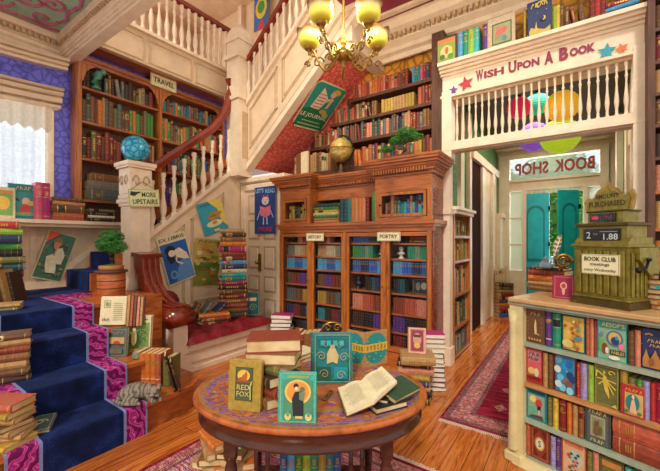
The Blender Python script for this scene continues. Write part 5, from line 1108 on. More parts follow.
# sill books
def sillM(px, py=219): p = atX(px, py, XA+.14); return TR(XA+.14, p.y, 1.862)@RZ(80)
def art_boy(a, w, h): a.rect(.06*w, .1*h, .94*w, .78*h, '#3a9090'); a.ell(.5*w, .5*h, .12*w, .12*h, '#e0b890'); a.ell(.48*w, .3*h, .16*w, .14*h, '#c04030'); a.line([(.3*w, .52*h), (.16*w, .6*h)], .02, '#302018'); a.ell(.66*w, .46*h, .14*w, .07*h, '#d8b060'); a.rect(.1*w, .1*h, .9*w, .2*h, '#8a9a70'); a.scrib(.2*w, .83*h, .8*w, .93*h, '#c8b878')
def art_cream(a, w, h): a.rect(.1*w, .1*h, .9*w, .9*h, '#7fa860'); a.ell(.5*w, .5*h, .28*w, .22*h, '#e8c050'); a.rect(.1*w, .78*h, .9*w, .9*h, '#d89040')
face_book(sillM(3), .22, .38, .05, 'cream', 'cream and green picture book at the far left of the window sill', art_cream)
face_book(sillM(26), .32, .44, .05, 'teal', 'teal picture book with a small red figure standing on the window sill', art_boy)
row(TR(XA+.28, 0, 0)@RZ(90), atX(9, 219, XA+.28).y, atX(14.5, 219, XA+.28).y, 1.862, .42, .43, .2, ['dark teal'], 'behind the picture books on the sill', 'sill books', even=.055, styles=(1,))
row(TR(XA+.28, 0, 0)@RZ(90), atX(36.5, 219, XA+.28).y, atX(53, 219, XA+.28).y, 1.862, .44, .5, .2, ['pink', 'magenta', 'pink'], 'beside the teal picture book on the sill', 'sill books', even=.072, styles=(1,))
pile(XA+.15, atX(66, 219, XA+.15).y, 1.862, [('terracotta', .1, .24, .34, 180), ('brown', .1, .24, .36, 178), ('salmon', .05, .24, .36, 184), ('brown', .05, .24, .34, 176)], 'of the terracotta pile on the sill', 'sill books', off=.004)
# ---------------------------------------------------------------- cat
def fur():
    m, nt, b = base('tabby_fur', .85, 0, .2); v = coords(nt, (1, 1, 1)); w = node(nt, 'ShaderNodeTexWave', wave_type='BANDS', Scale=7, Distortion=16, Detail=5); nt.links.new(v, w.inputs['Vector'])
    n = node(nt, 'ShaderNodeTexNoise', Scale=90, Detail=3); nt.links.new(v, n.inputs['Vector']); ad = node(nt, 'ShaderNodeMath', operation='MULTIPLY_ADD'); ad.inputs[1].default_value = .5; nt.links.new(n.outputs['Fac'], ad.inputs[0]); nt.links.new(w.outputs['Fac'], ad.inputs[2])
    nt.links.new(ramp(nt, ad.outputs[0], [(.25, srgb('#5a5048')), (.7, srgb('#786c60')), (.98, srgb('#8c8072'))]), b.inputs['Base Color']); bump(nt, b, n.outputs['Fac'], .6, .004); return m
def blob(name, parent, mats, build, voxel=.006, smooth=2):
    mb = MB(); build(mb); o = mb.build(name, None); md = o.modifiers.new('r', 'REMESH'); md.mode = 'VOXEL'; md.voxel_size = voxel; md.use_smooth_shade = True
    s = o.modifiers.new('s', 'SMOOTH'); s.iterations = smooth; s.factor = .5
    bpy.context.view_layer.update(); me = bpy.data.meshes.new_from_object(o.evaluated_get(bpy.context.evaluated_depsgraph_get())); bpy.data.objects.remove(o)
    o = bpy.data.objects.new(name, me); me.materials.clear(); me.materials.append(mats); C.objects.link(o); o.parent = parent
    for p in me.polygons: p.use_smooth = True
    return o
FUR = fur(); cp = atZ(133, 402, .262)
cat = empty('cat', 'grey tabby cat curled up asleep on the lowest stair beside the carpet', 'cat', TR(cp.x+.03, cp.y+.04, .262)@RZ(40)@Matrix.Scale(.9, 4))
def catb(m):
    D = Matrix.Diagonal
    m.ball(1, FUR, TR(-.045, .05, .075)@D((.14, .085, .078, 1)), 20); m.ball(1, FUR, TR(-.12, .02, .062)@D((.08, .075, .065, 1)), 16); m.ball(1, FUR, TR(.07, .05, .07)@D((.075, .07, .065, 1)), 16)
    m.tube([(.07, .03, .08), (.12, -.005, .095)], [.055, .045], FUR, None, 12)
    m.ball(1, FUR, TR(.135, -.025, .092)@D((.062, .05, .05, 1)), 16); m.ball(1, FUR, TR(.136, -.065, .078)@D((.028, .024, .018, 1)), 12); m.ball(1, FUR, TR(.11, -.045, .08)@D((.022, .02, .018, 1)), 10); m.ball(1, FUR, TR(.163, -.045, .08)@D((.022, .02, .018, 1)), 10)
    for x, s in ((.096, -1), (.176, 1)): m.lathe([(.028, 0), (.02, .03), (.002, .07)], 8, FUR, TR(x, -.014, .115)@RY(10*s)@D((1, .5, 1, 1)))
    m.tube([(.08, .01, .03), (.13, -.05, .022), (.165, -.075, .02)], [.028, .022, .02], FUR, None, 10); m.tube([(.11, .04, .03), (.18, -.0, .022), (.2, -.04, .02)], [.026, .02, .018], FUR, None, 10)
    m.tube([(-.1, -.03, .05), (-.04, -.06, .03), (.02, -.065, .022)], [.045, .03, .022], FUR, None, 10)
    m.tube([(-.19, .03, .03), (-.2, -.04, .025), (-.13, -.085, .022), (-.04, -.1, .02), (.05, -.1, .018)], [.018, .02, .02, .018, .014], FUR, None, 10)
blob('body', cat, FUR, catb)
PK = plain('cat_pink', srgb('#c88a80'), .6); DK = plain('cat_dark', srgb('#1c1614'), .5)
for x in (.117, .157): m = MB(); m.tube([(x-.012, -.07, .1), (x, -.075, .094), (x+.012, -.07, .1)], .003, DK, None, 6); m.build('closed_eye', cat)
m = MB(); m.ball(.007, PK, TR(.136, -.09, .084), 8); m.build('nose', cat)
for x, s in ((.096, -1), (.176, 1)): m = MB(); m.prism([(-.015, 0), (.015, 0), (0, .045)], -.001, .001, PK, TR(x, -.031, .122)@RY(10*s)); m.build('inner_ear', cat)
m = MB()
for s in (-1, 1):
    for k in range(3): m.tube([(.138+s*.02, -.068, .074), (.138+s*.065, -.075, .07+.01*k)], .0006, WPAGES, None, 4)
m.build('whiskers', cat)
# ---------------------------------------------------------------- rugs
def rug_mat(name, cols, scale):
    m, nt, b = base(name, .95, 0, .15); v = coords(nt, (1, 1, 1)); vo = node(nt, 'ShaderNodeTexVoronoi', Scale=scale); nt.links.new(v, vo.inputs['Vector'])
    w = node(nt, 'ShaderNodeTexWave', wave_type='RINGS', Scale=scale*.35, Distortion=6, Detail=2); nt.links.new(v, w.inputs['Vector'])
    mx = node(nt, 'ShaderNodeMix', data_type='RGBA'); mx.inputs[0].default_value = .45; nt.links.new(vo.outputs['Color'], mx.inputs[6]); nt.links.new(w.outputs['Color'], mx.inputs[7])
    bw = node(nt, 'ShaderNodeRGBToBW'); nt.links.new(mx.outputs[2], bw.inputs[0])
    n = len(cols); nt.links.new(ramp(nt, bw.outputs[0], [(.15+.7*i/n, srgb(c)) for i, c in enumerate(cols)], 'CONSTANT'), b.inputs['Base Color'])
    nn = node(nt, 'ShaderNodeTexNoise', Scale=200); nt.links.new(v, nn.inputs['Vector']); bump(nt, b, nn.outputs['Fac'], .5, .003); return m
RF = rug_mat('rug_field', ['#6e1020', '#8c1830', '#7c1428', '#a02840', '#8c1830'], 9); RBD = rug_mat('rug_floral_border', ['#8c2038', '#d8a08c', '#3a2a48', '#b04858', '#e0b8a0', '#98283c'], 42)
RD = rug_mat('rug_dark_band', ['#3c1c34', '#5a2040', '#c08878', '#3c1c34'], 60); RFL = rug_mat('rug_floral', ['#9c2848', '#d8a8a0', '#54507c', '#c04868', '#e4c8b8', '#7c2c50', '#b84860'], 26)
FR = plain('fringe_cotton', srgb('#d8c4b0'), .95, 0, 60, .2, .3)
def rug(label, x0, x1, y0, y1, bands, field, fringe):
    cx, cyy = (x0+x1)/2, (y0+y1)/2; e = empty('rug', label, 'rug', TR(cx, cyy, 0)); x0, x1, y0, y1 = x0-cx, x1-cx, y0-cyy, y1-cyy; o = 0; m = MB(); z = .012
    for w, mt in bands:
        for q in ((x0+o, x1-o, y0+o, y0+o+w), (x0+o, x1-o, y1-o-w, y1-o), (x0+o, x0+o+w, y0+o+w, y1-o-w), (x1-o-w, x1-o, y0+o+w, y1-o-w)): m.box(*q, .001, z, mt)
        o += w
    m.build('border', e); m = MB(); m.box(x0+o, x1-o, y0+o, y1-o, .001, z, field)
    m.build('field', e)
    rr = random.Random(2)
    for yy, s in ((y0, -1), (y1, 1)):
        m = MB()
        for k in range(int((x1-x0)/.014)): x = x0+k*.014+.004; m.box(x, x+.009, yy, yy+s*rr.uniform(.035, .055), .001, .006, FR)
        m.build('fringe', e)
    return e
r1 = rug('long crimson runner rug with floral border and pale fringe in the entrance corridor', -.99, .32, 3.1, 7.6, ((.02, RF), (.05, RD), (.14, RBD), (.04, RD), (.03, RF)), RF, (-1, 1))
m = MB()
for k in range(9):
    y = -1.95+k*.46
    m.prism([(-.0, y-.13), (.1, y), (0, y+.13), (-.1, y)], .012, .0135, RBD, None, 'z'); m.prism([(-.24, y+.12), (-.18, y+.2), (-.24, y+.28), (-.3, y+.2)], .012, .0135, RBD, None, 'z'); m.prism([(.24, y+.12), (.18, y+.2), (.24, y+.28), (.3, y+.2)], .012, .0135, RBD, None, 'z')
m.build('medallions', r1)
rug('pink and navy floral rug lying under the round table', -2.45, .05, .9, 2.34, ((.03, RF), (.1, RBD), (.03, RD)), RFL, (-1, 1))
# ---------------------------------------------------------------- inlaid table
tc = atZ(311, 387, .75); TM = TR(tc.x, tc.y, 0)@RZ(35.3); TA, TBx = .66, .46
tbl = empty('round_table', 'inlaid oval table with purple and orange marquetry top and dark legs', 'table', TM)
TOPW = wood('table_orange_wood', srgb('#b0602e'), srgb('#763414'), .22, (5, 2, 5))
INL = rug_mat('purple_marquetry', ['#705080', '#8c6a90', '#b87048', '#74506c', '#a8684c', '#86608a'], 30); INL.node_tree.nodes['Principled BSDF'].inputs['Roughness'].default_value = .3
INO = rug_mat('orange_marquetry', ['#c07030', '#a85826', '#7c4880', '#c88848', '#b8682c'], 30); INO.node_tree.nodes['Principled BSDF'].inputs['Roughness'].default_value = .3
def ellring(mb, f0, f1, z, mat, n=64):
    vs = []
    for f in (f0, f1): vs += [(TA*f*math.cos(2*PI*i/n), TBx*f*math.sin(2*PI*i/n), z) for i in range(n)]
    mb.add(vs, [(i, n+i, n+(i+1) % n, (i+1) % n) for i in range(n)], mat)
m = MB(); m.lathe([(.93, .715), (.985, .72), (1, .73), (1, .742), (.99, .75)], 64, TOPW, None, True, TA, TBx)
for f0, f1, mt in ((.001, .3, TOPW), (.3, .36, INL), (.36, .6, TOPW), (.6, .64, GOLD), (.64, .93, INL), (.93, .95, GOLD), (.95, .99, TOPW)): ellring(m, f0, f1, .7504, mt)
m.build('table_top', tbl)
m = MB()
for k in range(14):
    a_ = 2*PI*k/14; cx_, c2 = TA*.785*math.cos(a_), TBx*.785*math.sin(a_); ang = math.atan2(TBx*math.cos(a_), -TA*math.sin(a_))
    for s_, mt in ((1, INO), (.62, TOPW), (.3, INL)):
        n = 18; L_, W__ = (.085*s_, .042*s_) if k % 2 else (.075*s_, .05*s_)
        m.add([(cx_+L_*math.cos(t)*math.cos(ang)-W__*math.sin(t)*math.sin(ang), c2+L_*math.cos(t)*math.sin(ang)+W__*math.sin(t)*math.cos(ang), .7508+.0004*(1-s_)) for t in [2*PI*i/n for i in range(n)]], [tuple(range(n))], mt)
for k in range(10):
    a_ = 2*PI*k/10; m.add([(TA*.48*math.cos(a_)+.05*math.cos(t), TBx*.48*math.sin(a_)+.035*math.sin(t), .7508) for t in [2*PI*i/14 for i in range(14)]], [tuple(range(14))], INO)
m.build('marquetry', tbl)
APR = wood('table_dark_wood', srgb('#4a2418'), srgb('#241009'), .2, (3, 3, 8)); m = MB(); m.lathe([(.93, .62), (.955, .63), (.955, .64), (.94, .65), (.94, .70), (.96, .716)], 64, APR, None, True, TA, TBx); m.build('apron', tbl)
for x, y in ((-.4, -.22), (.4, -.22), (-.36, .26), (.36, .26)):
    m = MB(); m.box(x-.03, x+.03, y-.03, y+.03, .5, .68, APR); m.lathe([(.018, 0), (.024, .03), (.02, .08), (.026, .2), (.034, .4), (.03, .44), (.022, .46), (.034, .48), (.034, .5)], 14, APR, TR(x, y, 0)); m.build('leg', tbl)
m = MB(); m.box(-.36, .36, -.2, .22, .13, .155, APR); m.build('lower_shelf', tbl)
for x in (-.28, -.22, .22, .28):
    m = MB(); m.cyl((x, -.17, .15), (x, -.17, .64), .012, APR); m.build('spindle', tbl)
row(TM@TR(0, -.1, 0), -.17, .18, .156, .29, .31, .22, ['blue', 'sky blue', 'green', 'lime green', 'emerald green', 'olive green', 'mustard', 'teal', 'blue', 'orange'], 'on the shelf under the round table', 'books under the table', even=.042, styles=(1,))
# ---- table books
def art_fox(a, w, h):
    a.rect(.2*w, .2*h, .74*w, .86*h, '#4a5a34'); a.ring(.2*w, .2*h, .74*w, .86*h, .002, '#2a3420'); a.ell(.46*w, .7*h, .2*w, .115*h, '#e8b848'); a.ell(.42*w, .62*h, .13*w, .05*h, '#a8502c'); a.poly([(.36*w, .6*h), (.56*w, .6*h), (.58*w, .72*h), (.54*w, .8*h), (.5*w, .74*h), (.44*w, .72*h)], '#b05a2c'); a.rect(.2*w, .56*h, .7*w, .6*h, '#8a4a28')
    a.text('RED', .26*w, .42*h, .66*w, .52*h, '#c8b868', .01); a.text('FOX', .26*w, .29*h, .66*w, .39*h, '#c8b868', .01); a.line([(.7*w, .24*h), (.68*w, .5*h), (.74*w, .6*h)], .006, '#c8b868')
def art_couple(a, w, h):
    a.ring(.02*w, .015*h, .98*w, .985*h, .003, '#9ab870'); a.rect(.1*w, .06*h, .9*w, .86*h, '#4f8a68'); a.rect(.2*w, .89*h, .8*w, .95*h, '#8aa860'); a.ell(.5*w, .62*h, .36*w, .25*h, '#e0c060'); a.ell(.5*w, .62*h, .3*w, .21*h, '#e0923c')
    a.poly([(.38*w, .14*h), (.66*w, .14*h), (.66*w, .5*h), (.58*w, .64*h), (.42*w, .62*h), (.34*w, .48*h)], '#1c2428'); a.ell(.45*w, .74*h, .07*w, .055*h, '#1c1a1c'); a.ell(.46*w, .69*h, .05*w, .04*h, '#e8c8a0'); a.ell(.62*w, .68*h, .07*w, .05*h, '#5a7a50'); a.poly([(.54*w, .62*h), (.7*w, .62*h), (.66*w, .44*h), (.54*w, .48*h)], '#6a8060'); a.rect(.44*w, .1*h, .64*w, .15*h, '#d8c070')
    for u in (.24, .8): a.ell(u*w, .14*h, .09*w, .08*h, '#d8c870'); a.ell(u*w, .19*h, .05*w, .05*h, '#5a9a78')
def art_teal(a, w, h):
    a.ring(.06*w, .04*h, .94*w, .97*h, .004, '#b89858'); a.ring(.1*w, .07*h, .9*w, .94*h, .002, '#0e5a60'); a.rect(.14*w, .72*h, .86*w, .9*h, '#0f6870'); a.rect(.12*w, .1*h, .46*w, .34*h, '#1c5a50'); a.rect(.54*w, .1*h, .88*w, .34*h, '#1898a0')
    for i in range(4): a.rect((.2+.16*i)*w, .76*h, (.3+.16*i)*w, .86*h, '#30b0b0')
    a.poly([(.36*w, .4*h), (.5*w, .44*h), (.62*w, .4*h), (.66*w, .56*h), (.56*w, .72*h), (.44*w, .72*h), (.36*w, .6*h)], '#d0bc80'); a.ell(.5*w, .74*h, .06*w, .04*h, '#c0a060')
    for s in (-1, 1):
        a.swirl(w*(.5+.28*s), h*.56, w*.12, '#b89858', .004, 1.5, s); a.swirl(w*(.5+.2*s), h*.22, w*.12, '#b89858', .004, 1.4, s); a.swirl(w*(.5+.18*s), h*.8, w*.09, '#88a878', .003, 1.3, s)
face_book(facing(244, 411, .752, 24, -5), .168, .245, .03, 'mustard', 'mustard book reading RED FOX standing at the left of the table', art_fox)
face_book(facing(297.5, 423, .752, 32, -6), .172, .225, .028, 'turquoise', 'green book with a couple in an orange circle standing at the front of the table', art_couple)
face_book(facing(332.5, 384, .752, 36, -4), .235, .295, .035, 'teal', 'large teal and gold ornamented book standing at the middle of the table', art_teal)
m = MB(); fm = facing(332.5, 384, .752, 36, -4); e = empty('finial_ornament', 'small scrolled gilt ornament showing above the large teal book', 'ornament', fm@TR(0, .08, 0))
m.lathe([(.05, 0), (.05, .01), (.012, .03), (.012, .28)], 12, BRASS); m.build('stand', e); m = MB()
for s in (-1, 1): m.tube([(s*.028*(1-i/14)*math.cos(i*.6)+s*.03, 0, .31+.028*(1-i/14)*math.sin(i*.6)) for i in range(13)], .006, BRASS, None, 6)
m.tube([(.06*math.cos(t), 0, .3+.045*math.sin(t)) for t in [PI*i/10 for i in range(11)]], .006, BRASS); m.build('scrolls', e)
sp_ = atZ(364.5, 368, .751); eb = empty('open_book', 'half open book in teal and yellow patterned covers standing at the back of the table', 'book', TR(*sp_)@RZ(35))
def art_rose(a, w, h):
    a.ell(.5*w, .5*h, .5*w, .44*h, '#1f8a88', 24); a.rect(0, .42*h, w, .64*h, '#d8b83c')
    for i in range(6): a.rect((.08+.15*i)*w, .46*h, (.17+.15*i)*w, .6*h, '#a8782c')
    for i in range(12): a.ell((.1+.8*((i*37) % 11)/11)*w, (.15+.7*((i*53) % 13)/13)*h, .03*w, .02*h, '#b8c850', 8)
for s, an, w_ in ((-1, -62+90, .14), (1, 28, .19)):
    cvr = MB(); M_ = RZ(30) if s < 0 else RZ(-18)
    M_ = (Matrix.Rotation(math.radians(-38), 4, 'Z') if s < 0 else Matrix.Rotation(math.radians(30), 4, 'Z'))
    cvr.box(-w_ if s < 0 else 0, 0 if s < 0 else w_, 0, .006, 0, .235, bk('tan')); c_ = cvr.build('cover', eb, M_)
    a = Art(TR(-w_ if s < 0 else 0, 0, 0)); art_rose(a, w_, .235); a.build('cover_picture', c_)
    pg_ = MB(); pg_.box((-w_+.01) if s < 0 else .004, -.004 if s < 0 else w_-.01, .007, .022, .005, .23, PAPER); pg_.build('page_block', eb, M_)
# pile of old books
tp = atD(274, 240, 1.86); z_ = pile(tp.x, tp.y, .751, [('leather brown', .055, .17, .23, 66), ('rust red', .05, .17, .22, 88), ('dark brown', .055, .18, .23, 74), ('olive green', .05, .18, .22, 92), ('leather brown', .06, .19, .26, -60), ('rust red', .065, .2, .275, -48, 0)], 'of the old leather pile on the table', 'old books on the table', off=.012)
lp = atZ(301, 359, .751); pile(lp.x, lp.y, .751, [('tan', .03, .16, .22, -20), ('cream', .03, .15, .2, -5)], 'of the pale pair behind the old leather pile', 'old books on the table', off=.0)
# open book
def quadbook():
    P3 = lambda px, py, z: atZ(px, py, z)
    c = P3(367, 391, .82); e = empty('open_book', 'open book with cream printed pages resting on two dark books at the right of the table', 'book', TR(*c)); i = TR(*c).inverted()
    s0, s1 = P3(361, 380.6, .835), P3(374, 401.5, .815)
    for nm, o0, o1 in (('left', P3(338, 387.5, .80), P3(347, 413, .775)), ('right', P3(381.5, 366, .885), P3(397, 381, .865))):
        n = 8; vt = []; vb = []
        for k in range(n+1):
            t = k/n; bul = .012*math.sin(PI*min(1, t*1.35))*(1-.3*t)
            for a_, b_ in ((s0, o0), (s1, o1)): p = a_.lerp(b_, t); vt.append(i @ (p+Vector((0, 0, bul)))); vb.append(i @ (p+Vector((0, 0, -.014))))
        m = MB(); N = len(vt); fs = [(2*k, 2*k+1, 2*k+3, 2*k+2) for k in range(n)]; m.add(vt+vb, fs+[tuple(N+q for q in f[::-1]) for f in fs]+[(2*k, 2*k+2, N+2*k+2, N+2*k) for k in range(n)]+[(2*k+1, N+2*k+1, N+2*k+3, 2*k+3) for k in range(n)]+[(N-2, N-1, 2*N-1, 2*N-2)], PAPER, None, False)
        o = m.build('pages', e); m = MB(); q0, q1, q2, q3 = [i @ p for p in (s0, s1, s1.lerp(o1, 1.05), s0.lerp(o0, 1.05))]; d = Vector((0, 0, -.015)); d2 = Vector((0, 0, -.02))
        m.add([q0+d, q1+d, q2+d, q3+d, q0+d2, q1+d2, q2+d2, q3+d2], [(0, 1, 2, 3), (7, 6, 5, 4), (0, 4, 5, 1), (1, 5, 6, 2), (2, 6, 7, 3), (3, 7, 4, 0)], bk('brown')); m.build('cover', e)
        m = MB()
        for r_ in range(13):
            f = .16+r_*.055
            for c0, c1 in ((.2, .86),):
                A_ = s0.lerp(s1, f); B_ = o0.lerp(o1, f); k0, k1 = (c0, c1-.12*((r_*7) % 3 == 0)); seg = 6
                for q in range(seg):
                    t0, t1 = k0+(k1-k0)*q/seg, k0+(k1-k0)*(q+1)/seg; hh = lambda t: Vector((0, 0, .012*math.sin(PI*min(1, t*1.35))*(1-.3*t)+.0012)); w = (s1-s0)*.012
                    m.add([i @ (A_.lerp(B_, t0)+hh(t0)), i @ (A_.lerp(B_, t1)+hh(t1)), i @ (A_.lerp(B_, t1)+w+hh(t1)), i @ (A_.lerp(B_, t0)+w+hh(t0))], [(0, 1, 2, 3)], ac('#a89878'))
        m.build('print', o)
quadbook()
u_ = atZ(383, 405, .751); book(TR(u_.x, u_.y, .783)@RZ(-28)@TR(0, -.09, 0)@RX(-90), .03, .15, .19, 'black', 'black book with orange page edges lying lowest under the open book', 'dark books under the open book', 0, None)
u_ = atZ(372, 398, .783); book(TR(u_.x-.02, u_.y+.03, .80)@RZ(-75)@TR(0, -.09, 0)@RX(-90), .026, .14, .19, 'black', 'second black book crossed on top beneath the open book', 'dark books under the open book', 0, None)
u_ = atZ(398, 392, .79); book(TR(u_.x, u_.y, .80)@RZ(-12)@RY(14)@TR(0, -.11, .02)@RX(-90), .026, .13, .22, 'dark green', 'dark green book slipping off to the right under the open book', 'dark books under the open book', 0, None)
e = empty('bookmark', 'gilt filigree bookmark lying on the table left of the open book', 'bookmark', TR(*atZ(328, 396, .7515))@RZ(35+70)); m = MB(); m.tube([(x*.01-.06, .012*math.sin(x*1.3), .004) for x in range(13)], .004, BRASS, None, 6); m.tube([(x*.01-.06, -.012*math.sin(x*1.3), .004) for x in range(13)], .004, BRASS, None, 6); m.build('filigree', e)
# ---- floor piles right of the table
fp = atZ(437, 392, 0)
pile(fp.x-.07, fp.y+.06, 0, [(c, .05, .17, .23, -62+random.Random(i*3).uniform(-10, 10), 0, WPAGES) for i, c in enumerate(('rust red', 'navy blue', 'terracotta', 'brown', 'navy blue', 'dark red', 'cream', 'black', 'cream', 'tan', 'mustard', 'magenta'))], 'of the tall white paged pile by the poetry doors', 'floor piles right of the table', off=.008)
fq = atZ(414, 400, 0); zt = pile(fq.x-.02, fq.y+.05, 0, [('dark brown', .06, .24, .32), ('black', .06, .24, .32), ('tan', .05, .22, .32), ('navy blue', .05, .24, .34), ('mustard', .05, .22, .34), ('salmon', .07, .24, .34), ('dark brown', .05, .24, .32)], 'of the short pile leaning on the white paged pile', 'floor piles right of the table', yaw=110, off=.01)
pile(fq.x+.03, fq.y, zt+.001, [('tan', .08, .25, .32, 118, 2)], 'on the short pile, strapped and tan', 'floor piles right of the table', off=0)
BOOKS[-1]['label'] = 'thick tan leather book lying on top of the short pile under the pink book'; BOOKS[-1]['group'] = None
def art_pink(a, w, h): a.ring(.04*w, .03*h, .96*w, .97*h, .006, '#e8c8b0'); a.rect(.16*w, .1*h, .84*w, .9*h, '#8c2a4c'); a.ell(.5*w, .55*h, .24*w, .24*h, '#c89070'); a.rect(.3*w, .62*h, .7*w, .72*h, '#5a1c34'); a.ell(.5*w, .3*h, .18*w, .1*h, '#d8b040')
pp = atD(421, 352, depth((fq.x, fq.y, 0))-.02); face_book(TR(fq.x+.04, fq.y-.02, zt+.083)@RZ(20)@RX(-14), .17, .25, .025, 'salmon', 'pink picture book standing tilted on the short pile by the poetry doors', art_pink)
# ---- loose books under the left of the table
GF = 'loose books on the floor left of the table'
p0 = atZ(218, 462, 0); pile(p0.x, p0.y, .013, [('tan', .05, .22, .3, 20), ('leather brown', .05, .2, .3, 40), ('tan', .045, .2, .28, 62), ('orange', .045, .2, .28, 76)], 'of the loose tan pile left of the table', GF, off=.03)
p0 = atZ(236, 466, 0); pile(p0.x, p0.y, .013, [('orange', .05, .2, .28, -40), ('tan', .05, .18, .26, 10), ('brown', .04, .18, .25, 30), ('green', .03, .14, .2, -20, 0)], 'of the pile with a green book by the table leg', GF, off=.01)
# ---------------------------------------------------------------- counter
KM = TR(-.355, 2.83, 0)@RZ(-19.6); CT = 1.185
CPAINT = plain('distressed_ivory_paint', srgb('#d8c690'), .5, 0, 7, .22, .25); CGREY = plain('worn_grey_green_paint', srgb('#9aa890'), .5, 0, 8, .35, .3); CTOP = plain('worn_counter_top', srgb('#c49a66'), .35, 0, 5, .3, .2)
ku = lambda px, py=380, y=0: pb(KM, px, py, y)[0]
ct = empty('display_counter', 'distressed ivory shop counter with three open shelves of picture books', 'counter', KM); KL = 1.5
m = MB(); m.bev(-.03, KL, -.05, .5, CT-.03, CT, .006, CTOP); m.bev(-.04, KL, -.035, .48, CT-.05, CT-.03, .004, CGREY); m.build('worktop', ct)
m = MB(); m.box(0, KL, -.01, .03, 1.12, CT-.04, CGREY); m.build('top_rail', ct)
m = MB(); m.box(-.03, ku(524), -.02, .46, 0, CT-.05, CPAINT); m.lathe([(.03, 1.08), (.035, 1.1), (.025, 1.0), (.03, .3), (.036, .2), (.036, .1)][::-1], 14, CPAINT, TR(-.0, -.025, 0)); m.bev(-.06, ku(524)+.01, -.05, .46, 0, .07, .01, CPAINT); m.build('end_post', ct)
m = MB(); m.box(-.02, KL, .43, .46, 0, 1.13, DARKW); m.build('back_panel', ct)
for z, mt in ((.875, CGREY), (.59, wood('shelf_pine', srgb('#b8844c'), srgb('#8a5a2c'), .5, (1.5, 8, 8))), (.335, CGREY), (.065, CGREY)):
    m = MB(); m.box(0, KL, .0, .44, z-.028, z, mt); m.build('shelf', ct)
m = MB(); m.prism([(-.05, 0), (.02, 0), (.02, .06), (-.02, .06)], 0, KL, CPAINT, TR(0, 0, 0), 'x'); m.box(0, KL, -.015, .01, 0, .04, CPAINT); m.build('base_board', ct)
def a_gold(a, w, h):
    a.scrib(.2*w, .8*h, .8*w, .9*h, '#c89858')
    a.poly([(.46*w, .26*h), (.58*w, .28*h), (.56*w, .62*h), (.5*w, .72*h), (.44*w, .5*h)], '#e0b878'); a.line([(.5*w, .3*h), (.72*w, .26*h)], .006, '#e0b878')
    for i in range(6):
        for u in (.12, .86): a.star(u*w, (.14+.12*i)*h, .03*w, '#c89858')
    for i in range(5): a.ell((.2+.15*i)*w, .12*h, .05*w, .04*h, '#c89858', 8)
def a_map(a, w, h):
    a.rect(.05*w, .04*h, .95*w, .95*h, '#d8b048'); rr = random.Random(3)
    for i in range(26): a.ell(rr.uniform(.12, .8)*w, rr.uniform(.1, .85)*h, .07*w, .05*h, rr.choice(['#b8682c', '#c88a30', '#e0c878', '#a85028', '#8a8a40']), 10)
    a.poly([(.6*w, .36*h), (.92*w, .34*h), (.92*w, .46*h), (.56*w, .44*h)], '#4a88a0'); a.poly([(.7*w, .6*h), (.78*w, .84*h), (.84*w, .58*h)], '#5a9088'); a.ell(.3*w, .22*h, .25*w, .12*h, '#d8c070')
def a_aesop(a, w, h):
    a.rect(.03*w, .03*h, .97*w, .97*h, '#88b088'); a.rect(.05*w, .78*h, .95*w, .96*h, '#3f9a88'); a.text("AESOP'S", .14*w, .82*h, .94*w, .93*h, '#d8d890', .015); a.ell(.6*w, .55*h, .3*w, .2*h, '#5a6a80'); a.ell(.6*w, .56*h, .22*w, .15*h, '#d0b058'); a.ell(.62*w, .5*h, .15*w, .1*h, '#1c3c70'); a.ell(.68*w, .58*h, .06*w, .05*h, '#2a98b0')
    a.rect(.05*w, .2*h, .22*w, .5*h, '#6aa848'); a.ell(.26*w, .28*h, .11*w, .14*h, '#7a4028'); a.ell(.34*w, .24*h, .06*w, .08*h, '#e0d0c0'); a.ell(.84*w, .38*h, .1*w, .08*h, '#e07898'); a.rect(.45*w, .16*h, .97*w, .28*h, '#2c2c2c'); a.text('FABLES', .5*w, .18*h, .94*w, .26*h, '#c8b060', .015); a.ell(.6*w, .09*h, .2*w, .05*h, '#e8e0c8'); a.ell(.14*w, .62*h, .07*w, .06*h, '#6a78a8')
def a_navy(a, w, h):
    a.line([(.1*w, .86*h), (.3*w, .9*h), (.42*w, .86*h)], .008, '#c89a4a'); a.scrib(.2*w, .68*h, .85*w, .76*h, '#c89a4a'); a.scrib(.3*w, .58*h, .85*w, .65*h, '#c89a4a')
    for u, r in ((.18, .2), (.55, .3), (.88, .2)): a.poly([((u-r*.7)*w, .06*h), ((u+r*.7)*w, .06*h), ((u+r*.75)*w, .26*h), ((u+r*.3)*w, .4*h), (u*w, .52*h), ((u-r*.3)*w, .4*h), ((u-r*.75)*w, .26*h)], '#b07838')
    a.ell(.4*w, .2*h, .12*w, .1*h, '#8a5a30')
def a_red(a, w, h): a.rect(.06*w, .2*h, .94*w, .95*h, '#d05a60'); a.rect(.1*w, .62*h, .88*w, .9*h, '#b88080'); a.scrib(.12*w, .78*h, .86*w, .88*h, '#5a2028'); a.scrib(.12*w, .66*h, .86*w, .75*h, '#5a2028'); a.ell(.35*w, .36*h, .22*w, .1*h, '#d8b868'); a.ell(.68*w, .34*h, .16*w, .12*h, '#e0c890'); a.rect(.06*w, .14*h, .94*w, .2*h, '#7a1820')
def a_blue(a, w, h):
    a.rect(.05*w, .03*h, .95*w, .97*h, '#2a80b0')
    for u, v, c in ((.2, .85, '#5a98a8'), (.5, .72, '#1f90c8'), (.7, .78, '#1a68a8'), (.15, .6, '#c8d8d0'), (.75, .5, '#1a3c70'), (.85, .42, '#1a3c70'), (.3, .4, '#60b8d0'), (.55, .32, '#8a6860'), (.7, .26, '#7a5048'), (.4, .14, '#70c8d8'), (.75, .1, '#88d0d8'), (.2, .22, '#b8d8d8')): a.ell(u*w, v*h, .17*w, .1*h, c, 12)
    a.star(.6*w, .6*h, .06*w, '#c8c858')
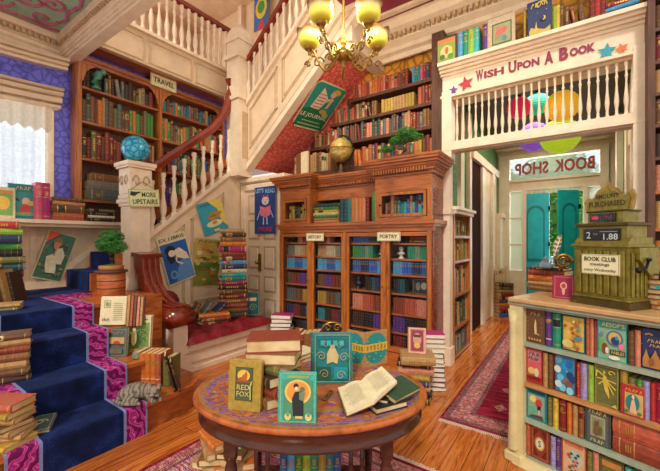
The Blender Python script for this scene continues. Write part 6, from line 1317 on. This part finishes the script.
def a_fairy(a, w, h):
    a.ring(.03*w, .03*h, .97*w, .97*h, .004, '#a89838'); G_ = '#d0b840'
    a.poly([(.38*w, .78*h), (.5*w, .72*h), (.62*w, .3*h), (.6*w, .2*h), (.42*w, .4*h), (.34*w, .62*h)], G_); a.ell(.4*w, .82*h, .05*w, .04*h, G_)
    for x, y in ((.1, .66), (.16, .5), (.9, .62), (.88, .46), (.8, .34)): a.line([(.46*w, .66*h), (x*w, y*h)], .007, G_)
    a.swirl(.7*w, .84*h, .14*w, G_, .006, 1); a.line([(.42*w, .76*h), (.12*w, .86*h), (.1*w, .7*h)], .008, G_); a.poly([(.72*w, .05*h), (.95*w, .04*h), (.9*w, .13*h)], G_)
def a_lady(a, w, h): a.rect(.14*w, .06*h, .96*w, .76*h, '#c8a860'); a.scrib(.15*w, .8*h, .95*w, .9*h, '#e0a038'); a.ell(.52*w, .46*h, .3*w, .28*h, '#1f7878'); a.poly([(.38*w, .14*h), (.72*w, .12*h), (.62*w, .5*h), (.56*w, .62*h), (.46*w, .5*h)], '#e0b088'); a.ell(.54*w, .66*h, .06*w, .06*h, '#e8c8a0'); a.ell(.24*w, .16*h, .1*w, .06*h, '#4a7a40'); a.ell(.82*w, .16*h, .1*w, .06*h, '#4a7a40')
def a_boy(a, w, h): a.rect(.08*w, .06*h, .9*w, .8*h, '#88a890'); a.rect(.08*w, .84*h, .92*w, .93*h, '#1c4a60'); a.ell(.34*w, .66*h, .17*w, .11*h, '#e8d078'); a.ell(.62*w, .56*h, .17*w, .14*h, '#c04038'); a.ell(.52*w, .72*h, .07*w, .05*h, '#d88858'); a.rect(.55*w, .34*h, .72*w, .48*h, '#201c20'); a.rect(.6*w, .2*h, .68*w, .36*h, '#d8b898'); a.ell(.28*w, .3*h, .16*w, .14*h, '#58b088'); a.poly([(.1*w, .08*h), (.88*w, .08*h), (.8*w, .2*h), (.3*w, .16*h)], '#5a4038')
def a_rabbit(a, w, h):
    a.ring(.03*w, .02*h, .97*w, .98*h, .004, '#3c3c34'); a.rect(.2*w, .22*h, .8*w, .78*h, '#a8a078'); a.rect(.26*w, .27*h, .74*w, .73*h, '#8a8a60'); a.scrib(.12*w, .83*h, .88*w, .93*h, '#c8bc60'); a.scrib(.2*w, .07*h, .8*w, .17*h, '#c8bc60')
    a.ell(.5*w, .4*h, .12*w, .11*h, '#7a5430'); a.ell(.5*w, .52*h, .08*w, .06*h, '#7a5430'); a.ell(.45*w, .62*h, .025*w, .08*h, '#6a4828'); a.ell(.54*w, .63*h, .025*w, .08*h, '#6a4828', rot=-.2); a.ell(.66*w, .44*h, .05*w, .12*h, '#4a6a38')
def a_medal(a, w, h):
    a.ring(.08*w, .06*h, .92*w, .94*h, .004, '#b87848')
    for u in (.14, .86):
        for v in (.12, .88): a.poly([(u*w, v*h), (.5*w+(u-.5)*w*.2, v*h), (u*w, .5*h+(v-.5)*h*.35)], '#6e1414')
    a.ell(.5*w, .5*h, .27*w, .2*h, '#c89a50'); a.ell(.5*w, .5*h, .2*w, .15*h, '#dcd8b8'); a.text('S', .42*w, .4*h, .58*w, .6*h, '#2a6a50', .02)
def a_flower(a, w, h):
    a.rect(.06*w, .04*h, .94*w, .96*h, '#d8a878'); a.rect(.12*w, .8*h, .88*w, .92*h, '#c87850'); a.ell(.55*w, .5*h, .3*w, .24*h, '#b0c0b0')
    for u, v in ((.35, .5), (.5, .42), (.3, .56), (.6, .34), (.48, .3), (.66, .44)): a.star(u*w, v*h, .11*w, '#c03830')
    for u, v in ((.42, .62), (.6, .55), (.36, .24), (.62, .2), (.7, .64), (.45, .16)): a.ell(u*w, v*h, .07*w, .04*h, '#2c5a4a', 8)
def a_yell(a, w, h): a.ring(.03*w, .02*h, .97*w, .98*h, .005, '#5a4a28'); a.rect(.08*w, .76*h, .92*w, .92*h, '#c08038'); a.ell(.5*w, .4*h, .34*w, .28*h, '#a8a840'); a.ell(.5*w, .35*h, .1*w, .14*h, '#c86838'); a.ell(.3*w, .5*h, .1*w, .08*h, '#d8c868')
GB = {0: 'top', 1: 'middle', 2: 'third', 3: 'bottom'}
def crow(z, zt, sh, items):
    n = 0
    for it in items:
        px0, px1, col, kind = it[:4]; hf = it[4] if len(it) > 4 else 1; ins = .03; pyc = HY+(1.6-z-.1)*346/2.2
        u0, u1 = pb(KM, px0, pyc, ins)[0], pb(KM, px1, pyc, ins)[0]; H = (zt-z)*hf; n += 1
        if callable(kind):
            face_book(KM@TR((u0+u1)/2, ins, z+.001), u1-u0-.004, H, .03, col, it[5], kind)
        else:
            book(KM@TR(u1-.0015, ins+.09, z+.001)@RZ(90), u1-u0-.002, .18, H, col, f'{col} book spine, {ordw(n)} from the left on the {sh} of the counter', f'books on the {sh} of the counter', kind)
S = 'top shelf'
crow(.875, 1.118, S, [(526.5, 545, 'brown', a_gold, .98, 'brown book with gold figure cover at the left of the counter top shelf'), (545.5, 552, 'purple', 5, .98), (552.5, 561, 'emerald green', 3, .96), (562, 585.5, 'dark teal', a_map, .97, 'gold and orange picture book on the counter top shelf right of the green spine'), (586, 590, 'terracotta', 1), (590, 594, 'salmon', 4, .95), (594, 597, 'rust red', 0, .93), (597.5, 627, 'turquoise', a_aesop, 1, "green picture book reading AESOP'S FABLES with a peacock on the counter top shelf"), (628, 635, 'brown', 2, .82), (635, 641, 'salmon', 1, .86), (642, 668, 'navy blue', a_navy, .92, 'navy book with gilt domes at the right of the counter top shelf'), (669, 680, 'dark red', 1, .9)])
S = 'second shelf'
crow(.59, .838, S, [(526.5, 542.5, 'red', a_red, 1, 'red picture book at the left of the counter second shelf'), (543, 548, 'tan', 1, .95), (548, 553.5, 'brown', 2, .95), (554.5, 576, 'dark red', a_blue, 1, 'blue picture book of swirling figures on the counter second shelf'), (576.5, 580.5, 'red', 4, .9), (580.5, 587.5, 'lavender', 4, .92), (588, 594, 'lime green', 1, .92), (594.5, 619.5, 'olive green', a_fairy, 1, 'olive book with a golden winged fairy on the counter second shelf'), (620, 628, 'mustard', 1, .98), (628, 636, 'olive green', 3, .86), (636, 643, 'green', 1, .86), (643, 650, 'lavender', 2, .86), (650, 656, 'red', 0, .86), (656, 668, 'crimson', 1, .9)])
face_book(KM@TR(ku(632.5, 395, .0), .0, .591)@RX(-2), ku(644, 395)-ku(621.5, 395), .175, .024, 'red', 'small red book with a lady in an oval, in front on the counter second shelf', a_lady)
S = 'third shelf'
crow(.335, .555, S, [(526.5, 547, 'teal', a_boy, 1, 'teal picture book of a boy in red at the left of the counter third shelf'), (547.5, 552.5, 'olive green', 1, .9), (553, 558.5, 'yellow', 1, .92), (559, 566.5, 'dark red', 1, .94), (567, 572, 'orange', 2, .92), (572.5, 578, 'tan', 1, .9), (578.5, 584, 'leather brown', 3, .92), (585.5, 611, 'slate grey', a_rabbit, 1.03, 'grey book with a brown rabbit picture on the counter third shelf')])
ua, ub = ku(612.5, 440, .02), ku(672, 440, .02)
for k, c in enumerate(('rust red', 'terracotta')): book(KM@TR((ua+ub)/2, .03, .336+k*.105+.1)@RX(-90)@RZ(90)@TR(-.0, 0, -(.0))@TR(0, 0, 0) if False else KM@TR(ub, .03+.1, .336+.105+k*.106)@RY(-90)@RZ(90), .104, .2, ub-ua, c, f'long {c} volume lying on its side, {"lower" if k == 0 else "upper"} of two on the counter third shelf', None, 1)
S = 'bottom shelf'
crow(.065, .305, S, [(526.5, 530.5, 'terracotta', 1, .98), (531, 549.5, 'rust red', a_medal, .98, 'rust red book with a medallion lettered S on the counter bottom shelf'), (550.5, 556, 'lavender', 1, .86), (556.5, 561, 'purple', 4, .9), (561.5, 586.5, 'terracotta', a_flower, 1, 'cream and orange book with red flowers on the counter bottom shelf'), (587, 593, 'olive green', 1, .9), (593, 599, 'salmon', 2, .92), (600, 624, 'olive green', a_yell, .9, 'olive and orange picture book at the right of the counter bottom shelf'), (625, 632, 'turquoise', 1, .86), (632, 640, 'emerald green', 1, .88), (640, 650, 'green', 1, .88), (650, 660, 'teal', 1, .88)])
# ---- cash register
REG = plain('olive_brass_casing', srgb('#8a7c30'), .38, .55, 26, .5, .6); REGD = plain('dark_brass', srgb('#5a4a20'), .45, .55, 26, .4, .4); BLK = plain('black_display', srgb('#101214'), .25, 0, 10, .1, 0)
u0, _ = pb(KM, 577, 299, .16); RM = KM@TR(u0, .12, CT)@RZ(-14); W, Dp = .31, .24
rg = empty('cash_register', 'antique olive brass cash register with crest and black number windows on the counter', 'cash register', RM)
def ribs(mb, x0, x1, z0, z1, n, y=0):
    for k in range(n): x = x0+(x1-x0)*(k+.5)/n; w = (x1-x0)/n*.36; mb.bev(x-w, x+w, y-.012, y, z0, z1, .004, REG)
m = MB(); m.box(-.015, W+.015, -.015, Dp+.015, 0, .045, REGD); m.bev(-.01, W+.01, -.01, Dp+.01, .045, .06, .004, REG); m.box(0, W, 0, Dp, .055, .37, REG); ribs(m, .01, W-.01, .075, .35, 7)
for k in range(6): m.bev(W, W+.01, .02+k*.042, .045+k*.042, .075, .34, .003, REG)
m.bev(-.012, W+.012, -.02, Dp, .37, .39, .004, REG); m.prism([(0, .39), (0, .40), (.03, .43), (Dp, .43), (Dp, .39)], 0, W, REG, None, 'x'); m.build('casing', rg)
m = MB(); m.box(.02, W-.02, .02, Dp-.02, .39, .50, REG); m.bev(.0, W, .0, Dp, .5, .522, .005, REGD); m.build('display_housing', rg)
m = MB(); m.box(.05, W-.05, .01, .022, .405, .485, BLK); d_ = m.build('number_window', rg); a = Art(TR(.05, .01, .405)); a.text('2', .02, .02, .045, .062, '#c8d0c8', .01); a.text('1.88', .12, .012, .2, .05, '#c8d0c8', .01); a.scrib(.06, .04, .09, .055, '#8a928a'); a.rect(.1, .06, .2, .064, '#8a928a'); a.build('numerals', d_)
m = MB(); m.box(.06, W-.05, .04, Dp-.04, .522, .59, REG); m.bev(.05, W-.04, .03, Dp-.03, .59, .602, .004, REGD); m.build('upper_housing', rg)
m = MB(); m.box(.075, W-.085, .03, .042, .53, .582, BLK); d_ = m.build('flag_window', rg); a = Art(TR(.075, .03, .53)); a.ell(.035, .026, .022, .012, '#d84050'); a.scrib(.08, .015, .14, .04, '#8a4850'); a.build('numerals', d_)
m = MB(); crest = [(.04, .6), (.03, .66), (.05, .69), (.08, .68), (.11, .73), (.15, .755), (.165, .785), (.18, .755), (.22, .735), (.25, .69), (.285, .7), (.3, .72), (.315, .68), (.3, .6)]
m.prism(crest, .05, .075, BRASS); m.prism([(x*.86+.024, .6+(z-.6)*.84) for x, z in crest], .043, .05, REG); c_ = m.build('crest', rg); a = Art(TR(0, .043, 0)); a.text('AMOUNT', .1, .675, .235, .705, '#3a2c10', .02); a.text('PURCHASED', .065, .625, .27, .66, '#3a2c10', .02); a.build('lettering', c_)
m = MB(); m.cyl((W, .12, .3), (W+.05, .12, .3), .01, IRON); m.tube([(W+.04, .12, .3), (W+.045, .08, .25), (W+.045, .02, .24)], .008, IRON); m.ball(.018, IRON, TR(W+.045, .01, .24), 10); m.build('crank', rg)
m = MB(); m.prism([(.05, .37), (.05, .3), (.16, .2), (.24, .2), (.24, .37)], W, W+.03, REG, None, 'x'); m.build('side_cheek', rg)
bcn = empty('book_club_sign', 'cream card reading BOOK CLUB meetings every Wednesday fixed on the cash register', 'sign', RM@TR(.055, -.014, .2)); m = MB(); m.box(0, .22, -.003, 0, 0, .125, PAPERTXT); m.build('board', bcn); a = Art(TR(0, -.003, 0)); a.ring(.003, .003, .217, .122, .002, '#6a5a34'); a.text('BOOK CLUB', .02, .083, .2, .11, '#1c1a14', .02); a.text('meetings', .055, .05, .165, .073, '#1c1a14', .01); a.text('every Wednesday', .018, .015, .202, .038, '#1c1a14', .01); a.build('lettering', bcn)
# ---- objects beside the register
def kp(px, py=296): p = atZ(px, py, CT); return p
p = kp(550, 292); pile(p.x-.0, p.y+.08, CT+.001, [('leather brown', .045, .18, .26, 72, 2), ('tan', .035, .18, .26, 70, 1), ('orange', .045, .18, .26, 74, 2), ('rust red', .045, .18, .26, 71, 2), ('dark brown', .022, .17, .25, 70, 1)], 'of the orange and brown pile on the counter', 'books on the counter', off=.003)
def a_redc(a, w, h): a.ring(.08*w, .06*h, .92*w, .94*h, .003, '#d88878'); a.ell(.5*w, .56*h, .16*w, .16*h, '#e0a890'); a.ell(.5*w, .56*h, .1*w, .1*h, '#b03040'); a.poly([(.42*w, .4*h), (.58*w, .4*h), (.54*w, .18*h), (.46*w, .18*h)], '#e0a890')
p = kp(563.5, 299); face_book(TR(p.x, p.y, CT)@RZ(-10)@RX(-4), .13, .165, .02, 'crimson', 'small crimson ornamented book standing before the pile on the counter', a_redc)
zz = CT+.197
p = atD(545, 262, 2.72); iw = empty('inkwell', 'cut glass inkwell on the orange and brown pile on the counter', 'inkwell', TR(p.x, p.y, zz)); m = MB(); GLI = plain('grey_cut_glass', srgb('#7a8890'), .12, .2, 20, .5, .5); m.lathe([(.05, 0), (.055, .01), (.05, .03), (.025, .045), (.022, .06)], 8, GLI, None, False); m.build('bowl', iw); m = MB(); m.ball(.018, GLI, TR(0, 0, .07), 8); m.build('stopper', iw)
qp = atD(552, 262, 2.7); ql = empty('quill_pen', 'striped brown quill standing up from the inkwell', 'quill', TR(qp.x, qp.y, zz)); m = MB(); m.tube([(-.01, 0, .03), (.02, 0, .12), (.05, 0, .22)], .003, WPAGES, None, 5); m.build('shaft', ql)
FE = plain('feather', srgb('#8a7456'), .8, 0, 40, .6, .3); m = MB(); n = 10
for k in range(n): t = k/n; w = .03*math.sin(PI*(.12+.85*t)); x, z = .02+.04*t, .09+.16*t; m.prism([(x-w, z+.012), (x, z), (x+w*.7, z+.012), (x+w*.6, z+.03), (x, z+.018), (x-w*.9, z+.032)], -.001, .001, FE if k % 2 else bk('cream')); 
m.build('vane', ql)
hp_ = atD(563, 258, 2.62); sh_ = empty('spiral_horn', 'brass spiral horn ornament next to the cash register', 'ornament', TR(hp_.x, hp_.y, zz+.055)@RZ(15)); m = MB(); m.tube([(.055*(1-i/34)*math.cos(i*.5), .0, .055*(1-i/34)*math.sin(i*.5)) for i in range(30)], [.014*(1-i/40) for i in range(30)], BRASS, None, 8); m.build('coil', sh_)
m = MB(); m.box(-.03, .03, -.02, .02, -.056, -.045, BRASS); m.cyl((0, 0, -.05), (0, 0, 0), .006, BRASS); m.build('foot', sh_)
p = kp(652, 308); pile(p.x+.03, p.y+.06, CT+.001, [('dark red', .03, .17, .24, 150), ('orange', .03, .17, .24, 140), ('navy blue', .03, .17, .24, 146), ('dark red', .03, .17, .23, 150), ('turquoise', .026, .16, .22, 138), ('rust red', .03, .17, .23, 148), ('black', .03, .16, .22, 140)], 'of the mixed pile at the right of the counter', 'books on the counter', off=.006)
# ---------------------------------------------------------------- books on the fascia ledge
BL = BY(YF-.1)
def lx_(px, py=60): return pb(BL, px, py)[0]
def a_tree(a, w, h): a.rect(.06*w, .05*h, .94*w, .92*h, '#8a9a40'); a.rect(.06*w, .76*h, .94*w, .92*h, '#c87838'); a.ell(.5*w, .42*h, .3*w, .24*h, '#d0c070'); a.ell(.52*w, .46*h, .08*w, .14*h, '#c85838'); a.ell(.3*w, .24*h, .14*w, .1*h, '#4a6a30'); a.ell(.7*w, .22*h, .14*w, .1*h, '#5a8a38')
def a_shell(a, w, h): a.rect(.16*w, .1*h, .88*w, .78*h, '#3c4a34'); a.rect(.2*w, .14*h, .84*w, .74*h, '#9a9a68'); a.ell(.5*w, .5*h, .25*w, .1*h, '#c06858', rot=.4); a.ell(.45*w, .3*h, .2*w, .1*h, '#8a9060'); a.ell(.62*w, .26*h, .08*w, .1*h, '#5a8090'); a.ell(.4*w, .62*h, .12*w, .06*h, '#b87868')
def a_pan(a, w, h): 
    a.swirl(.5*w, .82*h, .3*w, '#d8b850', .014, .7); a.scrib(.12*w, .8*h, .85*w, .92*h, '#d8b850'); a.ell(.66*w, .45*h, .09*w, .06*h, '#d8b850'); a.ell(.6*w, .46*h, .08*w, .055*h, '#1c2c58')
    a.poly([(.06*w, .04*h), (.94*w, .04*h), (.94*w, .2*h), (.7*w, .12*h), (.4*w, .2*h), (.36*w, .4*h), (.3*w, .2*h), (.14*w, .26*h), (.06*w, .16*h)], '#c8a848'); a.star(.78*w, .66*h, .03*w, '#e0d080'); a.star(.4*w, .62*h, .02*w, '#e0d080')
def ledge_face(p0, p1, H, col, label, fn): u0, u1 = lx_(p0), lx_(p1); face_book(BL@TR((u0+u1)/2, 0, 3.831), u1-u0, H, .04, col, label, fn)
ledge_face(436.5, 456.5, .33, 'dark brown', 'framed green and orange picture book at the left end of the fascia ledge', a_tree)
ledge_face(488, 515, .36, 'beige', 'beige book with a shell picture on the fascia ledge', a_shell)
ledge_face(528, 552, .39, 'navy blue', 'navy and gold book with a tower and moon on the fascia ledge', a_pan)
gl_ = 'books on the ledge above the fascia'
row(BL, lx_(457), lx_(484), 3.831, .33, .35, .2, ['sky blue', 'emerald green', 'lime green', 'turquoise', 'teal'], 'in the green and blue group on the fascia ledge', gl_, even=.062, styles=(1,)); row(BL, lx_(483), lx_(488), 3.831, .33, .33, .2, ['purple'], 'beside the shell picture book on the ledge', gl_, even=.045, styles=(1,))
row(BL, lx_(515.5), lx_(523), 3.831, .35, .35, .2, ['terracotta'], 'banded and thick, right of the shell picture book', gl_, even=.075, styles=(5,)); row(BL, lx_(523.3), lx_(528), 3.831, .36, .36, .2, ['mustard', 'cream'], 'left of the navy and gold book on the ledge', gl_, even=.024, styles=(1,))
row(BL, lx_(552.5), lx_(565), 3.831, .26, .3, .2, ['lime green', 'yellow', 'brown', 'dark red'], 'right of the navy and gold book on the ledge', gl_, even=.033, styles=(1,))
row(BL, lx_(565), lx_(590), 3.831, .18, .24, .2, ['brown', 'terracotta', 'rust red', 'cream', 'tan'], 'in the low brown group on the ledge', gl_, (.03, .045), lean=.4)
row(BL, lx_(590), lx_(608), 3.831, .3, .31, .2, ['dark red', 'red', 'dark red', 'red'], 'in the red group on the ledge', gl_, even=.042, styles=(2,))
pile(lx_(622), YF+.02, 3.831, [('navy blue', .045, .2, .3, 90), ('sky blue', .04, .2, .28, 84), ('crimson', .04, .18, .26, 96)], 'of the blue and crimson pile at the right end of the ledge', gl_, off=.004)
# ---------------------------------------------------------------- chandelier
cc = atD(343.5, 55, 3.1); ch = empty('chandelier', 'brass scrollwork chandelier with five glowing yellow tulip glass shades', 'chandelier', TR(*cc))
AMB = bpy.data.materials.new('amber_tulip_glass'); AMB.use_nodes = True; nt = AMB.node_tree; b = nt.nodes['Principled BSDF']
tc_ = nt.nodes.new('ShaderNodeTexCoord'); sx = nt.nodes.new('ShaderNodeSeparateXYZ'); nt.links.new(tc_.outputs['Object'], sx.inputs[0]); mp = node(nt, 'ShaderNodeMapRange'); mp.inputs[1].default_value = 0; mp.inputs[2].default_value = .14; nt.links.new(sx.outputs[2], mp.inputs[0])
cl = ramp(nt, mp.outputs[0], [(0, srgb('#a88a20')), (.3, srgb('#e8dc50')), (.65, srgb('#d8c078')), (1, srgb('#7a4428'))]); nt.links.new(cl, b.inputs['Base Color']); nt.links.new(cl, b.inputs['Emission Color']); b.inputs['Emission Strength'].default_value = .38; b.inputs['Roughness'].default_value = .25
m = MB(); m.lathe([(.002, -.13), (.012, -.12), (.02, -.1), (.01, -.08), (.04, -.06), (.075, -.03), (.08, 0), (.06, .03), (.03, .05), (.018, .08), (.03, .1), (.018, .13), (.012, .2), (.012, .9), (.03, .95), (.07, 1.0)], 20, BRASS); m.ball(.035, IRON, TR(0, 0, 0)); m.build('stem', ch)
for s in range(5):
    a0 = math.radians(35.3+90+72*s); ex, ey = .33*math.cos(a0), .33*math.sin(a0); hz = .125
    arm = empty_arm = None; m = MB(); pts = []
    for k in range(17): t = k/16; r = .06+.275*t; z = -.02-.1*math.sin(PI*min(1, t*1.25))+(.15*max(0, t-.45)/.55); pts.append((r*math.cos(a0), r*math.sin(a0), z))
    m.tube(pts, .0095, BRASS, None, 8)
    for rr_, zc, R_, f in ((.13, .0, .045, 1), (.15, -.09, .04, -1), (.24, -.03, .055, -1), (.29, .05, .035, 1), (.34, -.03, .035, 1)): m.tube([((rr_+R_*(1-i/16)*math.cos(i*.55)*f)*math.cos(a0), (rr_+R_*(1-i/16)*math.cos(i*.55)*f)*math.sin(a0), zc+R_*(1-i/16)*math.sin(i*.55)) for i in range(15)], .008, BRASS, None, 6)
    m.lathe([(.012, 0), (.014, .03), (.03, .04), (.045, .055), (.05, .07)], 14, BRASS, TR(ex, ey, hz-.07)); ar = m.build('arm', ch)
    m = MB(); n = 24; rows_ = [(.035, 0), (.07, .012), (.092, .04), (.099, .07), (.096, .1), (.1, .125), (.113, .142)]; vs = []
    for j, (r, z) in enumerate(rows_):
        for i in range(n): q = 1+.05*abs(math.cos(3*2*PI*i/n)); zz_ = z+(.014*math.cos(6*2*PI*i/n) if j == len(rows_)-1 else 0); vs.append((r*q*math.cos(2*PI*i/n), r*q*math.sin(2*PI*i/n), zz_))
    m.add(vs, [(j*n+i, j*n+(i+1) % n, (j+1)*n+(i+1) % n, (j+1)*n+i) for j in range(len(rows_)-1) for i in range(n)]+[tuple(range(n))[::-1]], AMB, None, True); m.build('shade', ar, TR(ex, ey, hz))
    L_ = bpy.data.objects.new('chandelier_bulb', bpy.data.lights.new('chandelier_bulb', 'POINT')); L_.data.energy = 15; L_.data.color = (1, .85, .6); L_.data.shadow_soft_size = .05; C.objects.link(L_); L_.parent = ch; L_.location = (ex, ey, hz+.22)
# ---------------------------------------------------------------- finish
finish_books(300)
sc_ = bpy.context.scene
w = bpy.data.worlds.new('world'); sc_.world = w; w.use_nodes = True; bg = w.node_tree.nodes['Background']; bg.inputs[0].default_value = (1.0, .925, .85, 1); bg.inputs[1].default_value = .9
def area(name, loc, rot, sx_, sy2, e, col):
    l = bpy.data.lights.new(name, 'AREA'); l.shape = 'RECTANGLE'; l.size = sx_; l.size_y = sy2; l.energy = e; l.color = col; o = bpy.data.objects.new(name, l); C.objects.link(o); o.location = loc; o.rotation_euler = rot; return o
area('window_daylight', (XA-.5, .7, 2.8), (0, -PI/2, 0), 1.8, 1.9, 60, (.85, .93, 1))
area('entrance_daylight', (-.4, YE+1.2, 2.0), (-PI/2, 0, 0), 2, 3, 120, (1, .97, .9))
area('corridor_fill', (-.5, 6.8, 3.7), (0, 0, 0), .8, 2.5, 45, (1, .9, .72))  # added fill light with no visible fixture, brightens the dim corridor
area('upper_window_daylight', (-8.3, 2.9, 6.0), (0, -PI/2, 0), 1.5, 1.5, 60, (1, .97, .92))
sun = bpy.data.objects.new('sun', bpy.data.lights.new('sun', 'SUN')); C.objects.link(sun); sun.data.energy = 1.8; sun.data.angle = .12; sun.data.color = (1, .93, .82); sun.rotation_euler = (math.radians(48), 0, math.radians(20))
vs_ = sc_.view_settings; vs_.view_transform = 'Standard'; vs_.look = 'None'; vs_.gamma = 1; vs_.exposure = 0.15; vs_.use_curve_mapping = False
sc_.cycles.max_bounces = 6; sc_.cycles.use_denoising = True
